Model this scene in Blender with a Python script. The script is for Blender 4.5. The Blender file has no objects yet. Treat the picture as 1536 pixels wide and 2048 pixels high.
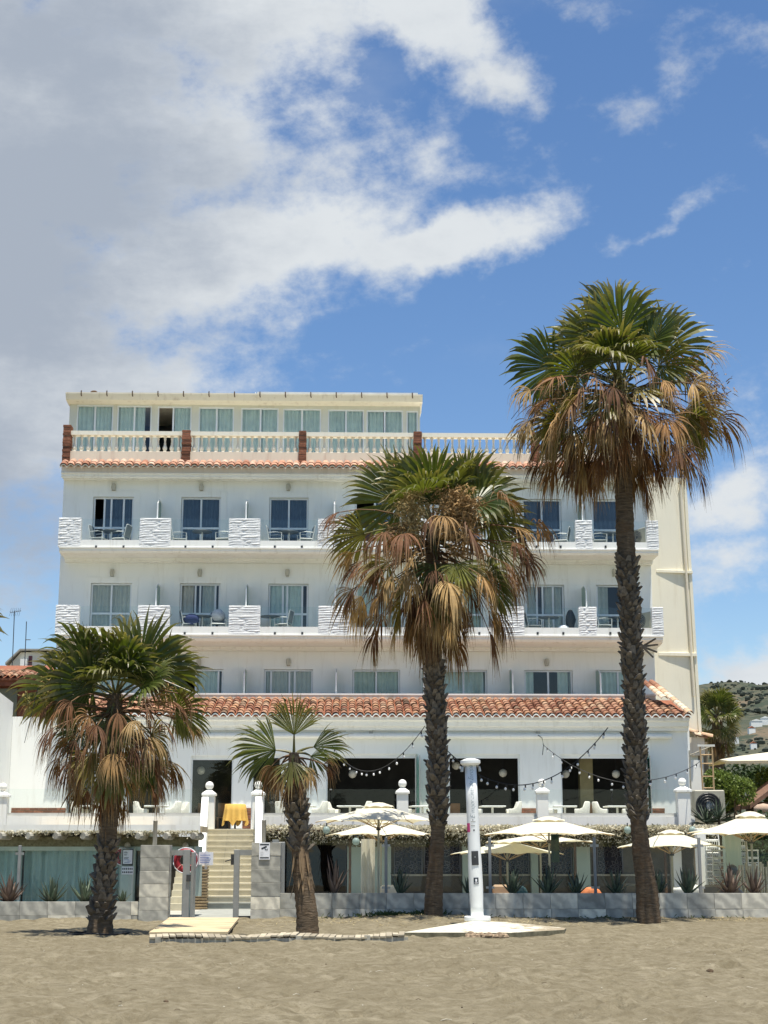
import bpy, math, random
from math import sin, cos, tan, atan, atan2, pi, radians as R, sqrt
from mathutils import Vector, Matrix, noise
random.seed(7)
S = bpy.context.scene
COL = S.collection

# ---------------------------------------------------------------- camera, sky, sun, exposure
F = 3076.0
PITCH = R(12.39)
CAMZ = 1.6
cam = bpy.data.cameras.new('camera'); camo = bpy.data.objects.new('camera', cam); COL.objects.link(camo)
camo.location = (0, 0, CAMZ); camo.rotation_euler = (R(90) + PITCH, 0, 0)
cam.sensor_fit = 'VERTICAL'; cam.sensor_height = 36.0; cam.lens = 36.0 * F / 2048.0
cam.clip_start = 0.1; cam.clip_end = 20000
S.camera = camo
S.render.resolution_x, S.render.resolution_y = 768, 1024

SUN = Vector((0.065, -0.185, 0.98)).normalized()
sun = bpy.data.lights.new('sun', 'SUN'); suno = bpy.data.objects.new('sun', sun); COL.objects.link(suno)
suno.rotation_euler = SUN.to_track_quat('Z', 'Y').to_euler()
sun.energy = 4.8; sun.angle = R(0.55); sun.color = (1.0, 0.94, 0.84)

W = bpy.data.worlds.new('World'); S.world = W; W.use_nodes = True
WN = W.node_tree.nodes; WL = W.node_tree.links; WN.clear()
def wn(t, **k):
    n = WN.new(t)
    for a, b in k.items(): setattr(n, a, b)
    return n
def wmath(op, a, b=None, c=None, clamp=False):
    n = wn('ShaderNodeMath', operation=op); n.use_clamp = clamp
    for i, v in enumerate((a, b, c)):
        if v is None: continue
        if isinstance(v, (int, float)): n.inputs[i].default_value = v
        else: WL.new(v, n.inputs[i])
    return n.outputs[0]
def wmix(f, a, b):
    n = wn('ShaderNodeMix', data_type='RGBA')
    for s, v in ((n.inputs[0], f), (n.inputs[6], a), (n.inputs[7], b)):
        if isinstance(v, (int, float)): s.default_value = v
        elif isinstance(v, tuple): s.default_value = (*v, 1)
        else: WL.new(v, s)
    return n.outputs[2]
def wsmooth(v, lo, hi):
    n = wn('ShaderNodeMapRange', interpolation_type='SMOOTHSTEP')
    WL.new(v, n.inputs[0]); n.inputs[1].default_value = lo; n.inputs[2].default_value = hi
    return n.outputs[0]
def build_sky():
    sky = wn('ShaderNodeTexSky', sky_type='NISHITA'); sky.sun_disc = False
    sky.sun_elevation = math.asin(SUN.z); sky.sun_rotation = pi - atan2(SUN.x, -SUN.y)
    sky.air_density = 1.0; sky.dust_density = 0.25; sky.ozone_density = 2.2
    hs = wn('ShaderNodeHueSaturation'); hs.inputs['Hue'].default_value = 0.503
    hs.inputs['Saturation'].default_value = 1.16; hs.inputs['Value'].default_value = 0.92
    WL.new(sky.outputs[0], hs.inputs['Color'])
    tc = wn('ShaderNodeTexCoord'); sp = wn('ShaderNodeSeparateXYZ'); WL.new(tc.outputs['Generated'], sp.inputs[0])
    az = wmath('ARCTAN2', sp.outputs[0], sp.outputs[1])
    el = wmath('ARCSINE', wmath('MINIMUM', wmath('MAXIMUM', sp.outputs[2], -1.0), 1.0))
    cb = wn('ShaderNodeCombineXYZ'); WL.new(az, cb.inputs[0]); WL.new(el, cb.inputs[1])
    def nz(scale, detail, rough, off=(0, 0, 0), stretch=(1, 1, 1), rot=0):
        m = wn('ShaderNodeMapping'); WL.new(cb.outputs[0], m.inputs[0]); m.inputs['Location'].default_value = off
        m.inputs['Scale'].default_value = stretch; m.inputs['Rotation'].default_value = (0, 0, rot)
        n = wn('ShaderNodeTexNoise'); n.inputs['Scale'].default_value = scale; n.inputs['Detail'].default_value = detail
        n.inputs['Roughness'].default_value = rough; WL.new(m.outputs[0], n.inputs['Vector'])
        return n
    warp = nz(7, 6, 0.6)
    v1 = wn('ShaderNodeVectorMath', operation='SUBTRACT'); WL.new(warp.outputs['Color'], v1.inputs[0]); v1.inputs[1].default_value = (.5, .5, .5)
    v2 = wn('ShaderNodeVectorMath', operation='MULTIPLY_ADD'); WL.new(v1.outputs[0], v2.inputs[0]); v2.inputs[1].default_value = (.14, .10, 0)
    WL.new(cb.outputs[0], v2.inputs[2])
    def blob(px, py, rx, ry, rot=0, gain=1.0):
        u, v = (px - 768) / F, (1024 - py) / F
        y = cos(PITCH) - v * sin(PITCH); z = sin(PITCH) + v * cos(PITCH)
        a = atan2(u, y); e = atan2(z, sqrt(u * u + y * y))
        m = wn('ShaderNodeMapping', vector_type='TEXTURE'); WL.new(v2.outputs[0], m.inputs[0])
        m.inputs['Location'].default_value = (a, e, 0); m.inputs['Rotation'].default_value = (0, 0, rot)
        m.inputs['Scale'].default_value = (rx / F, ry / F, 1)
        g = wn('ShaderNodeTexGradient', gradient_type='SPHERICAL'); WL.new(m.outputs[0], g.inputs[0])
        return wmath('MULTIPLY', g.outputs[1], gain) if gain != 1.0 else g.outputs[1]
    bl = [blob(-420, 420, 1420, 1050, R(38)), blob(20, 260, 980, 600, R(30)), blob(500, 500, 700, 230, R(16)), blob(880, 470, 430, 100, R(15), .95),
          blob(400, -140, 680, 400, R(-20)), blob(830, 40, 420, 130, R(-30), .85), blob(980, 170, 200, 70, R(-30), .6),
          blob(1500, 1400, 260, 150, R(35)), blob(1480, 960, 330, 120, R(25), .7), blob(1300, 435, 340, 42, R(28), .33),
          blob(1380, 150, 430, 70, R(14), .30), blob(110, 780, 520, 430, 0, 1.05), blob(-350, 1150, 500, 320, 0, .9),
          blob(1450, 1130, 260, 110, R(10), .55), blob(850, 330, 460, 90, R(4), .42), blob(2100, 700, 700, 300, R(20), .9)]
    mx = bl[0]
    for b in bl[1:]:
        n = wn('ShaderNodeMath', operation='SMOOTH_MAX'); WL.new(mx, n.inputs[0]); WL.new(b, n.inputs[1]); n.inputs[2].default_value = .12
        mx = n.outputs[0]
    fine = nz(16, 12, 0.62, (3.1, 1.7, 0), (1, 1.5, 1), R(-20))
    big = nz(3.2, 8, 0.55, (8.3, 2.2, 0), (1, 1.8, 1))
    # scattered cloud everywhere (the sky behind the camera too)
    gen = wsmooth(big.outputs[0], 0.50, 0.80)
    d = wmath('ADD', mx, wmath('MULTIPLY', wmath('SUBTRACT', fine.outputs[0], 0.5), 1.25))
    d = wmath('ADD', d, wmath('MULTIPLY', wmath('SUBTRACT', big.outputs[0], 0.5), 0.25))
    den = wsmooth(d, 0.12, 0.62)
    thin = wmath('MULTIPLY', gen, 0.35)
    den = wmath('MAXIMUM', den, thin)
    hor = wsmooth(el, -0.02, 0.05)
    den = wmath('MULTIPLY', den, hor)
    gn = nz(6.5, 10, 0.64, (1.2, 5.5, 0), (.6, 1.9, 1), R(-32))
    gb = wmath('MAXIMUM', blob(60, 420, 620, 560, R(20)), wmath('MAXIMUM', blob(-60, 1000, 600, 420, 0, .75), blob(150, 60, 520, 300, 0, .9)))
    thick = wsmooth(wmath('ADD', wmath('MULTIPLY', gb, .85), wmath('MULTIPLY', wmath('ADD', wmath('MULTIPLY', gn.outputs[0], .6), wmath('MULTIPLY', fine.outputs[0], .4)), 1.5)), 0.70, 1.40)
    cc = wmix(thick, (4.75, 5.0, 5.2), (2.55, 2.9, 3.45))
    c = wmix(den, hs.outputs[0], cc)
    bg = wn('ShaderNodeBackground'); bg.inputs['Strength'].default_value = 0.10
    WL.new(c, bg.inputs[0])
    out = wn('ShaderNodeOutputWorld'); WL.new(bg.outputs[0], out.inputs[0])
build_sky()
S.view_settings.view_transform = 'Standard'; S.view_settings.look = 'None'
S.view_settings.exposure = 0.64; S.view_settings.gamma = 1.0; S.view_settings.use_curve_mapping = False
S.render.engine = 'CYCLES'
S.cycles.max_bounces = 8; S.cycles.transparent_max_bounces = 16; S.cycles.caustics_reflective = False; S.cycles.caustics_refractive = False

# ---------------------------------------------------------------- measuring: a pixel of the photograph at a known distance -> a point of the place
YAW = R(1.35)                    # the hotel front is turned this much from the view axis
def at(px, py, Y, yaw=0.0):
    u, v = (px - 768) / F, (1024 - py) / F
    d = Vector((u, cos(PITCH) - v * sin(PITCH), sin(PITCH) + v * cos(PITCH)))
    if yaw: d = Matrix.Rotation(-yaw, 3, 'Z') @ d
    t = Y / d.y
    return Vector((d.x * t, Y, CAMZ + d.z * t))
def hb(px, py, D): return at(px, py, D, YAW)     # in the hotel's own frame (root turned by YAW about the origin)
RZ = Matrix.Rotation(YAW, 4, 'Z')

# ---------------------------------------------------------------- mesh helpers
class MB:
    def __init__(s): s.v = []; s.f = []; s.a = []
    def add(s, vs, fs):
        n = len(s.v); s.v.extend([tuple(p) for p in vs]); s.f.extend([tuple(i + n for i in f) for f in fs]); return n
    def box(s, x0, y0, z0, x1, y1, z1):
        s.add([(x0,y0,z0),(x1,y0,z0),(x1,y1,z0),(x0,y1,z0),(x0,y0,z1),(x1,y0,z1),(x1,y1,z1),(x0,y1,z1)],
              [(0,3,2,1),(4,5,6,7),(0,1,5,4),(1,2,6,5),(2,3,7,6),(3,0,4,7)]); return s
    def bevbox(s, x0, y0, z0, x1, y1, z1, b=0.01):
        # box with chamfered front/vertical/top edges: an inset prism
        vs = []
        for z, i in ((z0, b), (z0 + b, 0), (z1 - b, 0), (z1, b)):
            vs += [(x0+i+ (b if not i else 0), y0+i, z), (x1-i-(b if not i else 0), y0+i, z), (x1-i, y0+i+(b if not i else 0), z), (x1-i, y1-i, z), (x0+i, y1-i, z), (x0+i, y0+i+(b if not i else 0), z)]
        fs = [tuple(range(5, -1, -1)), tuple(range(18, 24))]
        for k in range(3):
            for j in range(6):
                fs.append((k*6+j, k*6+(j+1)%6, k*6+6+(j+1)%6, k*6+6+j))
        s.add(vs, fs); return s
    def prism(s, poly, x0, x1, axis='x'):
        # poly of (a,b) swept along axis
        n = len(poly)
        if axis == 'x': vs = [(x0, a, b) for a, b in poly] + [(x1, a, b) for a, b in poly]
        elif axis == 'y': vs = [(a, x0, b) for a, b in poly] + [(a, x1, b) for a, b in poly]
        else: vs = [(a, b, x0) for a, b in poly] + [(a, b, x1) for a, b in poly]
        fs = [tuple(range(n)), tuple(range(2*n-1, n-1, -1))] + [((i+1)%n, i, n+i, n+(i+1)%n) for i in range(n)]
        s.add(vs, fs); return s
    def tube(s, pts, r, n=6, cap=True):
        pts = [Vector(p) for p in pts]; rr = r if isinstance(r, (list, tuple)) else [r] * len(pts)
        base = len(s.v); up = None
        for i, p in enumerate(pts):
            t = (pts[min(i+1, len(pts)-1)] - pts[max(i-1, 0)])
            if t.length < 1e-9: t = Vector((0,0,1))
            t.normalize()
            a = Vector((0,0,1)) if abs(t.z) < .9 else Vector((0,1,0))
            x = t.cross(a).normalized(); y = t.cross(x).normalized()
            if t.z < 0 and abs(t.z) >= .9: y = -y
            for k in range(n):
                q = p + (x * cos(2*pi*k/n) + y * sin(2*pi*k/n)) * rr[i]; s.v.append(tuple(q))
        for i in range(len(pts)-1):
            for k in range(n):
                a0 = base+i*n+k; a1 = base+i*n+(k+1)%n
                s.f.append((a0, a1, a1+n, a0+n))
        if cap:
            s.f.append(tuple(base+k for k in range(n-1, -1, -1))); m = base+(len(pts)-1)*n
            s.f.append(tuple(m+k for k in range(n)))
        return s
    def lathe(s, prof, n=12, c=(0,0,0)):
        base = len(s.v)
        for r, z in prof:
            for k in range(n): s.v.append((c[0]+r*cos(2*pi*k/n), c[1]+r*sin(2*pi*k/n), c[2]+z))
        for i in range(len(prof)-1):
            for k in range(n):
                a0 = base+i*n+k; a1 = base+i*n+(k+1)%n
                s.f.append((a0, a1, a1+n, a0+n))
        s.f.append(tuple(base+k for k in range(n-1, -1, -1))); m = base+(len(prof)-1)*n
        s.f.append(tuple(m+k for k in range(n))); return s
    def ball(s, c, r, n=10, sq=1.0):
        pr = [(max(.001, r*sin(pi*i/(n//2+1))), -r*sq*cos(pi*i/(n//2+1))) for i in range(n//2+2)]
        return s.lathe(pr, n, c)
    def quad(s, a, b, c, d): s.add([a,b,c,d], [(0,1,2,3)]); return s
    def mesh(s, name, mat, smooth=False, attr=None):
        m = bpy.data.meshes.new(name); m.from_pydata(s.v, [], s.f)
        if mat: m.materials.append(mat)
        if smooth: m.shade_smooth()
        if attr:
            at_ = m.attributes.new('t', 'FLOAT', 'POINT'); at_.data.foreach_set('value', attr)
        m.update(); return m
    def build(s, name, mat, parent=None, smooth=False, loc=None, rot=None, attr=None):
        o = bpy.data.objects.new(name, s.mesh(name, mat, smooth, attr)); COL.objects.link(o)
        if parent: o.parent = parent
        if loc is not None: o.location = loc
        if rot is not None: o.rotation_euler = rot
        return o
def inst(name, mesh, parent=None, loc=(0,0,0), rot=(0,0,0), scale=None):
    o = bpy.data.objects.new(name, mesh); COL.objects.link(o); o.location = loc; o.rotation_euler = rot
    if scale is not None: o.scale = scale
    if parent: o.parent = parent
    return o
def tag(o, label=None, cat=None, group=None, kind=None):
    if label: o['label'] = label
    if cat: o['category'] = cat
    if group: o['group'] = group
    if kind: o['kind'] = kind
    return o
def thing(name, label, cat, loc=(0,0,0), rotz=0.0, group=None):
    o = bpy.data.objects.new(name, None); COL.objects.link(o); o.location = loc; o.rotation_euler = (0,0,rotz)
    o.empty_display_size = .2
    return tag(o, label, cat, group)
def kids(o): return [c for c in o.children]
def dup(root, label, loc=None, rotz=None, group=None, parent=None):
    def cp(o, par):
        c = o.copy(); COL.objects.link(c)
        if par: c.parent = par
        for ch in kids(o): cp(ch, c)
        return c
    r = cp(root, parent)
    if label: r['label'] = label
    if loc is not None: r.location = loc
    if rotz is not None: r.rotation_euler = (0,0,rotz)
    if group: r['group'] = group
    return r
def hloc(p): return RZ @ Vector(p)          # hotel frame -> world

# ---------------------------------------------------------------- materials
MATS = {}
class NT:
    def __init__(s, name):
        s.m = bpy.data.materials.new(name); s.m.use_nodes = True; s.n = s.m.node_tree.nodes; s.l = s.m.node_tree.links; s.n.clear()
        s.out = s.n.new('ShaderNodeOutputMaterial'); MATS[name] = s.m
        s.tc = s.n.new('ShaderNodeTexCoord'); s.oi = s.n.new('ShaderNodeObjectInfo')
    def set(s, sock, v):
        if isinstance(v, (int, float)): sock.default_value = v
        elif isinstance(v, tuple): sock.default_value = (*v, 1) if len(v) == 3 and sock.type == 'RGBA' else v
        else: s.l.new(v, sock)
    def math(s, op, a, b=None):
        n = s.n.new('ShaderNodeMath'); n.operation = op
        s.set(n.inputs[0], a)
        if b is not None: s.set(n.inputs[1], b)
        return n.outputs[0]
    def coord(s, scale=(1,1,1), jitter=0.0, world=False):
        if world: src = s.n.new('ShaderNodeNewGeometry').outputs['Position']
        else: src = s.tc.outputs['Object']
        m = s.n.new('ShaderNodeMapping'); s.l.new(src, m.inputs[0]); m.inputs['Scale'].default_value = scale
        if jitter:
            c = s.n.new('ShaderNodeCombineXYZ'); k = s.math('MULTIPLY', s.oi.outputs['Random'], jitter)
            for i in range(3): s.l.new(k, c.inputs[i])
            s.l.new(c.outputs[0], m.inputs['Location'])
        return m.outputs[0]
    def noise(s, vec, scale, detail=4, rough=.55, dist=0):
        n = s.n.new('ShaderNodeTexNoise'); s.l.new(vec, n.inputs['Vector']); n.inputs['Scale'].default_value = scale
        n.inputs['Detail'].default_value = detail; n.inputs['Roughness'].default_value = rough; n.inputs['Distortion'].default_value = dist
        return n.outputs[0]
    def ramp(s, v, *stops):
        n = s.n.new('ShaderNodeValToRGB'); s.l.new(v, n.inputs[0]); e = n.color_ramp.elements
        while len(e) < len(stops): e.new(.5)
        for i, (p, c) in enumerate(stops): e[i].position = p; e[i].color = (*c, 1)
        return n.outputs[0]
    def step(s, v, lo, hi):
        n = s.n.new('ShaderNodeMapRange'); n.interpolation_type = 'SMOOTHSTEP'; s.l.new(v, n.inputs[0])
        n.inputs[1].default_value = lo; n.inputs[2].default_value = hi; return n.outputs[0]
    def mix(s, f, a, b, mode='MIX'):
        n = s.n.new('ShaderNodeMix'); n.data_type = 'RGBA'; n.blend_type = mode
        s.set(n.inputs[0], f); s.set(n.inputs[6], a); s.set(n.inputs[7], b); return n.outputs[2]
    def bump(s, h, strength=.3, dist=.02):
        n = s.n.new('ShaderNodeBump'); s.l.new(h, n.inputs['Height']); n.inputs['Strength'].default_value = strength
        n.inputs['Distance'].default_value = dist; return n.outputs[0]
    def bsdf(s, col, rough=.7, nrm=None, metal=0.0, spec=.3, **kw):
        b = s.n.new('ShaderNodeBsdfPrincipled'); s.set(b.inputs['Base Color'], col); s.set(b.inputs['Roughness'], rough)
        b.inputs['Metallic'].default_value = metal; b.inputs['Specular IOR Level'].default_value = spec
        if nrm is not None: s.l.new(nrm, b.inputs['Normal'])
        return b.outputs[0]
    def done(s, sh): s.l.new(sh, s.out.inputs[0]); return s.m
    def attr(s, name='t'):
        n = s.n.new('ShaderNodeAttribute'); n.attribute_name = name; return n.outputs['Fac']
def plain(name, col, rough=.6, var=.12, nscale=3.0, bump=.15, bscale=40, metal=0.0, spec=.3, rnd=0.0, bdist=.004, world=False):
    t = NT(name); c = t.coord(jitter=0 if world else 30.0, world=world)
    n = t.noise(c, nscale, 6, .6)
    lo = tuple(x * (1 - var) for x in col); hi = tuple(min(1, x * (1 + var)) for x in col)
    k = t.ramp(n, (.3, lo), (.7, hi))
    if rnd:
        k = t.mix(1.0, k, t.ramp(t.oi.outputs['Random'], (0, (1-rnd,)*3), (1, (1+rnd*.4,)*3)), 'MULTIPLY')
    nb = t.bump(t.noise(c, bscale, 4, .6), bump, bdist)
    return t.done(t.bsdf(k, rough, nb, metal, spec))
def stucco(name, col, stain, amt=.35, bs=55):
    t = NT(name); c = t.coord(world=True)
    n1 = t.noise(c, .55, 8, .62); n2 = t.noise(t.coord((3.0, 3.0, .35), world=True), 1.6, 7, .65)
    k = t.mix(t.math('MULTIPLY', t.step(n2, .5, .78), amt), col, stain)
    k = t.mix(t.math('MULTIPLY', t.step(n1, .45, .75), amt * .6), k, tuple(x * .86 for x in col))
    nb = t.bump(t.noise(c, bs, 5, .6), .35, .006)
    return t.done(t.bsdf(k, .85, nb, 0, .2))
white = stucco('white_plaster', (.86, .865, .815), (.60, .58, .50), .40)
white2 = stucco('white_trim_paint', (.86, .86, .80), (.54, .51, .42), .5)
cream = stucco('cream_plaster', (.84, .79, .63), (.66, .58, .42), .45)
creamtrim = stucco('cream_trim', (.73, .67, .53), (.42, .33, .22), .6)
pinkplaster = stucco('pink_plaster', (.78, .68, .53), (.55, .38, .27), .6)
balcream = stucco('cream_balustrade_paint', (.84, .79, .65), (.55, .46, .34), .4)
mint = stucco('mint_plaster', (.42, .52, .47), (.62, .64, .59), .8)
stonewhite = plain('white_split_stone', (.80, .81, .79), .85, .06, 8, .6, 30, rnd=.08, bdist=.02)
brickm = plain('dark_brick', (.25, .105, .06), .9, .35, 9, .6, 60, rnd=.45, bdist=.01)
mortar = plain('old_mortar', (.42, .34, .26), .95, .2, 6, .5, 50)
ribm = plain('brown_ribbed_brick', (.25, .19, .11), .9, .3, 9, .6, 60, rnd=.3, bdist=.01)
alu = plain('white_aluminium', (.76, .78, .77), .4, .05, 2, .05, spec=.5)
greymetal = plain('grey_painted_metal', (.26, .27, .26), .45, .12, 4, .08, spec=.5)
darkmetal = plain('dark_metal', (.04, .042, .042), .4, .2, 5, .1, spec=.5)
steel = plain('brushed_steel', (.38, .38, .36), .38, .12, 3, .06, metal=.7, spec=.5)
chairmetal = plain('pale_chair_metal', (.55, .57, .55), .45, .1, 4, .05, spec=.5)
chairgrey = plain('grey_chair_fabric', (.16, .19, .20), .8, .15, 5, .1)
wicker = plain('white_wicker', (.66, .64, .55), .7, .12, 12, .8, 90, bdist=.01)
tablewhite = plain('white_table_top', (.72, .72, .67), .5, .06, 3, .05)
tabledark = plain('dark_table_top', (.05, .07, .085), .35, .15, 3, .05, spec=.5)
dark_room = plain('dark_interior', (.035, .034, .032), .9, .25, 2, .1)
room = plain('bedroom_interior', (.10, .11, .115), .9, .1, 2, .1)
curt = plain('pale_curtain', (.54, .63, .57), .9, .10, 3, .1)
curt_tan = plain('beige_curtain', (.48, .49, .43), .9, .1, 3, .1)
curt_blue = plain('shaded_blue_curtain', (.055, .085, .125), .9, .15, 3, .1)  # blue curtain, darkened in its colour for shade and glass reflection
curt_teal = plain('teal_curtain', (.30, .44, .43), .9, .12, 2, .1)
black = plain('black_plastic', (.02, .02, .02), .5, .1, 4, .05, spec=.4)
redp = plain('red_plastic', (.34, .025, .035), .5, .1, 4, .05, spec=.4)
pink = plain('pink_sticker', (.62, .07, .22), .6, .1, 20, .05)
paper = plain('white_paper', (.78, .80, .83), .8, .04, 5, .05)
ink = plain('dark_ink', (.03, .04, .05), .8, .1, 5, .02)
inkblue = plain('blue_ink', (.10, .16, .42), .8, .1, 5, .02)
yellow = plain('yellow_cloth', (.72, .45, .11), .85, .08, 6, .2, 120)
stepm = plain('cream_step_tile', (.56, .52, .40), .75, .12, 3, .25, 30, rnd=.08)
stepgrey = plain('grey_step_tile', (.30, .31, .28), .8, .15, 3, .25, 30)
pave = plain('pale_paving', (.42, .40, .35), .85, .15, 1.2, .3, 30, world=True)
conc = plain('bare_concrete', (.34, .32, .27), .9, .25, 3, .6, 25, bdist=.02)
slabwhite = plain('worn_white_paint', (.68, .67, .60), .8, .15, 2.5, .4, 22, bdist=.01)
rubble = plain('rubble_stone', (.36, .27, .18), .95, .35, 9, .8, 25, rnd=.4, bdist=.03)
plankm = plain('bleached_wood', (.42, .37, .27), .85, .2, 6, .5, 40, rnd=.3)
matm = plain('sandy_board', (.52, .42, .26), .9, .18, 2.2, .4, 26)
woodold = plain('grey_log', (.40, .38, .31), .9, .3, 10, .6, 30, rnd=.2)
wooddark = plain('dark_slat_wood', (.10, .06, .035), .8, .3, 8, .5, 40, rnd=.3)
woodbrown = plain('red_brown_timber', (.22, .075, .04), .75, .25, 4, .3, 30)
polewood = plain('bare_pole_wood', (.44, .31, .17), .85, .25, 6, .4, 30)
acm = plain('beige_air_conditioner', (.38, .36, .28), .5, .1, 4, .1)
showerm = plain('white_shower_paint', (.80, .82, .80), .45, .04, 3, .05, spec=.5)
bulbm = plain('white_bulb', (.82, .82, .80), .25, .03, 3, .02, spec=.6)
cable = plain('black_cable', (.025, .025, .025), .6, .1, 4, .05)
pebble = plain('white_pebble', (.45, .42, .34), .85, .2, 20, .4, 60)
aloem = plain('aloe_leaf', (.075, .105, .062), .5, .3, 9, .1, rnd=.35, spec=.5)
aloered = plain('brown_aloe_leaf', (.13, .09, .065), .55, .3, 9, .1, rnd=.35, spec=.5)
terra_pot = plain('brown_glazed_pot', (.11, .07, .035), .35, .3, 6, .1, spec=.5)
bluebag = plain('navy_cloth', (.02, .03, .10), .85, .2, 8, .2)
towel = plain('grey_towel', (.50, .50, .52), .9, .2, 12, .4)
orange = plain('striped_orange_cloth', (.55, .18, .07), .85, .3, 25, .2)
flowerm = plain('dry_flower_stalk', (.50, .37, .17), .9, .3, 8, .2, rnd=.15)
flowerp = plain('brown_flower_stalk', (.36, .23, .10), .9, .3, 8, .2, rnd=.15)
weed = plain('beach_weed', (.08, .11, .035), .8, .4, 6, .1)
drygrass = plain('dry_grass_straw', (.42, .34, .17), .9, .3, 6, .1)
sea_m = plain('sea_water', (.02, .09, .12), .12, .2, .05, .4, 1.2, spec=.5, bdist=.2, world=True)
deckm = plain('terrace_floor_tile', (.50, .49, .44), .7, .12, 1.0, .2, 20, world=True)

def glassmat(name, tint, ior=1.5, gloss=(1, 1, 1), rough=.015, boost=1.0):
    t = NT(name); tr = t.n.new('ShaderNodeBsdfTransparent'); tr.inputs[0].default_value = (*tint, 1)
    gl = t.n.new('ShaderNodeBsdfGlossy'); gl.inputs['Color'].default_value = (*gloss, 1); gl.inputs['Roughness'].default_value = rough
    nb = t.bump(t.noise(t.coord(world=True), 1.3, 2), .03, .05); t.l.new(nb, gl.inputs['Normal'])
    fr = t.n.new('ShaderNodeFresnel'); bf = t.n.new('ShaderNodeNewGeometry').outputs['Backfacing']
    t.l.new(t.math('ADD', t.math('MULTIPLY', bf, 1/ior-ior), ior), fr.inputs[0])
    mx = t.n.new('ShaderNodeMixShader'); t.l.new(t.math('MULTIPLY', fr.outputs[0], boost), mx.inputs[0])
    t.l.new(tr.outputs[0], mx.inputs[1]); t.l.new(gl.outputs[0], mx.inputs[2]); return t.done(mx.outputs[0])
glass = glassmat('window_glass', (.91, .95, .93), 1.5, boost=1.3)
glass_clear = glassmat('clear_guard_glass', (.965, .985, .978), 1.28, boost=1.0)
glass_green = glassmat('green_edge_glass', (.42, .66, .58), 1.5, boost=1.5)
glass_frost = None
def frosted():
    t = NT('frosted_glass'); tl = t.n.new('ShaderNodeBsdfTranslucent'); tl.inputs[0].default_value = (.5, .6, .55, 1)
    return t.done(mixsh(t, .5, tl.outputs[0], t.bsdf((.42, .52, .48), .4, None, 0, .5)))
def mixsh(t, f, a, b):
    m = t.n.new('ShaderNodeMixShader'); t.set(m.inputs[0], f); t.l.new(a, m.inputs[1]); t.l.new(b, m.inputs[2]); return m.outputs[0]
glass_frost = frosted()

def m_tile(name, stops, dirt=(.06, .045, .03), da=.5):
    t = NT(name); c = t.coord((1, 1, 1), 40.0)
    k = t.ramp(t.oi.outputs['Random'], *stops)
    n = t.noise(c, 9, 7, .65)
    k = t.mix(t.math('MULTIPLY', t.step(n, .5, .75), da), k, dirt)
    n2 = t.noise(c, 22, 5, .6)
    k = t.mix(t.math('MULTIPLY', t.step(n2, .55, .8), .35), k, (.62, .50, .34))
    return t.done(t.bsdf(k, .85, t.bump(n2, .4, .01), 0, .25))
tilem = m_tile('terracotta_tile', [(0, (.32,.165,.100)), (.2, (.39,.225,.145)), (.4, (.27,.13,.08)), (.52, (.19,.08,.05)), (.66, (.43,.24,.135)), (.8, (.10,.06,.04)), (.9, (.43,.29,.19)), (1, (.37,.215,.14))])
tilepale = m_tile('weathered_pink_tile', [(0, (.44,.22,.14)), (.3, (.54,.33,.23)), (.55, (.30,.13,.08)), (.75, (.58,.40,.30)), (1, (.38,.18,.11))], da=.6)
tilecream = m_tile('cream_ridge_tile', [(0, (.62,.50,.36)), (.4, (.66,.56,.42)), (.7, (.56,.36,.22)), (1, (.60,.48,.34))], da=.4)
tilepan = plain('dark_channel_tile', (.26, .10, .055), .9, .3, 7, .4, 40)  # dark terracotta sheet under the cover tiles, its own colour

def m_marble():
    t = NT('grey_marble'); c = t.coord((1, 1, 1), 60.0)
    w = t.n.new('ShaderNodeTexWave'); t.l.new(c, w.inputs[0]); w.inputs['Scale'].default_value = 1.6; w.inputs['Distortion'].default_value = 9
    w.inputs['Detail'].default_value = 5; w.inputs['Detail Scale'].default_value = 1.4; w.bands_direction = 'DIAGONAL'
    k = t.ramp(w.outputs[1], (0, (.40,.39,.35)), (.45, (.50,.48,.43)), (1, (.62,.60,.53)))
    n = t.noise(c, 1.5, 7, .65)
    k = t.mix(t.math('MULTIPLY', t.step(n, .45, .7), .5), k, (.25, .25, .23))
    k = t.mix(1.0, k, t.ramp(t.oi.outputs['Random'], (0, (.62,.64,.63)), (.6, (1,1,.96)), (1, (1.5,1.46,1.32))), 'MULTIPLY')
    return t.done(t.bsdf(k, .6, t.bump(t.noise(c, 40, 4), .12, .004), 0, .4))
marble = m_marble()
def m_sand():
    t = NT('beach_sand'); c = t.coord(world=True)
    a = t.noise(c, .35, 6, .6); b = t.noise(c, 3.2, 7, .65); g = t.noise(c, 60, 3, .7); g2 = t.noise(c, 170, 2, .6)
    k = t.ramp(b, (.3, (.165,.140,.088)), (.52, (.240,.208,.137)), (.72, (.325,.286,.200)))
    k = t.mix(t.math('MULTIPLY', t.step(a, .42, .68), .45), k, (.175, .148, .094))
    k = t.mix(t.math('MULTIPLY', t.step(g, .50, .72), .5), k, (.105, .088, .055))
    k = t.mix(t.math('MULTIPLY', t.step(g2, .62, .78), .5), k, (.36, .33, .25))
    m11 = t.noise(c, 9, 6, .62)
    k = t.mix(t.math('MULTIPLY', t.step(m11, .48, .64), .6), k, (.150, .124, .076))
    h = t.math('ADD', t.math('MULTIPLY', b, .8), t.math('ADD', t.math('MULTIPLY', g, .25), t.math('MULTIPLY', t.noise(c, 11, 5, .6), .5)))
    return t.done(t.bsdf(k, .95, t.bump(h, 1.0, .09), 0, .1))
sand = m_sand()
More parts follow.
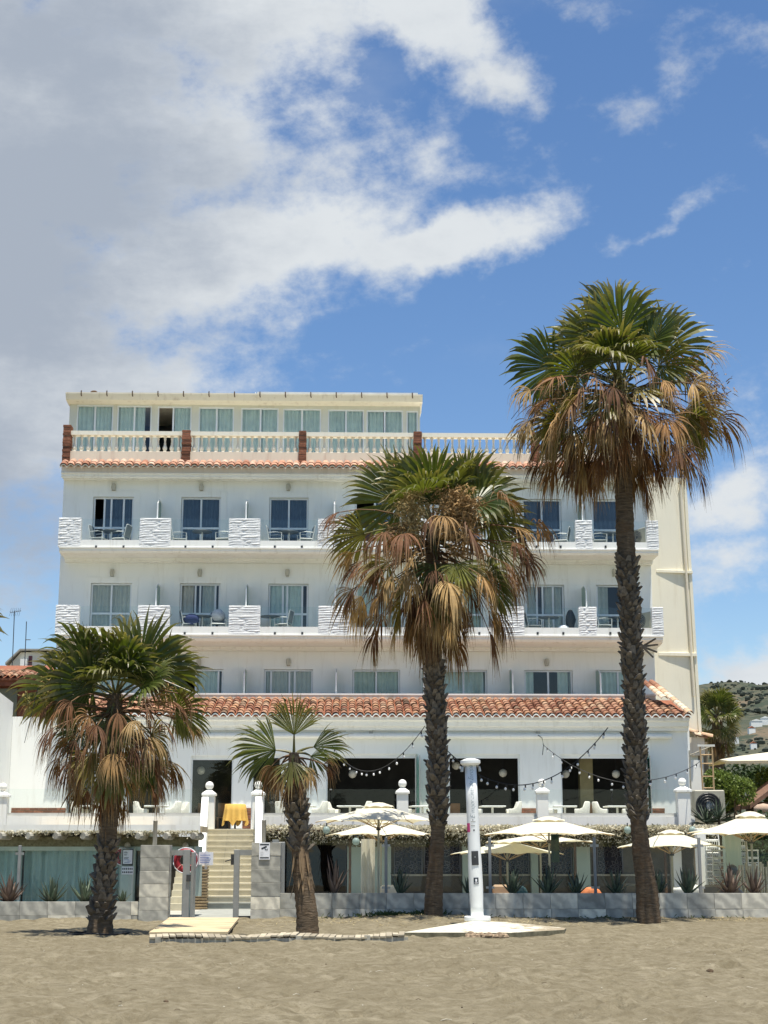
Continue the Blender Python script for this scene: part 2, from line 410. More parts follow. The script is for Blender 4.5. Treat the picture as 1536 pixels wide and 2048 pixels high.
def m_leaf(name, petcol, trans=.3, rough=.42):
    t = NT(name); a = t.attr('t'); c = t.coord(jitter=20.0)
    base = t.oi.outputs['Color']
    n = t.noise(c, 4, 4, .6); n2 = t.noise(c, 26, 3, .6)
    k = t.mix(1.0, base, t.ramp(n, (.3, (.70,.70,.70)), (.7, (1.35,1.3,1.2))), 'MULTIPLY')
    tip = t.math('MULTIPLY', t.step(a, .50, .95), t.oi.outputs['Alpha'])
    k = t.mix(tip, k, t.ramp(n2, (.3, (.20,.13,.06)), (.75, (.46,.36,.20))))
    k = t.mix(t.math('LESS_THAN', a, -.5), k, petcol)
    tl = t.n.new('ShaderNodeBsdfTranslucent'); t.l.new(t.mix(1.0, k, (1.5, 1.5, .7), 'MULTIPLY'), tl.inputs[0])
    return t.done(mixsh(t, trans, t.bsdf(k, rough, t.bump(n2, .2, .004), 0, .45), tl.outputs[0]))
leafm = m_leaf('palm_leaf', (.16, .15, .055))
deadm = m_leaf('dead_palm_leaf', (.16, .09, .04), .18, .8)
bootm = plain('palm_leaf_base', (.165, .140, .108), .9, .45, 14, .7, 45, rnd=.5, bdist=.015)
def m_trunk():
    t = NT('palm_trunk'); c = t.coord()
    w = t.noise(t.coord((3, 3, 16)), 1.6, 6, .65, .6); n = t.noise(c, 3.5, 6, .65)
    k = t.ramp(w, (.3, (.06,.045,.03)), (.55, (.14,.105,.07)), (.8, (.24,.185,.125)))
    k = t.mix(t.step(n, .45, .7), k, (.13, .085, .05))
    return t.done(t.bsdf(k, .95, t.bump(w, .9, .05), 0, .15))
trunkm = m_trunk()
def m_canvas():
    t = NT('cream_canvas'); c = t.coord()
    k = t.ramp(t.noise(c, 1.5, 4), (.3, (.74,.70,.56)), (.7, (.80,.77,.64)))
    tl = t.n.new('ShaderNodeBsdfTranslucent'); tl.inputs[0].default_value = (.74, .66, .40, 1)
    return t.done(mixsh(t, .30, t.bsdf(k, .85, t.bump(t.noise(c, 6, 3), .12, .02), 0, .1), tl.outputs[0]))
canvas = m_canvas()
def m_foliage(name, a, b, c3):
    t = NT(name); c = t.coord(world=True)
    n = t.noise(c, 1.6, 4, .6); n2 = t.noise(c, 14, 2)
    k = t.ramp(n, (.3, a), (.55, b), (.75, c3)); k = t.mix(t.math('MULTIPLY', t.step(n2, .5, .75), .5), k, tuple(x*1.5 for x in c3))
    tl = t.n.new('ShaderNodeBsdfTranslucent'); t.l.new(k, tl.inputs[0])
    return t.done(mixsh(t, .3, t.bsdf(k, .5, None, 0, .35), tl.outputs[0]))
bushm = m_foliage('bush_leaves', (.07,.115,.018), (.13,.18,.03), (.20,.24,.05))
bushdark = m_foliage('dark_hedge_leaves', (.018,.038,.010), (.035,.062,.016), (.06,.09,.022))
scrubm = m_foliage('hill_scrub_leaves', (.032,.042,.028), (.045,.055,.036), (.06,.07,.045))
fringem = m_foliage('pale_dry_creeper', (.28,.26,.15), (.58,.54,.40), (.70,.67,.55))
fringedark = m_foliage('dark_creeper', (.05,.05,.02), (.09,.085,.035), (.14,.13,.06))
def m_hill():
    t = NT('hillside'); c = t.coord(world=True)
    n = t.noise(c, .02, 8, .65); n2 = t.noise(c, .09, 6, .7)
    k = t.ramp(n, (.35, (.062,.072,.050)), (.5, (.095,.095,.066)), (.62, (.15,.12,.082)))
    k = t.mix(t.step(n2, .48, .58), k, (.050, .064, .045))
    return t.done(t.bsdf(k, .95, t.bump(n2, .8, 4.0), 0, .1))
hillm = m_hill()

# ================================================================ GROUND
import numpy as np
def sand_h(x, y):
    h = 0.0
    h += .034 * noise.noise((x*1.9, y*1.9, 1.3)) + .034 * noise.noise((x*.75, y*.75, 4.1)) + .030 * noise.noise((x*3.3, y*3.0, 7.7)) + .026 * noise.noise((x*5.5+3*noise.noise((x,y,1)), y*5.5, 2.7))
    k = noise.noise((x*2.7+9, y*3.4, 2.0)); h -= .07 * max(0, k - .10)
    w = max(0, min(1, (44 - abs(y - 12)) / 10)) * max(0, min(1, (60 - abs(x)) / 20))
    h *= w*.8
    if 30 < y < 36.6: h += (.05+.06*noise.noise((x*.5, 3.0, 1.0)))*math.exp(-((36.45-y)/.4)**2)
    # low mound against the planter, dune apron to the shore
    dx, dy = (x - .9) / 2.6, (y - 35.0) / 2.2
    h += .17 * math.exp(-(dx*dx + dy*dy) * 1.1)
    dx, dy = (x - 7.5) / 3.0, (y - 36.2) / 2.0
    h += .05 * math.exp(-(dx*dx + dy*dy))
    if y < 4: h -= min(3.0, (4 - y) * .05)
    if y > 36.75: h = -.06
    return h
def make_ground():
    xs = np.concatenate([-np.geomspace(4000, 14.5, 22), np.arange(-14, 14.01, .085), np.geomspace(14.5, 4000, 22)])
    ys = np.concatenate([-np.geomspace(120, 1.0, 14), np.arange(0, 12, .5), np.arange(12, 30, .085), np.arange(30, 36.71, .085), [36.72, 36.78, 40, 60, 100, 200, 400, 900, 2000, 6000]])
    vs = [(x, y, sand_h(x, y)) for y in ys for x in xs]
    nx = len(xs); Z_ = np.array([v[2] for v in vs]).reshape(len(ys), nx); XX, YY = np.meshgrid(xs, ys); rd = random.Random(77)
    spots = [(rd.uniform(-.27,.27)*y, y) for y in [rd.uniform(12.5, 30) for _ in range(520)]]
    for x0, y0, dx, dy in ((-5,13,.05,.62),(3.5,13,-.16,.6),(-2,27,.63,.05),(1,14,.25,.55),(-6,21,.62,.12)):      # trails of footprints
        for k in range(22): spots.append((x0+dx*k+(.1 if k % 2 else -.1)*abs(dy), y0+dy*k+(.1 if k % 2 else -.1)*abs(dx)))
    for cx, cy in spots:
        if cy > 33: continue
        i0, i1 = np.searchsorted(xs, (cx-.5, cx+.5)); j0, j1 = np.searchsorted(ys, (cy-.5, cy+.5)); s = rd.uniform(.09,.15); dp = rd.uniform(.035,.075)
        q = ((XX[j0:j1,i0:i1]-cx)/s)**2 + ((YY[j0:j1,i0:i1]-cy)/(s*1.5))**2
        Z_[j0:j1,i0:i1] += dp*(-np.exp(-q) + .45*np.exp(-((np.sqrt(q)-1.6)/.5)**2))
    vs = [(v[0], v[1], float(z)) for v, z in zip(vs, Z_.ravel())]
    fs = [(j*nx+i, j*nx+i+1, (j+1)*nx+i+1, (j+1)*nx+i) for j in range(len(ys)-1) for i in range(nx-1)]
    b = MB(); b.v = vs; b.f = fs
    tag(b.build('beach_sand', sand, smooth=True), kind='structure')
make_ground()
tag(MB().quad((-6000,-6000,-1.2),(6000,-6000,-1.2),(6000,-15,-1.2),(-6000,-15,-1.2)).build('sea_water', sea_m), kind='structure')
tag(MB().box(-13, 36.8, -.05, 13, 46.9, .02).build('lower_patio_paving', pave), kind='structure')

# ================================================================ HOTEL
DF, DB, DG, DT, DP = 55.5, 54.1, 52.0, 46.8, 57.3
hotel = thing('hotel_building', 'long white four storey hotel with balconies, tiled eaves and roof balustrade', 'hotel', (0,0,0), YAW)
X = lambda px, py, D: hb(px, py, D).x
Z = lambda py, D, px=700: hb(px, py, D).z
xl, xr = X(126, 1000, DF), X(1297, 1000, DF)
zT = Z(1658, 46.7, 460)            # terrace floor
zR2 = Z(1396, 54.2)                # floor of the second storey terrace, above the tiled roof
ztop = Z(938, 54.9)
def holed_wall(mb, x0, x1, z0, z1, holes, y, dep):
    xs = sorted(set([x0, x1] + [h[0] for h in holes] + [h[1] for h in holes])); zs = sorted(set([z0, z1] + [h[2] for h in holes] + [h[3] for h in holes]))
    xs = [x for x in xs if x0 <= x <= x1]; zs = [z for z in zs if z0 <= z <= z1]
    for i in range(len(xs)-1):
        for j in range(len(zs)-1):
            cx, cz = (xs[i]+xs[i+1])/2, (zs[j]+zs[j+1])/2
            if any(h[0] < cx < h[1] and h[2] < cz < h[3] for h in holes): continue
            mb.quad((xs[i],y,zs[j]),(xs[i+1],y,zs[j]),(xs[i+1],y,zs[j+1]),(xs[i],y,zs[j+1]))
    for a, b, c, d in holes:
        mb.quad((a,y,c),(a,y+dep,c),(a,y+dep,d),(a,y,d)); mb.quad((b,y,c),(b,y,d),(b,y+dep,d),(b,y+dep,c))
        mb.quad((a,y,d),(a,y+dep,d),(b,y+dep,d),(b,y,d)); mb.quad((a,y,c),(b,y,c),(b,y+dep,c),(a,y+dep,c))
def curtain_mesh(x0, x1, z0, z1, y, seed):
    rnd = random.Random(seed); n = max(6, int((x1-x0)/.028)); vs = []; ph = rnd.random()*6
    for i in range(n+1):
        x = x0 + (x1-x0)*i/n
        yy = y + .035*sin(x*2*pi/.17+ph) + .012*sin(x*2*pi/.061+ph*2)
        vs += [(x, yy, z0), (x, yy+.01*sin(x*9), z1)]
    b = MB(); b.add(vs, [(2*i, 2*i+2, 2*i+3, 2*i+1) for i in range(n)]); return b
def window(parent, x0, x1, z0, z1, y, mull=(.5,), rail=None, curtains=((0,1),), opened=(), cm=None, fw=.055, seed=0, gl=None, fm=None):
    m = MB(); d = .07
    m.box(x0, y, z0, x0+fw, y+d, z1); m.box(x1-fw, y, z0, x1, y+d, z1)
    m.box(x0+fw, y, z1-fw, x1-fw, y+d, z1); m.box(x0+fw, y, z0, x1-fw, y+d, z0+fw)
    edges = [0] + list(mull) + [1]; wd = x1 - x0
    for k in mull: m.box(x0+wd*k-.032, y+.008, z0+fw, x0+wd*k+.032, y+d+.01, z1-fw)
    f = m.build('window', fm or alu, parent)
    if rail:
        rb = MB()
        for a, b2 in zip(edges[:-1], edges[1:]):
            if (a, b2) in opened: continue
            rb.box(x0+wd*a+.03, y+.012, rail-.035, x0+wd*b2-.03, y+d-.005, rail+.035)
        rb.build('window_rail', fm or alu, f)
    for i, (a, b2) in enumerate(zip(edges[:-1], edges[1:])):
        if any(abs(o-(a+b2)/2) < .02 for o in opened): continue
        p = MB(); p.quad((x0+wd*a+.02, y+.03, z0+.03), (x0+wd*b2-.02, y+.03, z0+.03), (x0+wd*b2-.02, y+.03, z1-.03), (x0+wd*a+.02, y+.03, z1-.03))
        p.build('pane', gl or glass, f)
    for k, (a, b2) in enumerate(curtains):
        curtain_mesh(x0+wd*a, x0+wd*b2, z0+.02, z1-.02, y+.10+(.02 if len(curtains) > 1 else 0), seed*7+k).build('curtain', cm or curt, f, smooth=True)
    return f
def surround(parent, x0, x1, z0, z1, y, w=.22):
    m = MB(); p = .022
    m.box(x0-w, y-p, z0, x0, y, z1+w); m.box(x1, y-p, z0, x1+w, y, z1+w); m.box(x0, y-p, z1, x1, y, z1+w)
    m.build('window_surround', white2, parent)

fl = {4: dict(top=1082, bot=1098, pil=1038, wy=996, win=[(187,268),(363,442),(539,617),(710,790),(885,962),(1044,1122),(1183,1256)],
              pill=[(118,163),(280,342),(458,521),(636,699),(812,874),(985,1047),(1150,1184),(1292,1316)], xl=118, xr=1317, coved=1128, div=1008, rail=1057, lampy=975),
      3: dict(top=1254, bot=1272, pil=1212, wy=1168, win=[(182,264),(360,441),(537,617),(712,793),(885,965),(1050,1128),(1192,1262)],
              pill=[(112,159),(276,340),(458,521),(637,701),(815,878),(990,1048),(1157,1193),(1303,1326)], xl=112, xr=1326, coved=1303, div=1178, rail=1228, lampy=1146)}
for k, f in fl.items():
    f['zt'] = Z(f['top'], DB); f['zb'] = Z(f['bot'], DB); f['zp'] = Z(f['pil'], DB); f['zf'] = f['zt'] - .24; f['zw'] = Z(f['wy'], DF)
    f['zr'] = Z(f['rail'], DF); f['zc'] = Z(f['coved'], DF)
holes = []
for k, f in fl.items():
    f['rect'] = [(X(a, f['wy'], DF), X(b, f['wy'], DF), f['zf']+.02, f['zw']) for a, b in f['win']]
    holes += f['rect']
w2px = [(175,270),(350,447),(528,626),(705,800),(880,974),(1048,1145),(1190,1282)]
rect2 = [(X(a, 1340, DF), X(b, 1340, DF), zR2-.15, Z(1339, DF)) for a, b in w2px]
holes += rect2
hw = MB(); holed_wall(hw, xl, xr, zT, ztop, holes, DF, .14)
# sides, back and the flat roof of the main block, one shell with the front
yb = DF + 13
for x in (xl, xr): hw.quad((x,DF,zT),(x,yb,zT),(x,yb,ztop),(x,DF,ztop))
hw.quad((xl,yb,zT),(xr,yb,zT),(xr,yb,ztop),(xl,yb,ztop)); hw.quad((xl,DF,ztop),(xr,DF,ztop),(xr,yb,ztop),(xl,yb,ztop))
hw.build('front_wall', white, hotel)
# bedrooms behind the windows
rm = MB()
for z0, z1 in ((zR2-.2, fl[3]['zf']-.02), (fl[3]['zf'], fl[4]['zf']-.02), (fl[4]['zf'], ztop-.05)):
    rm.box(xl+.05, DF+3.6, z0, xr-.05, DF+3.7, z1)
    rm.quad((xl+.05,DF+.16,z0),(xr-.05,DF+.16,z0),(xr-.05,DF+3.6,z0),(xl+.05,DF+3.6,z0)); rm.quad((xl+.05,DF+.16,z1),(xr-.05,DF+.16,z1),(xr-.05,DF+3.6,z1),(xl+.05,DF+3.6,z1))
    for a in range(8):
        xw = xl + .06 + (xr - xl - .12) * a / 7; rm.box(xw-.02, DF+.16, z0, xw+.02, DF+3.6, z1)
rm.build('bedroom_interior', room, hotel)
# windows: mullions, open leaves and curtains as the photo shows them
spec4 = [dict(mull=(.27,.44,.75), curtains=((.30,.97),), opened=(.135,), cm=curt_blue), dict(cm=curt_blue), dict(cm=curt_blue), dict(mull=(.5,), opened=(.25,), curtains=((.5,1),), cm=curt_blue),
         dict(cm=curt_blue), dict(cm=curt_blue, curtains=((.52,1),(0,.4))), dict(mull=(.85,), cm=curt_blue)]
spec3 = [dict(cm=curt_tan, curtains=((0,.48),(.52,1))), dict(mull=(.38,.5,.88), curtains=((0,.33),(.55,.9)), opened=(.19,), cm=curt_tan), dict(mull=(.36,.47,.85), cm=curt, curtains=((.02,.84),)),
         dict(cm=curt), dict(cm=curt), dict(mull=(.30,.45,.72), cm=curt_tan, curtains=((0,.3),(.5,.97))), dict(mull=(.75,), cm=curt_tan, curtains=((0,.34),))]
spec2 = [dict(), dict(mull=(.43,.9), curtains=((.45,.9),), opened=(.215,)), dict(mull=(.14,.52,.63), cm=curt_tan), dict(), dict(cm=curt), dict(curtains=((0,.2),(.70,1)), cm=curt), dict(cm=curt)]
for k, specs in ((4, spec4), (3, spec3)):
    f = fl[k]
    for i, ((a, b, c, d), sp) in enumerate(zip(f['rect'], specs)):
        window(hotel, a+.01, b-.01, c, d-.01, DF+.08, rail=f['zr'], seed=k*10+i, **sp); surround(hotel, a, b, c, d, DF)
for i, ((a, b, c, d), sp) in enumerate(zip(rect2, spec2)): window(hotel, a+.01, b-.01, c, d-.01, DF+.08, seed=50+i, **sp)
# wall lamps
lm = MB(); lm.box(-.06,-.09,-.13,.06,0,.13); lm.lathe([(.07,-.12),(.085,0),(.07,.12)], 8, (0,-.09,0))
lmesh = lm.mesh('wall_lamp', plain('beige_lamp', (.48,.46,.38), .6))
for k, xs, py in ((4, (228,403,577,750,925,1083,1222), 975), (3, (225,400,575,752,925,1086,1228), 1146), (2, (398,577,750,925,1093), 1325)):
    for px in xs: p = hb(px, py, DF); inst('wall_lamp', lmesh, hotel, (p.x, DF-.002, p.z))
# balconies
stone_rng = random.Random(3)
def stone_pillar(px0, px1, f, k):
    x0, x1 = X(px0, f['pil'], DB), X(px1, f['pil'], DB); y0, y1 = DB-.02, DB+.30; z0, z1 = f['zb']+.04, f['zp']
    core = MB().box(x0+.012, y0+.018, z0, x1-.012, y1, z1-.006).build('balcony_pillar', stonewhite, hotel)
    nc = 12; h = (z1-z0)/nc
    for c in range(nc):
        parts = 1 if x1-x0 < .5 else (2 if stone_rng.random() < .75 else 1)
        cut = [x0, x1] if parts == 1 else [x0, x0+(x1-x0)*stone_rng.uniform(.3,.7), x1]
        for a, b in zip(cut[:-1], cut[1:]):
            pr = stone_rng.uniform(-.007, .008); m = MB(); zz0, zz1 = z0+c*h+.002, z0+(c+1)*h-.002
            n = 4; vs = []; zmid = (zz0+zz1)/2
            for j in range(n+1):
                xx = a+.002 + (b-a-.004)*j/n; j1 = stone_rng.uniform(-.012,.012); dz = stone_rng.uniform(-.008,.008)
                e = .02 if j in (0,n) else 0
                vs += [(xx, y0+.016, zz0), (xx, y0-pr*.3+e*.5, zz0+.006), (xx, y0-pr-.006+j1*.4+e, zmid+dz), (xx, y0-pr*.3+e*.5, zz1-.008), (xx, y0+.016, zz1)]
            fs = [(j*5+q, j*5+5+q, j*5+6+q, j*5+1+q) for j in range(n) for q in range(4)] + [(4,3,2,1,0), tuple(n*5+q for q in range(5))]
            m.add(vs, fs); m.build('stone', stonewhite, core)
    return core
def cove_poly(yf, zt, zb, yw, zc, floor=None):
    p = [(yf, zt), (yf, zb+.06), (yf-.03, zb+.05), (yf-.03, zb), (yf+.03, zb-.005), (yf+.03, zb-.10), (yf+.07, zb-.11)]
    ya, za, ye, ze = yf+.09, zb-.15, yw-.34, zc+.12
    for i in range(7):
        t = i/6*pi/2; p.append((ya+(ye-ya)*(1-cos(t)) , za+(ze-za)*sin(t)))
    p += [(ye+.02, zc+.05), (yw-.25, zc+.04), (yw-.25, zc), (yw-.0015, zc)]
    if floor is not None: p += [(yw-.0015, floor), (yf+.14, floor), (yf+.14, zt)]
    else: p += [(yw-.0015, zt)]
    return p[::-1]
for k, f in fl.items():
    xa, xb = X(f['xl'], f['bot'], DB), X(f['xr'], f['bot'], DB)
    bal = MB().prism(cove_poly(DB, f['zt'], f['zb'], DF, f['zc'], f['zf']), xa, xb).build('balcony', white2, hotel)
    f['balc'] = bal; f['xa'], f['xb'] = xa, xb
    for px0, px1 in f['pill']: stone_pillar(px0, px1, f, k)
    # return parapets at the two ends of the balcony
    for xe0, xe1 in ((xa, xa+.14), (xb-.14, xb)):
        MB().box(xe0, DB+.31, f['zf']-.01, xe1, DF-.01, f['zt']+.002).build('end_parapet', white2, bal)
    for (a0, a1), (b0, b1) in zip(f['pill'][:-1], f['pill'][1:]):
        MB().box(X(a1, f['pil'], DB)+.005, DB+.10, f['zt']-.02, X(b0, f['pil'], DB)-.005, DB+.112, f['zp']-.02).build('balcony_glass', glass_clear, bal)
        w_ = b0-a1
        for q in ((.25, .72) if w_ > 95 else (.5,)):
            p = hb(a1+w_*q, (f['top']+f['bot'])/2+3, DB); MB().box(p.x-.035, DB-.035, p.z-.05, p.x+.035, DB+.02, p.z+.03).build('drain_spout', darkmetal, bal)
    for (a0, a1) in f['pill'][1:-1]:
        xm = X((a0+a1)/2, f['pil'], DB) + .02; zd = Z(f['div'], DB+.3)
        y0, y1 = DB+.34, DF-.02
        pl = [(y0, f['zf']), (y1, f['zf']), (y1, zd+.22), (y0+.45, zd+.22), (y0, zd)]
        pan = MB().prism(pl[::-1], xm-.008, xm+.008).build('balcony_divider', glass_frost, bal)
        MB().tube([(xm, y0, f['zf']), (xm, y0, zd), (xm, y0+.45, zd+.23), (xm, y1-.05, zd+.23)], .028, 6).build('divider_frame', alu, pan) if False else \
            MB().tube([(xm, y0, f['zf']), (xm, y0, zd), (xm, y0+.45, zd+.23), (xm, y1-.05, zd+.23)], .028, 6).build('divider_frame', alu, bal)
# second-storey dividers on the terrace above the tiles
for px, lean in ((488,0),(672,.10),(848,.1),(1026,.1),(1202,.1)):
    p = hb(px, 1390, 54.5); zt_ = Z(1346, 54.5)
    pl = [(54.5, zR2), (DF-.02, zR2), (DF-.02, zt_+.2), (55.0, zt_+.2), (54.5, zt_)]
    pan = MB().prism(pl[::-1], p.x-.008, p.x+.008).build('terrace_divider', glass_frost, hotel)
    MB().tube([(p.x,54.5,zR2),(p.x,54.5,zt_),(p.x,55.0,zt_+.2),(p.x,DF-.05,zt_+.2)], .03, 6).build('divider_frame', alu, pan)
# top cornice
DC = 54.9
zc1, zc2 = Z(936, DC), Z(964, DF)
xcl, xcr = X(123, 935, DC), X(1302, 937, DC)
MB().prism(cove_poly(DC, zc1, Z(950, DC), DF, zc2), xcl, xcr).build('top_cornice', white2, hotel)
# barrel tiles
def tile_mesh(name, mat, L=.46, r0=.125, r1=.105, th=.016):
    m = MB(); n = 6
    def ring(r, y, zo=0): return [(r*cos(pi-pi*i/n), y, r*.86*sin(pi-pi*i/n)+zo) for i in range(n+1)]
    vs = ring(r0, 0) + ring(r1, L) + ring(r0-th, 0)
    N = n+1
    fs = [(i, i+1, N+i+1, N+i) for i in range(n)] + [(2*N+i, 2*N+i+1, i+1, i) for i in range(n)]
    m.add(vs, fs); me = m.mesh(name, mat); 
    return me
t_red = tile_mesh('roof_tile', tilem); t_pale = tile_mesh('eave_tile', tilepale, .42, .135, .11, .022); t_cream = tile_mesh('ridge_tile', tilecream, .42, .135, .11, .02)
def eave_lip(x0, x1, n, y, z, r, mat, parent, name='eave_mortar'):
    # scalloped mortar edge following the tile ends
    m = MB(); vs = []; st = 10; sp = (x1-x0)/n
    for i in range(n*st+1):
        x = x0 + sp*i/st; ph = (i % st)/st
        zt = z + r*.86*max(0, sin(pi*min(1, max(0, (ph-.06)/.88))))**.7
        vs += [(x, y, zt-.055), (x, y, zt-.012), (x, y+.05, zt-.012), (x, y+.05, zt-.055)]
    fs = []
    for i in range(n*st):
        a = i*4; fs += [(a, a+4, a+5, a+1), (a+1, a+5, a+6, a+2), (a+3, a+2, a+6, a+7), (a, a+3, a+7, a+4)]
    m.add(vs, fs); m.build(name, mat, parent)
# upper eave: one visible row
n_up = 82; sp = (xcr-xcl)/n_up; ye = DC-.36; ze = Z(934, DC-.36)
up = MB().prism([(ye+.05, ze-.01), (DC+.05, ze+.25), (DC+.5, ze+.25), (DC+.5, zc1+.004), (DC-.1, zc1+.004)], xcl, xcr).build('upper_eave', tilepan, hotel)
ur = random.Random(5)
for i in range(n_up):
    o = inst('eave_tile', t_pale, up, (xcl+sp*(i+.5), ye+ur.uniform(-.02,.02), ze-.015+ur.uniform(-.008,.008)), (R(31), 0, ur.uniform(-.05,.05)))
    if i < 150: inst('eave_tile', t_pale, up, (xcl+sp*(i+.5)+.01, ye+.22+ur.uniform(-.02,.02), ze+.125+ur.uniform(-.008,.008)), (R(31), 0, ur.uniform(-.05,.05)))
eave_lip(xcl, xcr, n_up, ye-.012, ze-.03, .115, creamtrim, up)
# balustrade on the roof edge
zpl0, zpl1, zra0, zra1 = ze+.35, Z(907, DC+.2), Z(875, DC+.2), Z(867, DC+.2)
bal_x0, bal_x1 = X(130, 880, DC+.2), X(1290, 885, DC+.2)
balu = MB().box(bal_x0+.1, DC+.06, zpl0-.3, bal_x1, DC+.34, zpl1).build('balustrade', pinkplaster, hotel)
MB().box(bal_x0+.1, DC+.04, zra0, bal_x1, DC+.36, zra1).build('balustrade_rail', balcream, balu)
bh = zra0-zpl1
prof = [(.075,0),(.075,.06),(.05,.075),(.055,.10),(.085,.20),(.08,.30),(.05,.42),(.035,.50),(.05,.53),(.035,.57),(.032,.70),(.045,.80),(.05,.84),(.035,.88),(.05,.92),(.07,.95),(.07,1.0)]
bmesh_ = MB().lathe([(r, z*bh) for r, z in prof], 10).mesh('baluster', balcream, True)
brick_px = [(128,143),(365,382),(598,613),(827,843),(1062,1078)]
def brick_pillar(x0, x1, y0, y1, z0, z1, n, parent, name='brick_pillar', seed=1):
    rr = random.Random(seed)
    core = MB().box(x0+.02, y0+.02, z0, x1-.02, y1-.02, z1-.005).build(name, mortar, parent); h = (z1-z0)/n
    for c in range(n):
        e = rr.uniform(-.012, .012)
        MB().bevbox(x0-e, y0-e+rr.uniform(-.01,.005), z0+c*h+.008, x1+e*.7, y1, z0+(c+1)*h-.006, .006).build('brick', brickm, core)
for i, (a, b) in enumerate(brick_px):
    x0, x1 = X(a, 880, DC+.2), X(b, 880, DC+.2)
    brick_pillar(x0, x1, DC-.03, DC+.42, ze+.08, Z(857 if i == 0 else 866, DC+.2)+.02, 15, balu, seed=i)
xs_ = [X(b, 880, DC+.2) for a, b in brick_px] ; xe_ = [X(a, 880, DC+.2) for a, b in brick_px[1:]] + [bal_x1]
for s0, s1 in zip(xs_, xe_):
    n = max(1, round((s1-s0)/.262)); st = (s1-s0)/n
    for i in range(n): inst('baluster', bmesh_, balu, (s0+st*(i+.5), DC+.2, zpl1), (0,0,i*.7))
# penthouse
zp0, zp1 = ztop, Z(801, DP)
px_l, px_r = X(138, 850, DP), X(840, 850, DP)
pw = [((153,226),(.5,)),((234,303),(.5,)),((315,383),(.46,)),((397,468),(.51,)),((482,557),(.52,)),((566,642),(.5,)),((656,728),(.5,)),((733,806),(.5,)),((813,836),())]
ph_holes = [(X(a, 840, DP), X(b, 840, DP), Z(912, DP), Z(813 + (a-150)*.012, DP)) for (a, b), m in pw]
pm = MB(); holed_wall(pm, px_l, px_r, zp0, zp1+.1, ph_holes, DP, .1)
for x in (px_l, px_r): pm.quad((x,DP,zp0),(x,DP+6,zp0),(x,DP+6,zp1+.1),(x,DP,zp1+.1))
pm.quad((px_l,DP+6,zp0),(px_r,DP+6,zp0),(px_r,DP+6,zp1+.1),(px_l,DP+6,zp1+.1))
pent = pm.build('penthouse', stucco('penthouse_cream', (.66,.65,.54), (.5,.45,.34), .5), hotel)
MB().box(px_l+.1, DP+3.0, zp0, px_r-.1, DP+3.1, zp1).build('penthouse_interior', room, pent)
cspec = [((0,1),),((0,.8),),((.5,1),),((0,1),),((0,1),),((0,1),),((0,1),),((0,.46),(.54,1)),((0,1),)]
for i, ((a, b, c, d), (_, m), cs) in enumerate(zip(ph_holes, pw, cspec)):
    window(pent, a, b, c, d, DP+.03, mull=m, curtains=cs, opened=((.23,) if i == 2 else ()), seed=90+i, cm=curt, fw=.05)
zr0, zr1 = Z(801, DP-.55), Z(789, DP-.55)
xr0, xr1 = X(132, 795, DP-.5), X(845, 797, DP-.5)
rf = MB().prism([(DP-.62, zr1), (DP-.62, zr1-.05), (DP-.5, zr0-.02), (DP-.12, zr0-.06), (DP+6.2, zr0-.1), (DP+6.2, zr1+.15)], xr0, xr1).build('penthouse_roof', creamtrim, pent)
for i in range(14):
    xx = xr0 + .6 + (xr1-xr0-1.0)*i/13
    MB().tube([(xx, DP-.60, zr1+.06), (xx, DP-.67, zr1+.04), (xx, DP-.665, zr1-.10), (xx+.02, DP-.63, zr1-.16)], .022, 5).build('gutter_hook', plain('rusty_iron', (.10,.06,.035), .9) if i == 0 else MATS['rusty_iron'], rf)
MB().box(X(515,790,DP-.3), DP-.58, zr1+.004, X(835,795,DP-.3), DP+1.5, zr1+.075).build('roof_panel', plain('grey_white_sheet', (.62,.64,.63), .5), rf)
p = hb(188, 788, DP-.3); MB().lathe([(.05,0),(.12,.02),(.15,.07),(.10,.12),(.02,.14)], 10, (p.x, p.y, zr1+.02)).build('roof_vent', MATS['rusty_iron'], rf)
p = hb(511, 788, DP-.2); MB().tube([(p.x,p.y,zr1),(p.x,p.y,zr1+.16)], .02, 5).build('short_pipe', alu, rf)
p = hb(828, 793, DP-.2); MB().tube([(p.x,p.y,zr1),(p.x,p.y,zr1+.2)], .014, 5).build('short_pipe', darkmetal, rf)
# stay bracket at the right end of the penthouse
MB().tube([(xr1-.03, DP-.5, zr1-.02), (px_r+.02, DP-.02, zr0-.35)], .03, 6).build('eave_brace', creamtrim, pent)

# ground floor: restaurant front
gl_, gr_ = X(22, 1500, DG), X(1380, 1500, DG)
zeave = Z(1432, DG-.5); zlow = Z(1405, DG, 60)
op = [(135,188,1512),(255,321,1512),(381,466,1512),(503,562,1508),(652,836,1508),(897,1040,1508),(1122,1300,1508)]
gh = [(X(a, 1560, DG), X(b, 1560, DG), zT+.02, Z(t, DG)) for a, b, t in op]
gm = MB(); holed_wall(gm, gl_, gr_, zT-.1, zeave, gh, DG, .22)
gm.quad((gr_,DG,zT-.1),(gr_,DF+2,zT-.1),(gr_,DF+2,zeave),(gr_,DG,zeave)); gm.quad((gl_,DG,zT-.1),(gl_,DG,zeave),(gl_,DF,zeave),(gl_,DF,zT-.1))
gm.build('restaurant_wall', white, hotel)
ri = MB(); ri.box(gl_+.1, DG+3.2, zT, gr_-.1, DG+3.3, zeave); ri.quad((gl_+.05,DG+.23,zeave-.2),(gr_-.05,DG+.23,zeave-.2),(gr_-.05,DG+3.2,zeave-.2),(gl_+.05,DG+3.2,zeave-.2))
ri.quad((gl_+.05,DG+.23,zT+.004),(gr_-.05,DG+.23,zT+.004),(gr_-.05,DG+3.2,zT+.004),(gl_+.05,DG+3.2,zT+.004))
ri.build('restaurant_interior', dark_room, hotel)
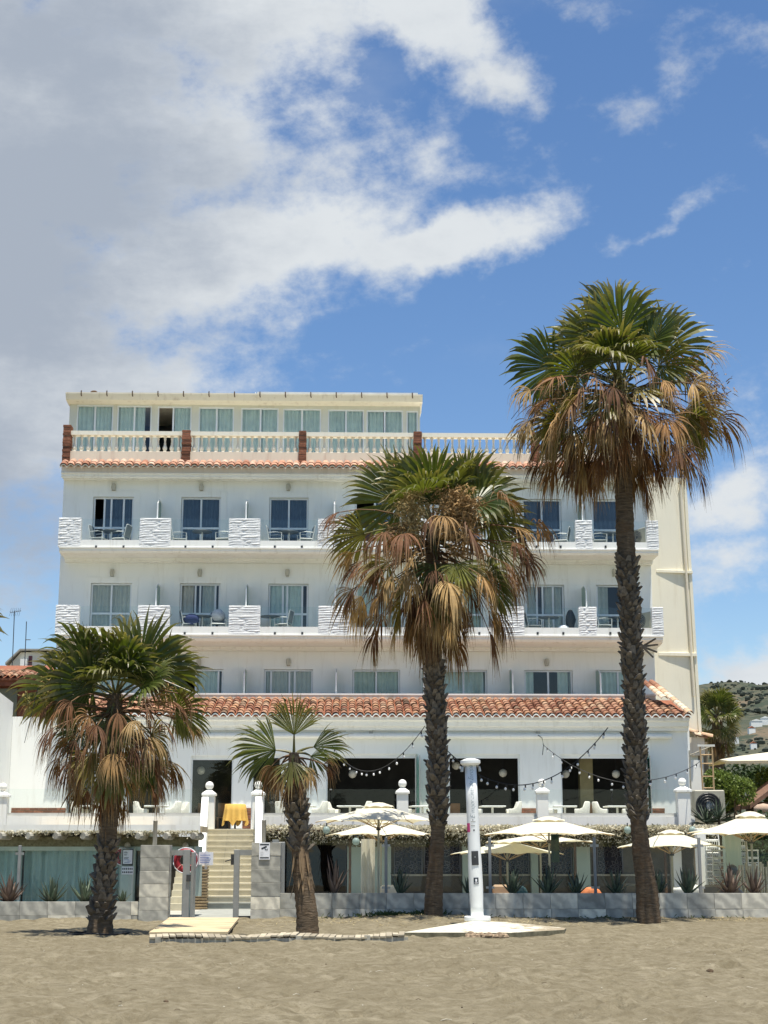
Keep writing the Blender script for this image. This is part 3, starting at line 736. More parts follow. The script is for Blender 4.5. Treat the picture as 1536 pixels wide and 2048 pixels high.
p0, p1 = X(1160, 1560, DG+1.5), X(1186, 1560, DG+1.5)
MB().box(p0, DG+1.5, zT, p1, DG+1.9, zeave-.21).build('inner_pillar', plain('ochre_wall', (.30,.26,.14), .9), hotel)
for i, (a, b, c, d) in enumerate(gh):
    fr = MB()
    for xx0, xx1 in ((a, a+.05), (b-.05, b)): fr.box(xx0, DG+.1, c, xx1, DG+.17, d)
    fr.box(a+.05, DG+.1, d-.13, b-.05, DG+.17, d); 
    fo = fr.build('opening_frame', alu if i > 1 else greymetal, hotel)
    if i in (2, 3, 0):
        MB().quad((a+.05, DG+.14, c), (b-.05, DG+.14, c), (b-.05, DG+.14, d-.13), (a+.05, DG+.14, d-.13)).build('door_pane', glass, fo)
curtain_mesh(gh[1][0]+.9, gh[1][1]-.03, zT+.05, gh[1][3]-.1, DG+.19, 4).build('brown_curtain', plain('brown_drape', (.13,.09,.06), .9), hotel, smooth=True)
# stacked folding glass doors, green at the edges
for px0, side in ((830, 0), (893, 0), (1289, 0), (838, 0), (1296, 0)):
    xx = X(px0, 1560, DG-.3); zz1 = Z(1509, DG-.2)
    f_ = MB().box(xx-.008, DG-.75, zT+.04, xx+.008, DG+.09, zz1-.08).build('folding_glass_door', glass_green, hotel)
    MB().box(xx-.016, DG-.775, zT+.03, xx+.016, DG-.752, zz1-.06).build('door_stile', greymetal, f_)
# brick plinths on the piers
def brick_band(px0, px1, py0, n, seed):
    x0, x1 = X(px0, 1630, DG-.03), X(px1, 1630, DG-.03); z0, z1 = zT+.002, Z(py0, DG-.03); rr = random.Random(seed)
    core = MB().box(x0, DG-.03, z0, x1, DG-.002, z1).build('brick_plinth', mortar, hotel); h = (z1-z0)/n; bl = .30
    for c in range(n):
        x = x0 - (bl/2 if c % 2 else 0)
        while x < x1-.02:
            a, b = max(x, x0)+.005, min(x+bl, x1)-.005
            if b-a > .03: MB().box(a, DG-.045-rr.uniform(0,.012), z0+c*h+.008, b, DG-.031, z0+(c+1)*h-.008).build('brick', brickm, core)
            x += bl
for i, (a, b) in enumerate(((22,131),(485,502),(638,651),(1043,1076),(1302,1330))): brick_band(a, b, 1616, 9, i)
# cornice below the lower eave, frieze line, awning boxes
xe0, xe1 = X(100, 1440, DG-.4), X(1383, 1433, DG-.5)
pf = [(DG-.40, zeave+.03), (DG-.40, zeave-.12), (DG-.30, zeave-.16), (DG-.27, zeave-.30), (DG-.16, zeave-.36), (DG-.14, zeave-.44), (DG-.001, zeave-.47), (DG-.001, zeave+.03)]
MB().prism(pf[::-1], xe0, xe1-.05).build('lower_cornice', white2, hotel)
for a, b, in ((395, 852), (868, 1343)):
    za = Z(1472, DG-.15); x0, x1 = X(a, 1472, DG-.15), X(b, 1472, DG-.15)
    pr = [(DG-.15+.11*cos(t*pi/6), za+.085*sin(t*pi/6)) for t in range(12)]
    MB().prism(pr[::-1], x0, x1).build('awning_box', white2, hotel)
for px in (742, 1076): p = hb(px, 1463, DG); MB().box(p.x-.06, DG-.1, p.z-.07, p.x+.06, DG-.002, p.z+.07).build('flood_lamp', MATS['beige_lamp'], hotel)
# lower tiled roof
ys0, zs0 = DG-.52, zeave+.02; ys1, zs1 = 54.15, Z(1399, 54.15)
slope = atan2(zs1-zs0, ys1-ys0); Ls = math.hypot(zs1-zs0, ys1-ys0)
MB().prism([(ys0+.03, zs0), (ys1, zs1), (ys1, zs1-.2), (ys0+.2, zs0-.06)][::-1], xe0, xe1-.02).build('roof_underlay', tilepan, hotel)
ncol = round((xe1-xe0)/.266); spc = (xe1-xe0)/ncol; nrow = 7; rowl = Ls/nrow
cells = []; hipx0 = X(1305, 1370, 54.2)
for r in range(nrow):
    for c in range(ncol):
        x = xe0+spc*(c+.5); yy = ys0+r*rowl*cos(slope)
        lim = xe1 - (xe1-hipx0)*((yy-ys0)/(ys1-ys0))
        if x > lim-.08: continue
        vis = -(x) if False else 0
        cells.append((r, c, x))
xvis0 = X(365, 1420, DG); vis = [q for q in cells if q[2] > xvis0]; tr_ = random.Random(9)
vis.sort(key=lambda q: (q[0] >= 5, q[0])); 
roof = MB().box(xe0, ys1-.02, zs1-.25, hipx0, ys1+.06, zs1-.02).build('tiled_roof', tilepan, hotel)
def tile_tf(r, c, x):
    yy = ys0 + r*rowl*cos(slope); zz = zs0 + r*rowl*sin(slope)
    return (x+tr_.uniform(-.012,.012), yy+tr_.uniform(-.015,.015), zz+.012+tr_.uniform(-.008,.008)), (slope-R(2.2), 0, tr_.uniform(-.05,.05))
for q in vis[:300]:
    l, e = tile_tf(*q); inst('roof_tile', t_red, roof, l, e)
rest = [q for q in cells if q not in set(vis[:300])]
m = MB()
for q in rest:
    l, e = tile_tf(*q); M = Matrix.Translation(l) @ Matrix.Rotation(e[2], 4, 'Z') @ Matrix.Rotation(e[0], 4, 'X')
    m.add([M @ v.co for v in t_red.vertices], [tuple(p.vertices) for p in t_red.polygons])
def m_tile_stuff():
    t = NT('terracotta_tiles_joined'); ri_ = t.n.new('ShaderNodeNewGeometry').outputs['Random Per Island']
    k = t.ramp(ri_, (0, (.32,.165,.100)), (.2, (.39,.225,.145)), (.4, (.27,.13,.08)), (.52, (.19,.08,.05)), (.66, (.43,.24,.135)), (.8, (.10,.06,.04)), (.9, (.45,.29,.18)), (1, (.40,.22,.13)))
    n = t.noise(t.coord(), 9, 7, .65); k = t.mix(t.math('MULTIPLY', t.step(n, .5, .75), .5), k, (.06,.045,.03))
    return t.done(t.bsdf(k, .85, t.bump(n, .4, .01), 0, .25))
tag(m.build('roof_tiles_beyond', m_tile_stuff(), roof), kind='stuff')
eave_lip(xe0, xe1, ncol, ys0-.015, zs0-.025, .125, white2, roof)
# hip ridge at the right end
pa, pb = Vector((xe1-.05, ys0+.02, zs0+.08)), Vector((hipx0+.02, ys1, Z(1366, 54.2)))
for row, off in ((0, Vector((0,0,0))), (1, Vector((-.26, .12, .03)))):
    n = 11
    for i in range(n):
        if row == 1 and i < 5: continue
        p = pa.lerp(pb, i/n) + off*(1 if row else 0); d = (pb-pa).normalized()
        o = inst('ridge_tile', t_cream if i < 9 else t_red, roof, p, (0,0,0)); o.rotation_mode = 'QUATERNION'; o.rotation_quaternion = d.to_track_quat('Y', 'Z')
# small gable wall behind the hip and the parapet of the second-storey terrace
MB().box(xe0, ys1+.065, zs1-.1, hipx0+.1, ys1+.20, Z(1390, 54.2)).build('roof_parapet', pinkplaster, hotel)
MB().box(xe0, ys1+.05, Z(1390, 54.2), hipx0+.12, ys1+.23, Z(1388, 54.2)+.02).build('parapet_coping', white2, hotel)
MB().box(xe0, ys1+.21, zR2-.25, gr_, DF-.001, zR2-.17).build('upper_terrace_floor', pave, hotel)
# cream wing on the right, set back and slightly turned
wa, wb_ = Vector((X(1296, 1000, 55.62), 55.62)), Vector((X(1379, 1130, 55.95), 55.95))
wt, wbm = .46, 0
ztw = Z(952, 55.62, 1300)
zbw = zT-.2; xtw = X(1371, 960, 55.95); xbw = X(1398, 1400, 55.95) + (X(1398,1400,55.95)-X(1371,960,55.95))*.55
wm = MB()
wm.add([(wa.x-.3,55.62-.07,zbw),(xbw,55.95,zbw),(xtw,55.95,ztw),(wa.x-.3,55.62-.07,ztw),(wa.x-.3,68,zbw),(xbw,68,zbw),(xtw,68,ztw),(wa.x-.3,68,ztw)],
       [(0,1,2,3),(1,5,6,2),(5,4,7,6),(4,0,3,7),(3,2,6,7)])
wing = wm.build('side_wing', cream, hotel)
def wing_y(x): return 55.62 + (x-wa.x)/(xbw-wa.x)*.33
for py0, py1, pxa, pxb in ((1141,1146,1312,1384),(1306,1312,1316,1392)):
    z0, z1 = Z(py1, 55.8, 1350), Z(py0, 55.8, 1350); x0, x1 = X(pxa, py0, 55.7), X(pxb, py0, 55.95)
    m = MB(); vs = []
    for x, d in ((x0, .015), ((x0+x1)/2, .055), (x1, .10)):
        y = wing_y(x); vs += [(x, y-d, z0), (x, y+.05, z0), (x, y+.05, z1+.03), (x, y-d, z1)]
    fs = [(0,4,7,3),(3,7,6,2),(1,0,3,2),(0,1,5,4),(4,8,11,7),(7,11,10,6),(4,5,9,8),(8,9,10,11)]
    m.add(vs, fs); m.build('drip_ledge', cream, wing)
pp0, pp1 = hb(1361, 962, 55.75), hb(1389, 1392, 55.75)
MB().tube([(pp0.x, wing_y(pp0.x)-.07, pp0.z), (pp1.x, wing_y(pp1.x)-.07, pp1.z)], .05, 8).build('downpipe', creamtrim, wing)
# corner strip right of the downpipe
m = MB(); a0, a1 = hb(1367, 962, 55.85), hb(1393, 1392, 55.85)
m.add([(a0.x,55.88,a0.z+.1),(xtw+.01,55.88,a0.z+.1),(xbw+.02,55.88,zbw),(a1.x+.10,55.88,zbw),(a0.x,56.2,a0.z+.1),(xtw+.01,56.2,a0.z+.1),(xbw+.02,56.2,zbw),(a1.x+.1,56.2,zbw)],
      [(3,2,1,0),(0,1,5,4),(1,2,6,5),(3,0,4,7)]); m.build('corner_strip', cream, wing)
for k in (3, 4):     # split air conditioners at the right end of each balcony
    pass

# ================================================================ RAISED TERRACE
ter = thing('raised_terrace', 'white edged raised terrace in front of the restaurant with columns under its edge', 'terrace', (0,0,0), YAW)
tx0, tx1 = X(-120, 1640, DT), X(1389, 1640, DT)
zk0, zk1 = Z(1648, DT), Z(1633, DT)
MB().box(tx0, DT+.02, zT-.30, tx1, DG-.001, zT).build('deck', deckm, ter)
sx0, sx1 = X(409, 1650, DT), X(521, 1650, DT)
for a, b in ((tx0, sx0), (sx1, tx1)):
    MB().box(a, DT-.06, zT-.42, b, DT+.019, zk1).build('edge_kerb', white2, ter)
    MB().box(a, DT+.021, zT+.001, b, DT+.16, zk1+.10).build('glass_channel', plain('grey_coping', (.45,.45,.42), .7) if a == tx0 else MATS['grey_coping'], ter)
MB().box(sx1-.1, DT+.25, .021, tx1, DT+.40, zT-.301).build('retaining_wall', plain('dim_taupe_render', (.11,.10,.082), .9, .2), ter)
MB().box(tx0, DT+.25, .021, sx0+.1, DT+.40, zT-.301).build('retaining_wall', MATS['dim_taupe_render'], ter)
MB().box(tx1-.14, DT+.41, .021, tx1, DG-.01, zT-.301).build('end_wall', white, ter)
zl0, zl1, zdd = Z(1748, DT+.2), Z(1688, DT+.2), Z(1790, DT+.2)
for i, (a, b, m) in enumerate(((692,782,mint),(925,946,mint),(1062,1076,mint),(1148,1180,mint),(1343,1363,white),(1452,1483,mint))):
    if a > 1400: continue
    x0, x1 = X(a, 1720, DT), X(b, 1720, DT)
    MB().box(x0, DT-.02, .021, x1, DT+.249, zT-.43).build('column', m, ter)
latm = plain('grey_lattice_metal', (.10,.10,.12), .5, .1, spec=.5); darkpane = glassmat('dark_glazing', (.10,.12,.16), 1.5, boost=1.4)
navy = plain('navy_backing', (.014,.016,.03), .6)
for a, b in ((560,690),(788,845),(848,921),(950,1058),(1080,1144),(1194,1246)):
    x0, x1 = X(a, 1720, DT+.2), X(b, 1720, DT+.2)
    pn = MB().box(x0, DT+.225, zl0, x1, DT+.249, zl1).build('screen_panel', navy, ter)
    if a == 560: continue
    m = MB(); cs = .46; nx = max(1, round((x1-x0)/cs)); nz_ = max(1, round((zl1-zl0)/cs)); cw, ch = (x1-x0)/nx, (zl1-zl0)/nz_; y = DT+.205
    for i in range(nx):
        for j in range(nz_):
            cx, cz = x0+cw*(i+.5), zl0+ch*(j+.5)
            for k in range(8):
                an = k*pi/4; an2 = an+pi/8; r1, r2, r3 = .16, .30, .44
                P = lambda r, t: (cx+r*cw*cos(t), y, cz+r*ch*sin(t))
                for q in ((P(r1,an),P(r2,an2)),(P(r1,an+pi/4),P(r2,an2)),(P(r2,an2),P(r3+.08,an)),(P(r2,an2),P(r3+.08,an+pi/4)),(P(r1,an),P(.05,an2))):
                    m.tube(q, .010, 3, False)
    m.box(x0, y-.01, zl0, x0+.03, y+.015, zl1); m.box(x1-.03, y-.01, zl0, x1, y+.015, zl1)
    m.build('lattice', latm, pn)
MB().box(X(783,1750,DT+.1), DT+.14, zl0-.06, X(1340,1750,DT+.1), DT+.248, zl0-.004).build('bench_ledge', plain('mottled_ledge', (.36,.34,.28), .9, .3, 9), ter)
# posts with ball finials
def post(px, py_top, label, w=.34, x_only=None, D=DT, py_base=1655):
    p = hb(px, 1640, D); zt = Z(py_top, D, px); zb = zT-.42
    o = thing('ball_topped_post', label, 'post', hloc((p.x, D-.02, zb)), YAW, 'ball topped posts along the terrace edge')
    h = zt - zb; hc = h-.42
    MB().bevbox(-w/2, -w/2, 0, w/2, w/2, hc, .012).build('shaft', white2, o)
    m = MB()
    for s, z0, z1 in ((w/2+.04, hc+.001, hc+.06),): m.box(-s,-s,z0,s,s,z1)
    vs = []
    for s, z in ((w/2+.04, hc+.061), (w/2-.02, hc+.11), (.09, hc+.155), (.06, hc+.175)): vs += [(-s,-s,z),(s,-s,z),(s,s,z),(-s,s,z)]
    m.add(vs, [(4*i+j, 4*i+(j+1)%4, 4*i+4+(j+1)%4, 4*i+4+j) for i in range(3) for j in range(4)] + [(12,13,14,15)])
    m.build('cap', white2, o); MB().ball((0,0,hc+.175+.122), .125, 14).build('ball', white2, o, smooth=True)
    return o
post(3, 1566, 'ball topped white post at the far left end of the terrace')
post(417.5, 1563, 'ball topped white post left of the stair head, by the yellow cloth')
post(516, 1562, 'ball topped white post right of the stair head, beside the small palm')
post(805, 1559, 'ball topped white post above the big cream parasol')
post(1085, 1558, 'ball topped white post behind the apex of the middle parasol')
post(1367, 1556, 'ball topped white post at the right corner of the terrace by the air conditioner', .38)
# glass guards between the posts
def guard(a, b, label):
    x0, x1 = X(a, 1610, DT), X(b, 1610, DT); zt = Z(1578, DT); zb = zk1+.10
    p = hloc(((x0+x1)/2, DT+.09, zb)); o = thing('glass_guard', label, 'glass railing', p, YAW, 'glass guards of the terrace')
    n = max(1, round((x1-x0)/1.7)); w = (x1-x0)/n
    for i in range(n):
        a0 = -(x1-x0)/2 + w*i + .012; MB().box(a0, -.006, 0, a0+w-.024, .006, zt-zb).build('pane', glass_clear, o)
        if i: MB().box(a0-.045, -.02, zt-zb-.03, a0+.025, .02, zt-zb+.006).build('clip', steel, o)
guard(12, 405, 'glass guard of the terrace between the far left post and the stairs')
guard(528, 794, 'glass guard of the terrace behind the small palm')
guard(816, 1075, 'glass guard of the terrace behind the shower mast')
guard(1096, 1354, 'glass guard of the terrace behind the tallest palm')

# ---------------------------------------------------------------- stairs
st = thing('staircase', 'cream tiled outdoor stairs rising from the beach gate to the terrace', 'stairs', (0,0,0), YAW)
nst = 13; y0s = 43.3; y1s = DT+.02; rise = (zT-.03)/nst; run = (y1s-y0s)/nst
stx0, stx1 = X(398, 1740, 45.0), X(514, 1740, 45.0)
for i in range(nst):
    ya = y0s+run*i; MB().box(stx0, ya, .021, stx1, y1s if i == nst-1 else y1s, .03+rise*(i+1)-.004) if False else None
    s_ = MB().box(stx0, ya, .03+rise*i-(.2 if i else .005), stx1, ya+run+.06, .03+rise*(i+1)-.035)
    sp_ = s_.build('step', stepgrey if i == 0 else stepm, st)
    MB().box(stx0, ya-.022, .03+rise*(i+1)-.034, stx1, ya+run-.001 if i < nst-1 else ya+run+.05, .03+rise*(i+1)).build('tread', stepgrey if i == 0 else stepm, sp_)
    MB().box((stx0+stx1)/2-.15, ya-.0035, .03+rise*i+.01, (stx0+stx1)/2-.144, ya-.0012, .03+rise*(i+1)-.036).build('tile_joint', stepgrey, sp_)
# second flight half hidden behind the gate
for i in range(7):
    MB().box(X(336,1760,42.0), 42.4+.28*i, .021, stx0-.03, 42.4+.28*(i+1), .03+rise*(i+1)).build('side_step', stepm, st)
for pxc, pyt, pyb, sgn in ((409, 1594, 1704, 0), (517, 1593, 1690, 1)):
    xb = X(pxc-7+(0), 1650, DT-.3); w = .20
    za, zb = Z(pyt, DT-.25), Z(pyb, 43.4)
    xf = X(pxc-7-(6 if not sgn else -0), 1700, 43.4)
    m = MB(); ya, yb_ = 43.4, DT-.26
    m.add([(xf,ya,zb-1.3),(xf+w,ya,zb-1.3),(xf+w,ya,zb),(xf,ya,zb),(xb,yb_,zT-.5),(xb+w,yb_,zT-.5),(xb+w,yb_,za),(xb,yb_,za)], [(0,1,2,3),(3,2,6,7),(1,5,6,2),(4,0,3,7),(5,4,7,6)])
    m.build('stair_parapet', white2, st)
# ribbed brick pier at the stair foot
x0, x1 = X(389, 1780, 43.2), X(416, 1780, 43.2); z1 = Z(1731, 43.2)
pier = thing('ribbed_pier', 'brown pier of protruding brick courses at the foot of the stairs', 'pier', hloc(((x0+x1)/2, 43.25, .02)), YAW)
core = MB().box(-(x1-x0)/2+.03, -.10, 0, (x1-x0)/2-.03, .16, z1-.02).build('pier_core', mortar, pier)
for c in range(15):
    h = (z1-.02)/15; e = random.uniform(-.012,.012); t_ = .10 if c == 14 else 0
    MB().bevbox(-(x1-x0)/2+e+(.08 if c > 11 else 0), -.15, c*h+.012, (x1-x0)/2+e, .14, (c+1)*h-.014, .012).build('brick', ribm, core)
bp = plain('bright_brick_face', (.45,.30,.18), .9)
# ---------------------------------------------------------------- yellow cloth on its little table
p = hb(470, 1650, DT+.45); tb = thing('small_table', 'small round table under a yellow cloth at the head of the stairs', 'table', hloc((p.x, p.y, zT)), YAW)
MB().lathe([(.30,.70),(.30,.72)], 16).build('table_top', wooddark, tb); MB().lathe([(.03,.02),(.03,.70)], 8).build('table_stem', darkmetal, tb); MB().lathe([(.2,0),(.2,.02)], 12).build('table_foot', darkmetal, tb)
n = 64; vs = [(0,0,.745)]; fs = []
for j, (r, z) in enumerate(((.16,.744),(.29,.74),(.315,.72),(.33,.55),(.345,.35),(.36,.20))):
    for k in range(n):
        a = 2*pi*k/n; f_ = max(0, (j-2)/3); rr = r + .045*f_*sin(a*11+1.0) + .02*f_*sin(a*5)
        zz = z - (.16*f_*max(0, cos(4*a+.6))**2 - .05*f_ if j == 5 else 0); vs.append((rr*cos(a), rr*sin(a), zz))
for k in range(n): fs.append((0, 1+k, 1+(k+1)%n))
for j in range(5):
    for k in range(n): fs.append((1+j*n+k, 1+(j+1)*n+k, 1+(j+1)*n+(k+1)%n, 1+j*n+(k+1)%n))
m = MB(); m.add(vs, fs); cl = m.build('yellow_tablecloth', yellow, None, True, hloc((p.x, p.y, zT)), (0,0,YAW)); tag(cl, 'draped yellow tablecloth hanging in folds at the head of the stairs', 'tablecloth')
mm = MB().lathe([(.05,.747),(.055,.80),(.05,.83)], 8)

# ---------------------------------------------------------------- wicker chairs and white tables on the terrace
def tub_chair(label, loc, rz):
    o = thing('wicker_chair', label, 'chair', loc, rz, 'white wicker chairs on the terrace')
    m = MB(); n = 14; vs = []
    for i in range(n+1):
        a = pi*(-.12) + pi*1.24*i/n           # arms open toward -y
        c_, s_ = cos(a), sin(a); q_ = min(1, max(0, (s_-.38)/.22)); top = .64 + .23*q_*q_*(3-2*q_); ro = .31 + .03*max(0,s_)
        for rr, z in ((ro-.07,.12),(ro,.42),(ro+.035,top-.03),(ro+.01,top),(ro-.03,top-.02),(ro-.05,.42)):
            vs.append((rr*c_, rr*s_*.95, z))
    fs = [(i*6+j, i*6+6+j, i*6+6+(j+1)%6, i*6+(j+1)%6) for i in range(n) for j in range(6)] + [tuple(range(5,-1,-1)), tuple(n*6+j for j in range(6))]
    m.add(vs, fs); m.build('shell', wicker, o, True)
    MB().bevbox(-.25,-.27,.36,.25,.24,.43,.02).build('seat', wicker, o)
    for sx in (-1,1):
        for sy in (-1,1): MB().tube([(sx*.21,sy*.2,.37),(sx*.24,sy*.23,0)], .018, 5).build('leg', tablewhite, o)
    return o
def terrace_table(label, loc, rz=0):
    o = thing('terrace_table', label, 'table', loc, rz, 'white tables on the terrace')
    MB().bevbox(-.38,-.38,.70,.38,.38,.74,.012).build('table_top', tablewhite, o); MB().tube([(0,0,.04),(0,0,.70)], .035, 8).build('table_stem', tablewhite, o)
    MB().box(-.25,-.05,0,.25,.05,.04).box(-.05,-.25,.001,.05,-.051,.041).box(-.05,.051,.001,.05,.25,.041).build('table_foot', tablewhite, o)
    return o
chair0 = tub_chair('', (0,0,0), 0); table0 = terrace_table('', (0,0,0))
used = [0, 0]
def chair(px, D, rz, label):
    p = hloc((X(px, 1630, D), D, zT)); 
    if not used[0]: chair0.location = p; chair0.rotation_euler = (0,0,YAW+rz); chair0['label'] = label; used[0] = 1
    else: dup(chair0, label, p, YAW+rz)
def ttable(px, D, label):
    p = hloc((X(px, 1630, D), D, zT))
    if not used[1]: table0.location = p; table0.rotation_euler = (0,0,YAW+.05); table0['label'] = label; used[1] = 1
    else: dup(table0, label, p, YAW+random.uniform(-.15,.15))
sets = [(183, 'by the dark doorway behind the left palm', (163, 204)), (312, 'before the brown drape', (288, 340, 356)), (605, 'behind the small palm', (572, 634)), (700, 'left of the big parasol top', (668, 722)), (845, 'between the ball post and the middle palm', (820, 862)),
        (985, 'right of the shower mast', (958, 1022)), (1130, 'right of the middle ball post', (1104, 1158)), (1235, 'left of the tallest palm', (1207, 1252))]
words = ['left hand', 'right hand', 'rear']
for tx, where, cs in sets:
    ttable(tx, 48.9, f'white square terrace table {where}')
    for i, c in enumerate(cs):
        s = -1 if c < tx else 1
        chair(c, 48.9 - .25*(i % 2) + (.8 if i == 2 else 0), (pi/2 if s < 0 else -pi/2) + random.uniform(-.35,.35) , f'{words[i]} white wicker armchair of the set {where}')

# ---------------------------------------------------------------- string lights
def lights(pts, sag, nb, label):
    p0, p1 = pts; n = 28; P = []
    for i in range(n+1):
        t = i/n; q = p0.lerp(p1, t); q.z -= sag*4*t*(1-t); P.append(q)
    o = thing('string_light', label, 'string lights', P[0]); L = [q-P[0] for q in P]
    MB().tube(L, .011, 4, False).build('cable', cable, o)
    for k in range(nb):
        t = (k+.6+random.uniform(-.15,.15))/nb; i = min(n-1, int(t*n)); q = L[i].lerp(L[i+1], t*n-i)
        sk = MB().tube([q, q-Vector((0,0,.07))], .018, 5).build('socket', cable, o)
        tl = Vector((random.uniform(-.03,.03), 0, -.11)); MB().ball(q+tl, .029, 8, 1.25).build('bulb', bulbm, sk, True)
A = lambda px, py, D: hloc(hb(px, py, D))
lights((A(663,1490,51.7), A(850,1452,36.2)), .95, 14, 'string of white bulbs sagging from the wall to the middle palm')
lights((A(893,1500,36.2), A(1216,1455,36.0)), 1.05, 18, 'string of bulbs between the middle palm and the tallest palm, passing behind the shower mast')
lights((A(1086,1489,51.6), A(1255,1566,36.2)), .22, 9, 'string of bulbs from the wall hook down to the tallest palm')
lights((A(1284,1562,36.2), A(1402,1522,50.0)), .12, 5, 'string of bulbs from the tallest palm to the right corner pole')
hk = MB().tube([A(1076,1470,51.75), A(1084,1476,51.6), A(1087,1490,51.6), A(1085,1510,51.7)], .014, 5)
tag(hk.build('cable_hook', darkmetal), 'dark hook and cable end hanging from the awning box', 'hook')

# ---------------------------------------------------------------- balcony furniture
def bchair0():
    o = thing('balcony_chair', '', 'chair', (0,0,0), 0, 'pale metal chairs on the balconies')
    fr = MB()
    for s in (-1,1):
        fr.tube([(s*.26,-.26,0),(s*.27,-.27,.62),(s*.27,-.05,.66),(s*.26,.20,.64)], .017, 5)
        fr.tube([(s*.25,.30,0),(s*.25,.20,.43),(s*.25,.29,.88)], .017, 5)
        fr.tube([(s*.26,-.26,.41),(s*.25,.2,.41)], .015, 5)
    fr.tube([(-.25,.29,.88),(-.15,.305,.915),(.15,.305,.915),(.25,.29,.88)], .017, 5); fr.tube([(-.26,-.26,.41),(.26,-.26,.41)], .015, 5); fr.tube([(-.26,-.26,.08),(.26,-.26,.08)], .012, 5)
    fr.build('frame', chairmetal, o)
    MB().bevbox(-.24,-.26,.415,.24,.2,.44,.008).build('seat', chairgrey, o)
    m = MB(); m.add([(-.24,.2,.47),(.24,.2,.47),(.24,.285,.89),(-.24,.285,.89),(-.24,.215,.47),(.24,.215,.47),(.24,.30,.89),(-.24,.30,.89)], [(0,1,2,3),(5,4,7,6),(3,2,6,7),(0,4,5,1),(1,5,6,2),(4,0,3,7)])
    m.build('backrest', chairgrey, o); return o
def btable0():
    o = thing('balcony_table', '', 'table', (0,0,0), 0, 'round tables on the balconies')
    MB().lathe([(.36,.70),(.375,.715),(.36,.73)], 18).build('table_top', tabledark, o); MB().tube([(0,0,.03),(0,0,.70)], .03, 7).build('table_stem', chairmetal, o)
    MB().lathe([(.24,0),(.22,.03)], 14).build('table_foot', tabledark, o); return o
bc, bt = bchair0(), btable0(); ub = [0, 0]
ordw = ['first', 'second', 'third', 'fourth', 'fifth', 'sixth', 'seventh']
def bput(proto, i, px, f, D, rz, label):
    p = hloc((X(px, f['top'], D), D, f['zf']+.002))
    if not ub[i]: proto.location = p; proto.rotation_euler = (0,0,YAW+rz); proto['label'] = label; ub[i] = 1; return proto
    return dup(proto, label, p, YAW+rz)
for k, bay, ch, tx in ((4,0,(196,243),222),(4,1,(358,449),404),(4,2,(550,612),578),(4,5,(1056,1124),1090),(4,6,(1198,),1226),(3,1,(376,),404),(3,2,(568,),540),(3,5,(1066,),1098),(3,6,(1206,),1236)):
    f = fl[k]; fn = 'top floor' if k == 4 else 'third floor'
    bput(bt, 1, tx, f, DB+.82, 0, f'round dark table on the {fn} balcony, {ordw[bay]} bay from the left')
    for c in ch:
        left = c < tx
        bput(bc, 0, c, f, DB+.75+random.uniform(-.08,.08), (pi/2 if left else -pi/2)+random.uniform(-.3,.3), f'metal armchair {"left" if left else "right"} of table, {fn} balcony, {ordw[bay]} bay from left')
f = fl[3]
c_ = bput(bc, 0, 436, f, DB+.7, .2, 'armchair with a grey towel over it on the third floor balcony')
def cloth(name, mat, loc, sx, sy, sz, label, cat, rz=0.0, seed=0):
    n, mm_ = 12, 8; vs = []
    for j in range(mm_+1):
        th = pi*j/mm_
        for i in range(n):
            ph = 2*pi*i/n; k_ = 1+.22*noise.noise((cos(ph)*2+seed, sin(ph)*2, j*.6))
            vs.append((sx*k_*sin(th)*cos(ph), sy*k_*sin(th)*sin(ph), sz*(1-cos(th))*.5*(1+.1*k_)))
    fs = [(j*n+i, j*n+(i+1)%n, (j+1)*n+(i+1)%n, (j+1)*n+i) for j in range(mm_) for i in range(n)]
    m = MB(); m.add(vs, fs); return tag(m.build(name, mat, None, True, loc, (0,0,rz)), label, cat)
# globe pendants and wooden chairs inside the openings
for i, (px, py, wh) in enumerate(((402,1541,'doorway by the yellow cloth'),(705,1548,'wide opening left of the middle palm'),(912,1531,'opening behind the shower mast, at its left'),(1006,1546,'opening behind the shower mast, at its right'),(1131,1548,'right opening, beside the string of bulbs'),(1232,1548,'right opening, near the tallest palm'))):
    p = A(px, py, 52.9); g = thing('globe_pendant', f'dim white globe lamp hanging in the {wh}', 'lamp', p, 0, 'globe pendants in the restaurant'); MB().ball((0,0,0), .14, 12).build('globe', plain('dim_paper_globe', (.55,.52,.44), .8) if i == 0 else MATS['dim_paper_globe'], g, True); MB().tube([(0,0,.13),(0,0,.55)], .008, 4).build('cord', cable, g)
ic = thing('wooden_chair', 'brown wooden chair inside the opening behind the shower mast', 'chair', hloc((X(912,1620,53.2),53.2,zT)), .3, 'wooden chairs inside the restaurant')
wch = plain('warm_chair_wood', (.34,.17,.07), .6, .2)
for sx in (-1,1):
    for sy in (-1,1): MB().tube([(sx*.2,sy*.2,0),(sx*.2,sy*.2,.44)], .022, 5).build('leg', wch, ic)
MB().bevbox(-.23,-.23,.44,.23,.23,.48,.01).build('seat', wch, ic); MB().bevbox(-.22,.19,.50,.22,.225,.95,.01).build('backrest', wch, ic)
for px, wh in ((400,'in the doorway by the yellow cloth'),(448,'right in the doorway by the yellow cloth'),(760,'in the wide opening left of the middle palm'),(1190,'in the right opening by the ochre pillar')): dup(ic, f'brown wooden chair {wh}', hloc((X(px,1620,53.1),53.1,zT)), random.uniform(-.5,.5))
cloth('draped_towel', towel, hloc((X(436,1240,DB+.6), DB+.62, f['zf']+.5)), .24, .18, .42, 'grey and white towel bundled over a balcony chair', 'towel', seed=1)
cloth('navy_bag', bluebag, hloc((X(384,1240,DB+.7), DB+.55, f['zf']+.38)), .30, .2, .36, 'navy cloth bag on a chair of the third floor balcony', 'bag', seed=2)
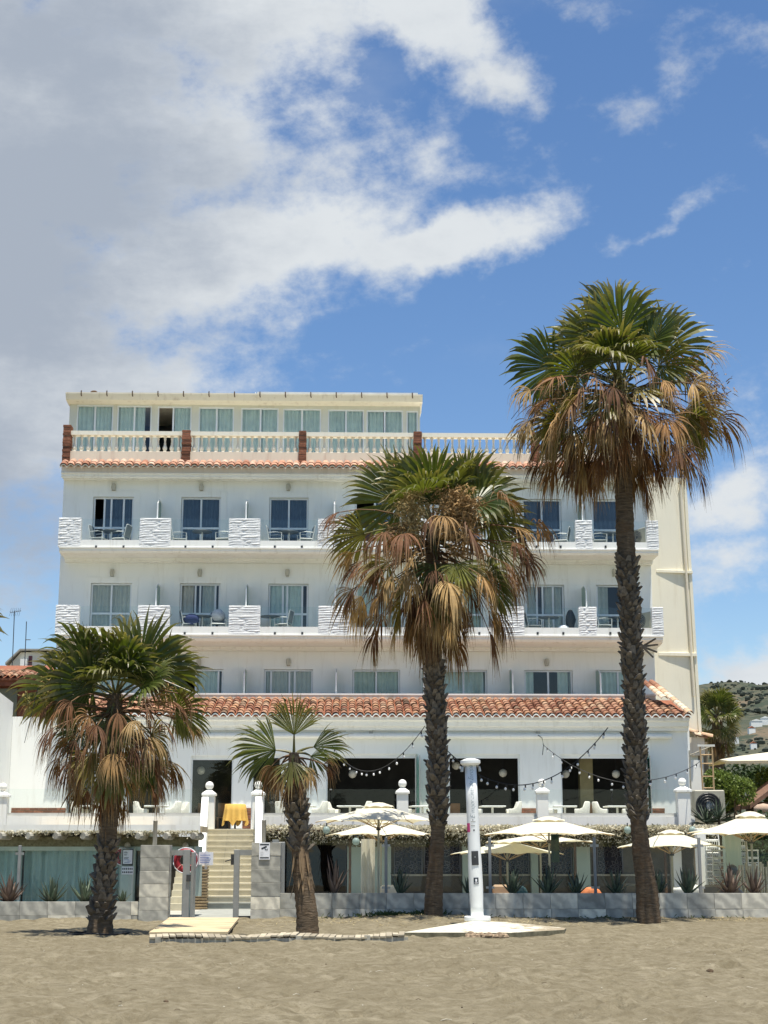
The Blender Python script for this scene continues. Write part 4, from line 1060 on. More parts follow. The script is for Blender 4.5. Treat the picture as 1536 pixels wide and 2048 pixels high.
cloth('dark_bag', black, hloc((X(1141,1240,DB+.7), DB+.7, f['zf']+.25)), .18, .15, .68, 'black bag standing on a chair at the right of the third floor balcony', 'bag', seed=3)
cloth('white_cushion', paper, hloc((X(1127,1250,DB+.6), DB+.6, f['zf']+.1)), .22, .18, .30, 'white cushion beside the black bag on the third floor balcony', 'cushion', seed=4)
def split_ac(px, k):
    f = fl[k]; p = hloc((X(px, f['top'], DB+.8), DB+.85, f['zf']+.3))
    o = thing('air_conditioner', f'beige air conditioner unit at the right end of the {"top floor" if k == 4 else "third floor"} balcony', 'air conditioner', p, YAW-R(62), 'air conditioners on the balconies')
    MB().bevbox(-.40,-.15,0,.40,.15,.60,.02).build('casing', acm, o)
    m = MB()
    for r in (.08,.14,.2,.25): m.tube([(r*cos(t*pi/8)-.1, -.165, .3+r*sin(t*pi/8)) for t in range(17)], .008, 4, False)
    m.build('fan_grille', acm, o); MB().lathe([(.26,0),(.26,.004)], 20).build('fan', black, o, rot=(R(90),0,0), loc=(-.1,-.153,.3))
    MB().box(-.42,-.1,-.3,-.36,.12,-.002).box(.36,-.1,-.3,.42,.12,-.002).build('bracket', greymetal, o)
split_ac(1285, 4); split_ac(1293, 3)

# ================================================================ LEFT GLASS ENCLOSURE WITH LOG ROOF
PG = 38.6
def w_at(px, py, D): return at(px, py, D)
xin = -6.3
pg = thing('log_roof_enclosure', 'low beach room with pale log ends under its flat roof and teal curtains behind glass', 'pavilion', (0,0,0))
xg0, xg1 = at(-60,1700,PG).x, at(396,1700,PG).x
zrf0, zrf1 = at(200,1664,PG-.7).z, at(200,1652,PG-.7).z
MB().box(xg0, PG-.62, zrf0, xg1+.15, PG+.7, zrf1).box(xg0, PG+.701, zrf0, xin, 46.6, zrf1).build('roof_slab', matm, pg)
MB().box(xg0, PG-.72, zrf0-.02, xg1+.12, PG-.621, zrf1+.03).build('roof_edge', white2, pg)
for i, px in enumerate((5, 60, 115, 170, 225, 279, 334, 389)):
    q = at(px, 1672, PG-.75); y0 = PG-.92 - random.uniform(0,.08)
    MB().tube([(q.x, y0, q.z), (q.x+.01, y0+.02, q.z), (q.x+random.uniform(-.03,.03), PG+.65, q.z)], [.075,.092,.098], 9).build('log', woodold, pg)
zb1, zb0 = at(200,1682,PG).z, at(200,1693,PG).z
MB().box(xg0, PG-.05, zb0, xg1, PG+.12, at(200,1680,PG).z+.08).build('mottled_beam', plain('lichen_concrete', (.20,.20,.13), .95, .4, 14, .6), pg)
zf0 = at(200,1800,PG).z
xfr = at(288,1740,PG).x; fr = MB(); fr.box(xg0, PG-.03, zb0-.10, xg1, PG+.05, zb0-.002); fr.box(xg0, PG-.03, .03, xfr, PG+.05, .10)
fxs = [-2, 38, 128+27, 196, 266, 300, 392]
for px in (40, 268): x = at(px,1740,PG).x; fr.box(x-.035, PG-.035, .101, x+.035, PG+.055, zb0-.101)
fo = fr.build('window_frame', plain('pale_teal_frame', (.42,.54,.50), .5), pg)
for a, b in ((-60,40),(40,155),(155,268),(268,288)):
    x0, x1 = at(a,1740,PG).x+.03, at(b,1740,PG).x-.03
    MB().quad((x0,PG,.1),(x1,PG,.1),(x1,PG,zb0-.1),(x0,PG,zb0-.1)).build('pane', glass, pg)
for k, (a, b) in enumerate(((-60,34),(44,265))):
    curtain_mesh(at(a,1740,PG).x, at(b,1740,PG).x, .06, zb0-.08, PG+.2, 60+k).build('curtain', curt_teal, pg, True)
MB().box(xg0, PG+.6, .03, xfr, PG+.7, zrf0).build('back_wall', room, pg)
MB().box(at(240,1740,PG-.05).x, PG-.12, .03, at(268,1740,PG-.05).x, PG-.04, zb0).build('mint_pier', mint, pg); MB().box(at(243,1740,PG-.2).x, PG-.325, .03, at(268,1740,PG-.2).x, PG-.125, at(250,1697,PG-.2).z).build('sign_pier', mint, pg)
MB().box(at(366,1740,PG-.05).x, PG-.12, .03, at(384,1740,PG-.05).x, PG-.04, zb0).build('mint_pier', mint, pg)
MB().box(xin-.12, PG+.71, .021, xin, 46.5, zrf0).build('side_wall', white2, pg); MB().box(xfr, PG+.02, .021, xfr+.1, PG+.705, zrf0).build('side_wall', mint, pg)
curtain_mesh(at(386,1740,PG-.2).x, at(404,1740,PG-.2).x, .5, zb0, PG-.15, 77).build('white_curtain', curt, pg, True)
# creeper along the roof edge of the pavilion
def leaf_cloud(name, mat, n, f, size, parent=None, seed=0, flat=0.0):
    rr = random.Random(seed); m = MB()
    for i in range(n):
        p = f(rr); s = size*rr.uniform(.6,1.3); a = Vector((rr.gauss(0,1), rr.gauss(0,1), rr.gauss(0,1)*(1-flat))).normalized(); b = a.cross(Vector((rr.gauss(0,1),rr.gauss(0,1),rr.gauss(0,1)))).normalized()
        m.add([p-a*s, p+b*s*.45, p+a*s, p-b*s*.45], [(0,1,2,3)])
    return m.build(name, mat, parent)
rough = leaf_cloud('roof_debris', fringem, 1900, lambda r: Vector((r.uniform(xg0,xg1+.1), PG-.73+r.gauss(0,.03), zrf0+.03-abs(r.gauss(0,.05)))), .035, None, 3)
tag(rough, 'dry leaf litter along the edge of the log roof', 'leaf litter', kind='stuff')

# creeper mat hanging below the terrace edge on the right
fx0, fx1 = hb(528,1660,45.6).x, hb(1480,1660,45.6).x
fz1, fz0 = Z(1648, 45.6), Z(1690, 45.6)
MB2 = MB().box(fx0, 45.5, fz1-.22, fx1, DT-.07, fz1-.16)
fc = thing('creeper_canopy', 'canopy of pale dry creeper running under the terrace edge', 'creeper', (0,0,0), YAW)
MB2.build('canopy_board', wooddark, fc)
for px in (560, 700, 860, 1000, 1150, 1330, 1470):
    x = X(px,1700,45.6); MB().tube([(x,45.62,.02),(x,45.62,fz1-.22)], .04, 6).build('canopy_post', wooddark, fc)
c1 = leaf_cloud('creeper', fringem, 15000, lambda r: Vector((r.uniform(fx0,fx1), 45.5+r.uniform(-.18,.55), fz1-.04+.07*noise.noise((r.random()*40,1,2))-abs(r.gauss(0,.17)))), .048, fc, 5); tag(c1, kind='stuff')
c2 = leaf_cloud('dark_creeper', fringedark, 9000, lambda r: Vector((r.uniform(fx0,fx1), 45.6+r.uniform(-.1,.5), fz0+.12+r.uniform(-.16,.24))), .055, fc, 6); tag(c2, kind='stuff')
for px in (653, 712, 1128, 1255, 1385):
    p = A(px, 1660 if px != 712 else 1683, 45.35); g = thing('globe_lamp', f'small round lamp under the creeper, {dict([(653,"left of the big parasol"),(712,"on the mint column"),(1128,"above the middle parasol"),(1255,"left of the tallest palm"),(1385,"at the right end")])[px]}', 'lamp', p)
    MB().ball((0,0,0), .11, 12).build('globe', glass_frost, g, True); MB().tube([(0,0,.10),(0,0,.2)], .02, 5).build('stem', darkmetal, g)

# ================================================================ PLANTERS, GLASS SCREENS, GATE
def planter(px0, px1, D, pyt, pyb, hsplit, label, seed, wpx):
    x0, x1 = at(px0,1800,D).x, at(px1,1800,D).x; z1 = at((px0+px1)/2, pyt, D).z
    o = thing('stone_planter', label, 'planter wall', ((x0+x1)/2, D, 0)); ox = (x0+x1)/2; rr = random.Random(seed)
    core = MB().box(x0-ox, .02, -.08, x1-ox, .30, z1-.012).build('planter_core', conc, o)
    MB().box(x0-ox, .85, -.05, x1-ox, .95, z1-.05).build('planter_back', conc, o); MB().box(x0-ox, .301, 0, x1-ox, .849, z1-.07).build('soil', plain('planter_soil'+str(seed), (.16,.12,.08), .95, .3, 12, .6), o)
    zs = [-.06, z1*hsplit, z1]; w = wpx*D/F
    for r in range(2):
        x = x0 - (0 if r == 0 else w*.03)
        while x < x1-.03:
            a, b = max(x,x0)+.003, min(x+w, x1)-.003
            if b-a > .03: MB().bevbox(a-ox, -.004-rr.uniform(0,.006), zs[r]+.003, b-ox, .021, zs[r+1]-.003, .003).build('stone_slab', marble, core)
            x += w
    # pebbles on the soil
    pb = MB()
    for i in range(int((x1-x0)*26)):
        s = rr.uniform(.015,.05); c = (rr.uniform(x0+.1,x1-.1)-ox, rr.uniform(.31,.8), z1-.06); pb.lathe([(s*.5,-s*.2),(s,.25*s),(s*.6,.7*s),(.002,.8*s)], 5, c)
    tag(pb.build('pebbles', pebble, o), kind='stuff'); return o, z1
DPL = 36.4
pl1, zpl_l = planter(-70, 279, DPL, 1803, 1842, .30, 'low grey marble planter wall left of the gate', 11, 54)
pl2, zpl_r = planter(556, 1640, DPL, 1786, 1838, .44, 'long grey marble planter wall right of the gate under the parasols', 12, 53)
def aloe(px, D, base_py, h, n, seed, label, mat=aloem, spread=1.0, z=None):
    p = at(px, base_py, D); 
    if z is not None: p.z = z
    o = thing('aloe_plant', label, 'aloe', p, 0, 'aloes in the planters'); rr = random.Random(seed)
    for i in range(n):
        az = 2.4*i + rr.uniform(-.3,.3); t0 = (i/n); L = h*rr.uniform(.75,1.08)*(.75+.35*(1-t0)); e0 = R(88-62*t0*spread+rr.uniform(-6,6)); cur = rr.uniform(-.25,.35)
        m = MB(); vs = []; K = 6; pos = Vector((.03*cos(az), .03*sin(az), 0)); d0 = e0
        for k in range(K+1):
            t = k/K; w = .060*(1-t)**.8*(.7+.6*min(1,t*4))*(h/.6)**.5 + .001; up_ = w*.5
            side = Vector((-sin(az), cos(az), 0)); dv = Vector((cos(az)*cos(d0), sin(az)*cos(d0), sin(d0))); nr = dv.cross(side).normalized()
            if nr.z < 0: nr = -nr
            vs += [pos+side*w+nr*up_*.7, pos-nr*up_*.5, pos-side*w+nr*up_*.7]
            pos = pos + dv*L/K; d0 += cur/K
        fs = [(3*k+a, 3*k+b, 3*k+3+b, 3*k+3+a) for k in range(K) for a, b in ((0,1),(1,2),(2,0))]
        m.add(vs, fs); m.build('leaf', mat, o, True)
    return o
zl, zr = zpl_l-.06, zpl_r-.06
for px, h, n, s, lab, mat, sp_, zz in ((18,.70,18,1,'aloe at the far left of the low planter',aloered,.95,zl),(104,.62,18,2,'second aloe from the left, with arching leaves before the teal curtain',aloem,1.1,zl),(170,.66,16,3,'aloe half hidden by the left palm trunk',aloem,1.0,zl),(246,.34,12,4,'small aloe left of the marble gate pillar',aloem,.9,zl),
    (668,.85,9,5,'thin tall aloe with pale dry leaves right of the small palm',aloered,.55,zr),(800,.62,14,6,'dark aloe just left of the middle palm trunk',aloem,.7,zr),(938,.5,9,7,'aloe half hidden behind the shower mast',aloem,.9,zr),(1026,.62,20,8,'bushy aloe right of the shower mast',aloem,.8,zr),(1096,.72,20,9,'tall aloe below the middle parasol',aloem,.8,zr),(1152,.58,16,10,'aloe beside the orange striped cloth',aloem,.95,zr),
    (1232,.6,14,11,'dim aloe left of the tallest palm trunk',aloem,.9,zr),(1318,.62,12,12,'dim aloe right of the tallest palm trunk',aloem,.8,zr),(1376,.70,16,13,'green aloe in front of the white plastic chair',aloem,.85,zr),(1460,.74,18,14,'large aloe in front of the brown pot',aloered,.95,zr),(1508,.62,16,15,'reddish aloe at the far right of the planter',aloered,1.0,zr)):
    aloe(px, DPL+.55, 1785, h, n, s, lab, mat, sp_, zz)
# glass windscreens
def screen(px0, px1, D, pyt, pyb, posts, label, m=greymetal):
    x0, x1 = at(px0,1740,D).x, at(px1,1740,D).x; zt, zb = at(px1,pyt,D).z, at(px1,pyb,D).z; ox = (x0+x1)/2
    o = thing('glass_windscreen', label, 'windscreen', (ox, D, zb)); xs = [x0] + [at(q,1740,D).x for q in posts] + [x1]
    for q in posts:
        x = at(q,1740,D).x-ox; MB().bevbox(x-.035,-.03,-.02,x+.035,.03,zt-zb+.06,.006).build('post', m, o)
        MB().box(x-.10,-.015,zt-zb-.16,x-.036,.015,zt-zb-.10).box(x+.036,-.015,zt-zb-.16,x+.10,.015,zt-zb-.10).build('clamp', steel, o)
        MB().box(x-.10,-.015,.10,x-.036,.015,.15).box(x+.036,-.015,.10,x+.10,.015,.15).build('clamp', steel, o)
    for a, b in zip(xs[:-1], xs[1:]):
        if b-a < .25: continue
        MB().box(a-ox+.06,-.005,0,b-ox-.06,.005,zt-zb).build('pane', glass_clear, o)
screen(-60, 262, DPL+.87, 1696, 1798, (38,), 'clear glass windscreen on the left planter before the teal curtains')
screen(572, 1640, DPL+.87, 1680, 1786, (772, 980, 1190, 1400), 'long clear glass windscreen with grey posts on the right planter')
# framed dark glass next to the right pillar
p = at(563, 1740, DPL+.4); o = thing('metal_post', 'grey metal post standing right of the marble gate pillar', 'post', (p.x, DPL+.4, 0))
MB().bevbox(-.075,-.05,0,.075,.05,at(563,1684,DPL+.4).z,.008).build('post', greymetal, o); MB().box(-.22,-.04,at(563,1684,DPL+.4).z-.10,-.076,.04,at(563,1679,DPL+.4).z).build('post_arm', greymetal, o)
p0, p1 = at(566,1790,DPL+.6), at(692,1690,DPL+.6); o = thing('dark_glass_panel', 'large dark glass panel behind the small palm', 'glass panel', ((p0.x+p1.x)/2, DPL+.75, p0.z)); w = (p1.x-p0.x)/2; h = p1.z-p0.z
MB().box(-w,-.01,0,w,.01,h).build('pane', glassmat('smoked_glass', (.16,.19,.21), 1.5, boost=1.2), o)
MB().box(-w-.03,-.02,0,-w-.001,.02,h).box(w+.001,-.02,0,w+.03,.02,h).box(-w,-.02,-.03,w,.02,-.001).build('frame', black, o)
# gate pillars
def gate_pillar(px0, px1, pyt, label, seed, n):
    x0, x1 = at(px0,1770,DPL-.12).x, at(px1,1770,DPL-.12).x; z1 = at(px0,pyt,DPL-.12).z; ox = (x0+x1)/2; w = (x1-x0)/2; rr = random.Random(seed)
    o = thing('marble_pillar', label, 'gate pillar', (ox, DPL-.12, 0), 0, 'marble pillars of the beach gate'); core = MB().box(-w+.02, .02, -.06, w-.02, .42, z1-.01).build('pillar_core', conc, o)
    h = (z1+.04)/n
    for i in range(n): MB().bevbox(-w+rr.uniform(-.004,.004), -rr.uniform(0,.006), -.04+i*h+.003, w+rr.uniform(-.004,.004), .44, -.04+(i+1)*h-.003, .004).build('stone_slab', marble, core)
    return o, ox, z1
gp1, gx1, gz1 = gate_pillar(279, 337, 1690, 'grey marble pillar left of the beach gate', 3, 6)
gp2, gx2, gz2 = gate_pillar(502, 560, 1685, 'grey marble pillar right of the beach gate carrying the camera sign', 4, 6)
p = at(311, 1642, DPL+.1); o = thing('post_stub', 'grey metal tube standing on top of the left marble pillar', 'post', (p.x, DPL+.1, gz1)); MB().lathe([(.05,0),(.05,p.z-gz1),(.055,p.z-gz1+.001),(.055,p.z-gz1+.01)], 10).build('tube', steel, o, True)
p = at(528, 1641, DPL+.25); o = thing('post_stub', 'grey metal tube behind the right marble pillar by the creeper', 'post', (p.x, DPL+.25, gz2)); MB().lathe([(.05,0),(.05,p.z-gz2),(.055,p.z-gz2+.001),(.055,p.z-gz2+.01)], 10).build('tube', steel, o, True)
# open gate leaf on the left, frame on the right
DGT = DPL+.1
ga, gb_ = at(340,1770,DGT).x, at(373,1770,DGT).x; gt = at(350,1701,DGT).z
o = thing('metal_gate', 'grey metal gate leaf standing half open beside the left pillar', 'gate', (ga, DGT, .02), 0)
gw = gb_-ga
MB().box(-.02,-.02,0,.015,.02,gt).build('hinge_post', greymetal, o); MB().bevbox(gw-.09,-.035,0,gw+.07,.035,gt,.006).build('lock_post', greymetal, o)
MB().box(.016,-.03,gt-.13,gw-.091,.03,gt-.01).build('top_rail', greymetal, o); MB().box(.016,-.03,.0,gw-.091,.03,.05).build('bottom_rail', greymetal, o)
MB().bevbox(gw+.085,.05,.02,gw+.15,.5,gt-.06,.006).build('side_post', greymetal, o)
MB().quad((.016,0,.05),(gw-.09,0,.05),(gw-.09,0,gt-.13),(.016,0,gt-.13)).build('pane', glass_clear, o)
MB().box(gw+.0,-.07,.35+.52,gw+.10,-.036,.50+.52).build('lock', darkmetal, o)
ga, gb_ = at(467,1770,DGT).x, at(502,1770,DGT).x
o = thing('metal_gate', 'grey metal gate frame with a black handle fixed to the right marble pillar', 'gate', (ga, DGT, .02), 0); gw = gb_-ga
MB().bevbox(0,-.04,0,.13,.04,gt,.006).build('upright', greymetal, o); MB().box(.131,-.035,gt-.13,gw+.02,.035,gt-.005).build('top_rail', greymetal, o); MB().box(.131,-.03,0,gw+.02,.03,.10).build('bottom_rail', darkmetal, o)
zh = at(463,1720,DGT).z-.02
hd = MB().box(-.07,-.05,zh-.11,-.001,.045,zh+.13).build('lock_case', darkmetal, o); MB().tube([(-.04,-.06,zh+.01),(-.05,-.10,zh+.01),(-.20,-.10,zh-.03)], .016, 6).build('handle', black, hd)
# camera sign on the right pillar
def sign(name, px0, py0, px1, py1, D, label, mat, cat='sign', th=.012):
    a, b = at(px0,py1,D), at(px1,py0,D); o = thing(name, label, cat, ((a.x+b.x)/2, D, a.z)); w, h = (b.x-a.x)/2, b.z-a.z
    MB().box(-w,-th,0,w,0,h).build('board', mat, o); return o, w, h
sg, w, h = sign('camera_sign', 518, 1685, 540, 1719, DPL-.135, 'white sign with a black security camera symbol on the right marble pillar', paper)
def flat(o, poly, mat, name, y=-.0145):
    m = MB(); m.add([(a, y, b) for a, b in poly], [tuple(range(len(poly)))]); return m.build(name, mat, o)
Rm = lambda pts: [((u-.5)*2*w, (1-v)*h) for u, v in pts]
flat(sg, Rm([(.08,.16),(.92,.16),(.92,.08),(.08,.08)]), ink, 'top_band'); flat(sg, Rm([(.08,.93),(.92,.93),(.92,.86),(.08,.86)]), ink, 'bottom_band')
flat(sg, Rm([(.18,.33),(.26,.42),(.74,.27),(.66,.19)]), ink, 'camera_body'); flat(sg, Rm([(.50,.33),(.56,.43),(.78,.47),(.80,.36),(.74,.37),(.72,.42),(.60,.39),(.57,.31)]), ink, 'camera_bracket', -.0165)
for v in (.54,.60,.66,.72,.78): flat(sg, Rm([(.12,v+.012),(.4,v+.012),(.4,v),(.12,v)]), MATS['grey_coping'], 'text_line')
# rules board and small lettering on the mint pier
sg, w, h = sign('notice_board', 244, 1698, 267, 1731, PG-.34, 'dark framed notice board with a printed sheet on the mint pier left of the gate', darkmetal)
Rm = lambda pts: [((u-.5)*2*w, (1-v)*h) for u, v in pts]
flat(sg, Rm([(.08,.90),(.92,.90),(.92,.06),(.08,.06)]), paper, 'sheet')
for v, a, b in ((.17,.16,.42),(.22,.16,.5),(.30,.16,.45),(.36,.16,.4),(.50,.16,.6),(.56,.16,.55),(.64,.16,.62),(.72,.5,.8),(.80,.2,.7)): flat(sg, Rm([(a,v+.025),(b,v+.025),(b,v),(a,v)]), inkblue if v > .6 else ink, 'text_line', -.0165)
sg, w, h = sign('picture_strip', 243, 1733, 267, 1749, PG-.34, 'white strip of small dark pictograms under the notice board', paper, th=.006)
Rm = lambda pts: [((u-.5)*2*w, (1-v)*h) for u, v in pts]
for j in range(2):
    for i in range(6): u = .06+i*.155; v = .15+j*.42; flat(sg, Rm([(u,v+.25),(u+.10,v+.25),(u+.10,v+.08),(u+.05,v),(u,v+.08)]), ink, 'pictogram', -.0085)
# paper notice tied by the stairs
a = at(412, 1717, DPL+.9); o = thing('paper_notice', 'white paper notice with blue lines of text beside the stairs', 'notice', (a.x, DPL+.9, a.z-.15)); w, h = .17, .30
m = MB(); n = 6; vs = []
for i in range(n+1):
    x = -w+2*w*i/n; y = .02*sin(i*1.3); vs += [(x, y, 0+.01*sin(i)), (x, y-.006, h)]
m.add(vs, [(2*i, 2*i+2, 2*i+3, 2*i+1) for i in range(n)]); m.build('sheet', paper, o)
for i, v in enumerate((.05,.09,.13,.17,.22)): MB().box(-w*.8,-.034,v,w*(.5+.1*i%.3),-.033,v+.014).build('text_line', inkblue, o)
MB().box(-.03,.03,-.1,.03,.05,h+.02).build('stake', white2, o)
# lifebuoys
def buoy(px, py, D, r, label, rz=0, half=1.0):
    p = at(px, py, D); o = thing('lifebuoy', label, 'lifebuoy', p, rz); N, M_ = 36, 10; vs = []; tr = r*.27
    for i in range(N):
        a = 2*pi*i/N
        for j in range(M_): b = 2*pi*j/M_; q = (r-tr)+tr*cos(b); vs.append((q*cos(a), tr*.7*sin(b), q*sin(a)))
    m = MB(); m.add(vs, [(i*M_+j, ((i+1)%N)*M_+j, ((i+1)%N)*M_+(j+1)%M_, i*M_+(j+1)%M_) for i in range(N) for j in range(M_)]); m.build('ring', redp, o, True)
    m = MB(); m.tube([(r*.98*cos(t*pi/10+.3), -.09-.03*sin(t*1.9), r*.98*sin(t*pi/10+.3)) for t in range(21)], .012, 5, False); m.build('rope', paper, o, True)
    for k in range(4):
        a = k*pi/2+pi/4; c = Vector((cos(a),0,sin(a))); m = MB(); m.tube([c*(r-2*tr)*1.0+Vector((0,-tr*.6,0)), c*(r-tr)+Vector((0,-tr*.74,0)), c*r+Vector((0,-tr*.45,0))], .013, 4); m.build('band', MATS['pale_rope'] if 'pale_rope' in MATS else plain('pale_rope', (.55,.22,.2), .8), o)
buoy(372, 1721, DPL+.75, .30, 'red lifebuoy with a white rope hanging behind the gate by the stairs')
buoy(246, 1713, PG-.2, .21, 'red lifebuoy hanging behind the notice board, half hidden by the left palm')
# lamp globes on the mint piers
for px, lab in ((255, 'above the notice board'), (371, 'above the red lifebuoy')):
    g = thing('globe_lamp', f'round beige lamp on the mint pier {lab}', 'lamp', at(px, 1691, PG-.17)); MB().ball((0,0,0), .075, 12).build('globe', MATS['beige_lamp'], g, True); MB().box(-.02,.0,-.02,.02,.05,.02).build('stem', darkmetal, g)
# paved path inside the gate
tag(MB().box(at(338,1800,DPL).x, DPL-.25, -.04, at(503,1800,DPL).x, 43.29, .026).build('entrance_path', stepgrey), kind='structure')

# ================================================================ PARASOLS
def parasol(pxa, pya, pxl, pxr, pyr, D, label, rot=.2, pole_px=None, n=8):
    ax = at(pxa, pya, D); l = at(pxl, pyr, D); r_ = at(pxr, pyr, D); R_ = (r_.x-l.x)/2; zr = at(pxa, pyr, D).z + .02; H = ax.z - zr
    o = thing('parasol', label, 'parasol', (ax.x, D, .02), rot, 'cream parasols on the lower patio'); zr -= .02; zt = zr + H
    m = MB(); rings = [(0.0, 1.0), (.22, .80), (.5, .50), (.8, .19), (1.0, 0.0)]; seg = 4; N = n*seg; vs = []
    for rr, hh in rings:
        for k in range(N):
            q = k % seg / seg; a = 2*pi*(k//seg)/n; a2 = a + 2*pi/n; e = Vector((cos(a), sin(a), 0)).lerp(Vector((cos(a2), sin(a2), 0)), q)
            sag = 4*q*(1-q); z = zr + H*hh - .05*sag*rr*rr*(1 if rr < 1 else -1.0); k_ = 1 - (.06*sag if rr == 1 else .0)
            vs.append((e.x*R_*rr*k_+.0001*k, e.y*R_*rr*k_, z))
    fs = [(i*N+k, i*N+(k+1)%N, (i+1)*N+(k+1)%N, (i+1)*N+k) for i in range(1, len(rings)-1) for k in range(N)]
    fs += [(k, N+k, N+(k+1)%N) for k in range(N)]
    m.add(vs, [f[::-1] for f in fs]); can = m.build('canopy', canvas, o)
    m = MB(); vs = []
    for rr, hh in ((.0, .09), (.08,.075), (.18, .0), (.245, -.075), (.25,-.10)):
        for k in range(N):
            q = k % seg / seg; a = 2*pi*(k//seg)/n; a2 = a+2*pi/n; e = Vector((cos(a), sin(a), 0)).lerp(Vector((cos(a2), sin(a2), 0)), q)
            vs.append((e.x*R_*rr, e.y*R_*rr, zt + hh*H*1.6 + .012 + (.03*sin(q*pi) if rr > .24 else 0)-.02))
    m.add(vs, [(i*N+k, (i+1)*N+k, (i+1)*N+(k+1)%N, i*N+(k+1)%N) for i in range(4) for k in range(N)]); m.build('vent_cap', canvas, can)
    for k in range(n):
        a = 2*pi*k/n; c = Vector((cos(a), sin(a), 0))
        MB().tube([c*.05+Vector((0,0,zt-.05)), c*R_*.5+Vector((0,0,zr+H*.5-.025)), c*R_*.985+Vector((0,0,zr-.012))], .011, 4).build('rib', polewood, o)
        MB().tube([c*.05+Vector((0,0,zr-.15)), c*R_*.5+Vector((0,0,zr+H*.5-.04))], .010, 4).build('strut', polewood, o)
    dx = 0 if pole_px is None else at(pole_px, pyr, D).x - ax.x
    MB().tube([(0,0,0),(0,0,zt)], .028, 8).build('pole', plain('olive_grey_pole', (.30,.29,.23), .5, .1, spec=.5) if 'olive_grey_pole' not in MATS else MATS['olive_grey_pole'], o)
    MB().lathe([(.06,0),(.055,.08)], 8, (0,0,zr-.2)).build('hub', black, o)
    MB().lathe([(.30,0),(.30,.05),(.05,.08),(.05,.28)], 14).build('base', conc, o); return o
parasol(757, 1609, 622, 880, 1646, 39.3, 'big cream parasol in front, between the small palm and the middle palm', .19)
parasol(762, 1643, 646, 872, 1673, 42.4, 'cream parasol just behind and below the big one by the middle palm', .05)
parasol(1097, 1637, 960, 1240, 1672, 41.2, 'wide cream parasol right of the shower mast', .3)
parasol(1014, 1682, 898, 1130, 1710, 43.0, 'low cream parasol behind the shower mast, partly under the wide one', .1)
parasol(1080, 1668, 960, 1190, 1686, 44.6, 'cream parasol glimpsed under the rear of the wide one', .25)
parasol(1342, 1663, 1233, 1460, 1697, 40.5, 'cream parasol right of the tallest palm trunk', .15)
parasol(1500, 1628, 1376, 1630, 1672, 38.6, 'large cream parasol at the far right edge', .22)
parasol(1490, 1640, 1372, 1610, 1668, 41.0, 'cream parasol hidden behind the large one at the far right', .02)
# big white sail parasol of the neighbouring terrace
p = at(1585, 1490, 56); q = at(1440, 1527, 56); o = thing('sail_shade', 'white canvas awning reaching in at the right edge above the hedge', 'awning', (p.x, 56, 2.2))
m = MB(); N = 10; vs = []
for i in range(N+1):
    t = i/N; x = (q.x-p.x) + t*7.0; zt_ = at(1440,1519,56).z-2.2 + .62*min(1,t*1.35)**.8; zb_ = at(1440,1532,56).z-2.2 + .10*t
    for y, z in ((-1.4, zb_), (-1.42, zb_+.10), (0, zt_), (2.0, zt_-.1), (2.0, zt_-.15), (0, zt_-.05)): vs.append((x, y, z))
m.add(vs, [(i*6+j, i*6+6+j, i*6+6+(j+1)%6, i*6+(j+1)%6) for i in range(N) for j in range(6)] + [(5,4,3,2,1,0), tuple(N*6+j for j in range(6))]); m.build('canvas', canvas, o)
MB().tube([(2.0,0,-2.2),(2.0,0,4.6)], .06, 8).build('pole', greymetal, o)

# ================================================================ PATIO ODDMENTS
def loc(px, py, D, z=.02): p = at(px, py, D); p.z = z; return p
# white plastic chair behind the aloe
o = thing('plastic_chair', 'white plastic tub chair behind the green aloe on the patio', 'chair', loc(1376,1780,38.6), .2)
m = MB(); n = 14; vs = []
for i in range(n+1):
    a = pi*(-1.12)+pi*1.24*i/n - .0; c_, s_ = cos(a), sin(a)
    for r_, z in ((.30,.25),(.36,.62),(.34,.78-.1*abs(c_)),(.31,.76-.1*abs(c_)),(.26,.28)): vs.append((r_*c_, r_*s_, z))
m.add(vs, [(i*5+j, i*5+5+j, i*5+5+(j+1)%5, i*5+(j+1)%5) for i in range(n) for j in range(5)]); m.build('shell', slabwhite, o, True)
MB().bevbox(-.26,-.26,.24,.26,.26,.29,.02).build('seat', slabwhite, o)
for sx in (-1,1):
    for sy in (-1,1): MB().tube([(sx*.24,sy*.24,.25),(sx*.27,sy*.27,0)], .02, 5).build('leg', slabwhite, o)
# stacked slat-back chairs
def slat_chair(label, loc_, rz):
    o = thing('banquet_chair', label, 'chair', loc_, rz, 'stacked white slat back chairs'); fr = MB()
    for s in (-1,1): fr.tube([(s*.19,.2,0),(s*.19,.2,.44),(s*.19,.26,.90)], .016, 5); fr.tube([(s*.19,-.2,0),(s*.19,-.2,.44)], .016, 5)
    for z in (.14,.24): fr.tube([(-.19,-.2,z),(.19,-.2,z)], .012, 4); fr.tube([(-.19,.2,z),(.19,.2,z)], .012, 4)
    fr.build('frame', tablewhite, o)
    MB().bevbox(-.22,-.22,.44,.22,.22,.475,.01).build('seat', tablewhite, o); m = MB()
    for z in (.58,.74,.89): m.tube([(-.19,.215+(z-.44)*.13,z),(.19,.215+(z-.44)*.13,z)], .014, 4)
    for i in range(5): x = -.13+.065*i; m.tube([(x,.235,.58),(x,.255,.74)], .008, 4)
    m.build('back_slats', tablewhite, o); return o
sc0 = slat_chair('lowest white slat back chair in the stack right of the mint column', loc(1496,1780,42.2), .5)
levels = ['lowest', 'second', 'third', 'fourth', 'fifth', 'sixth', 'topmost']
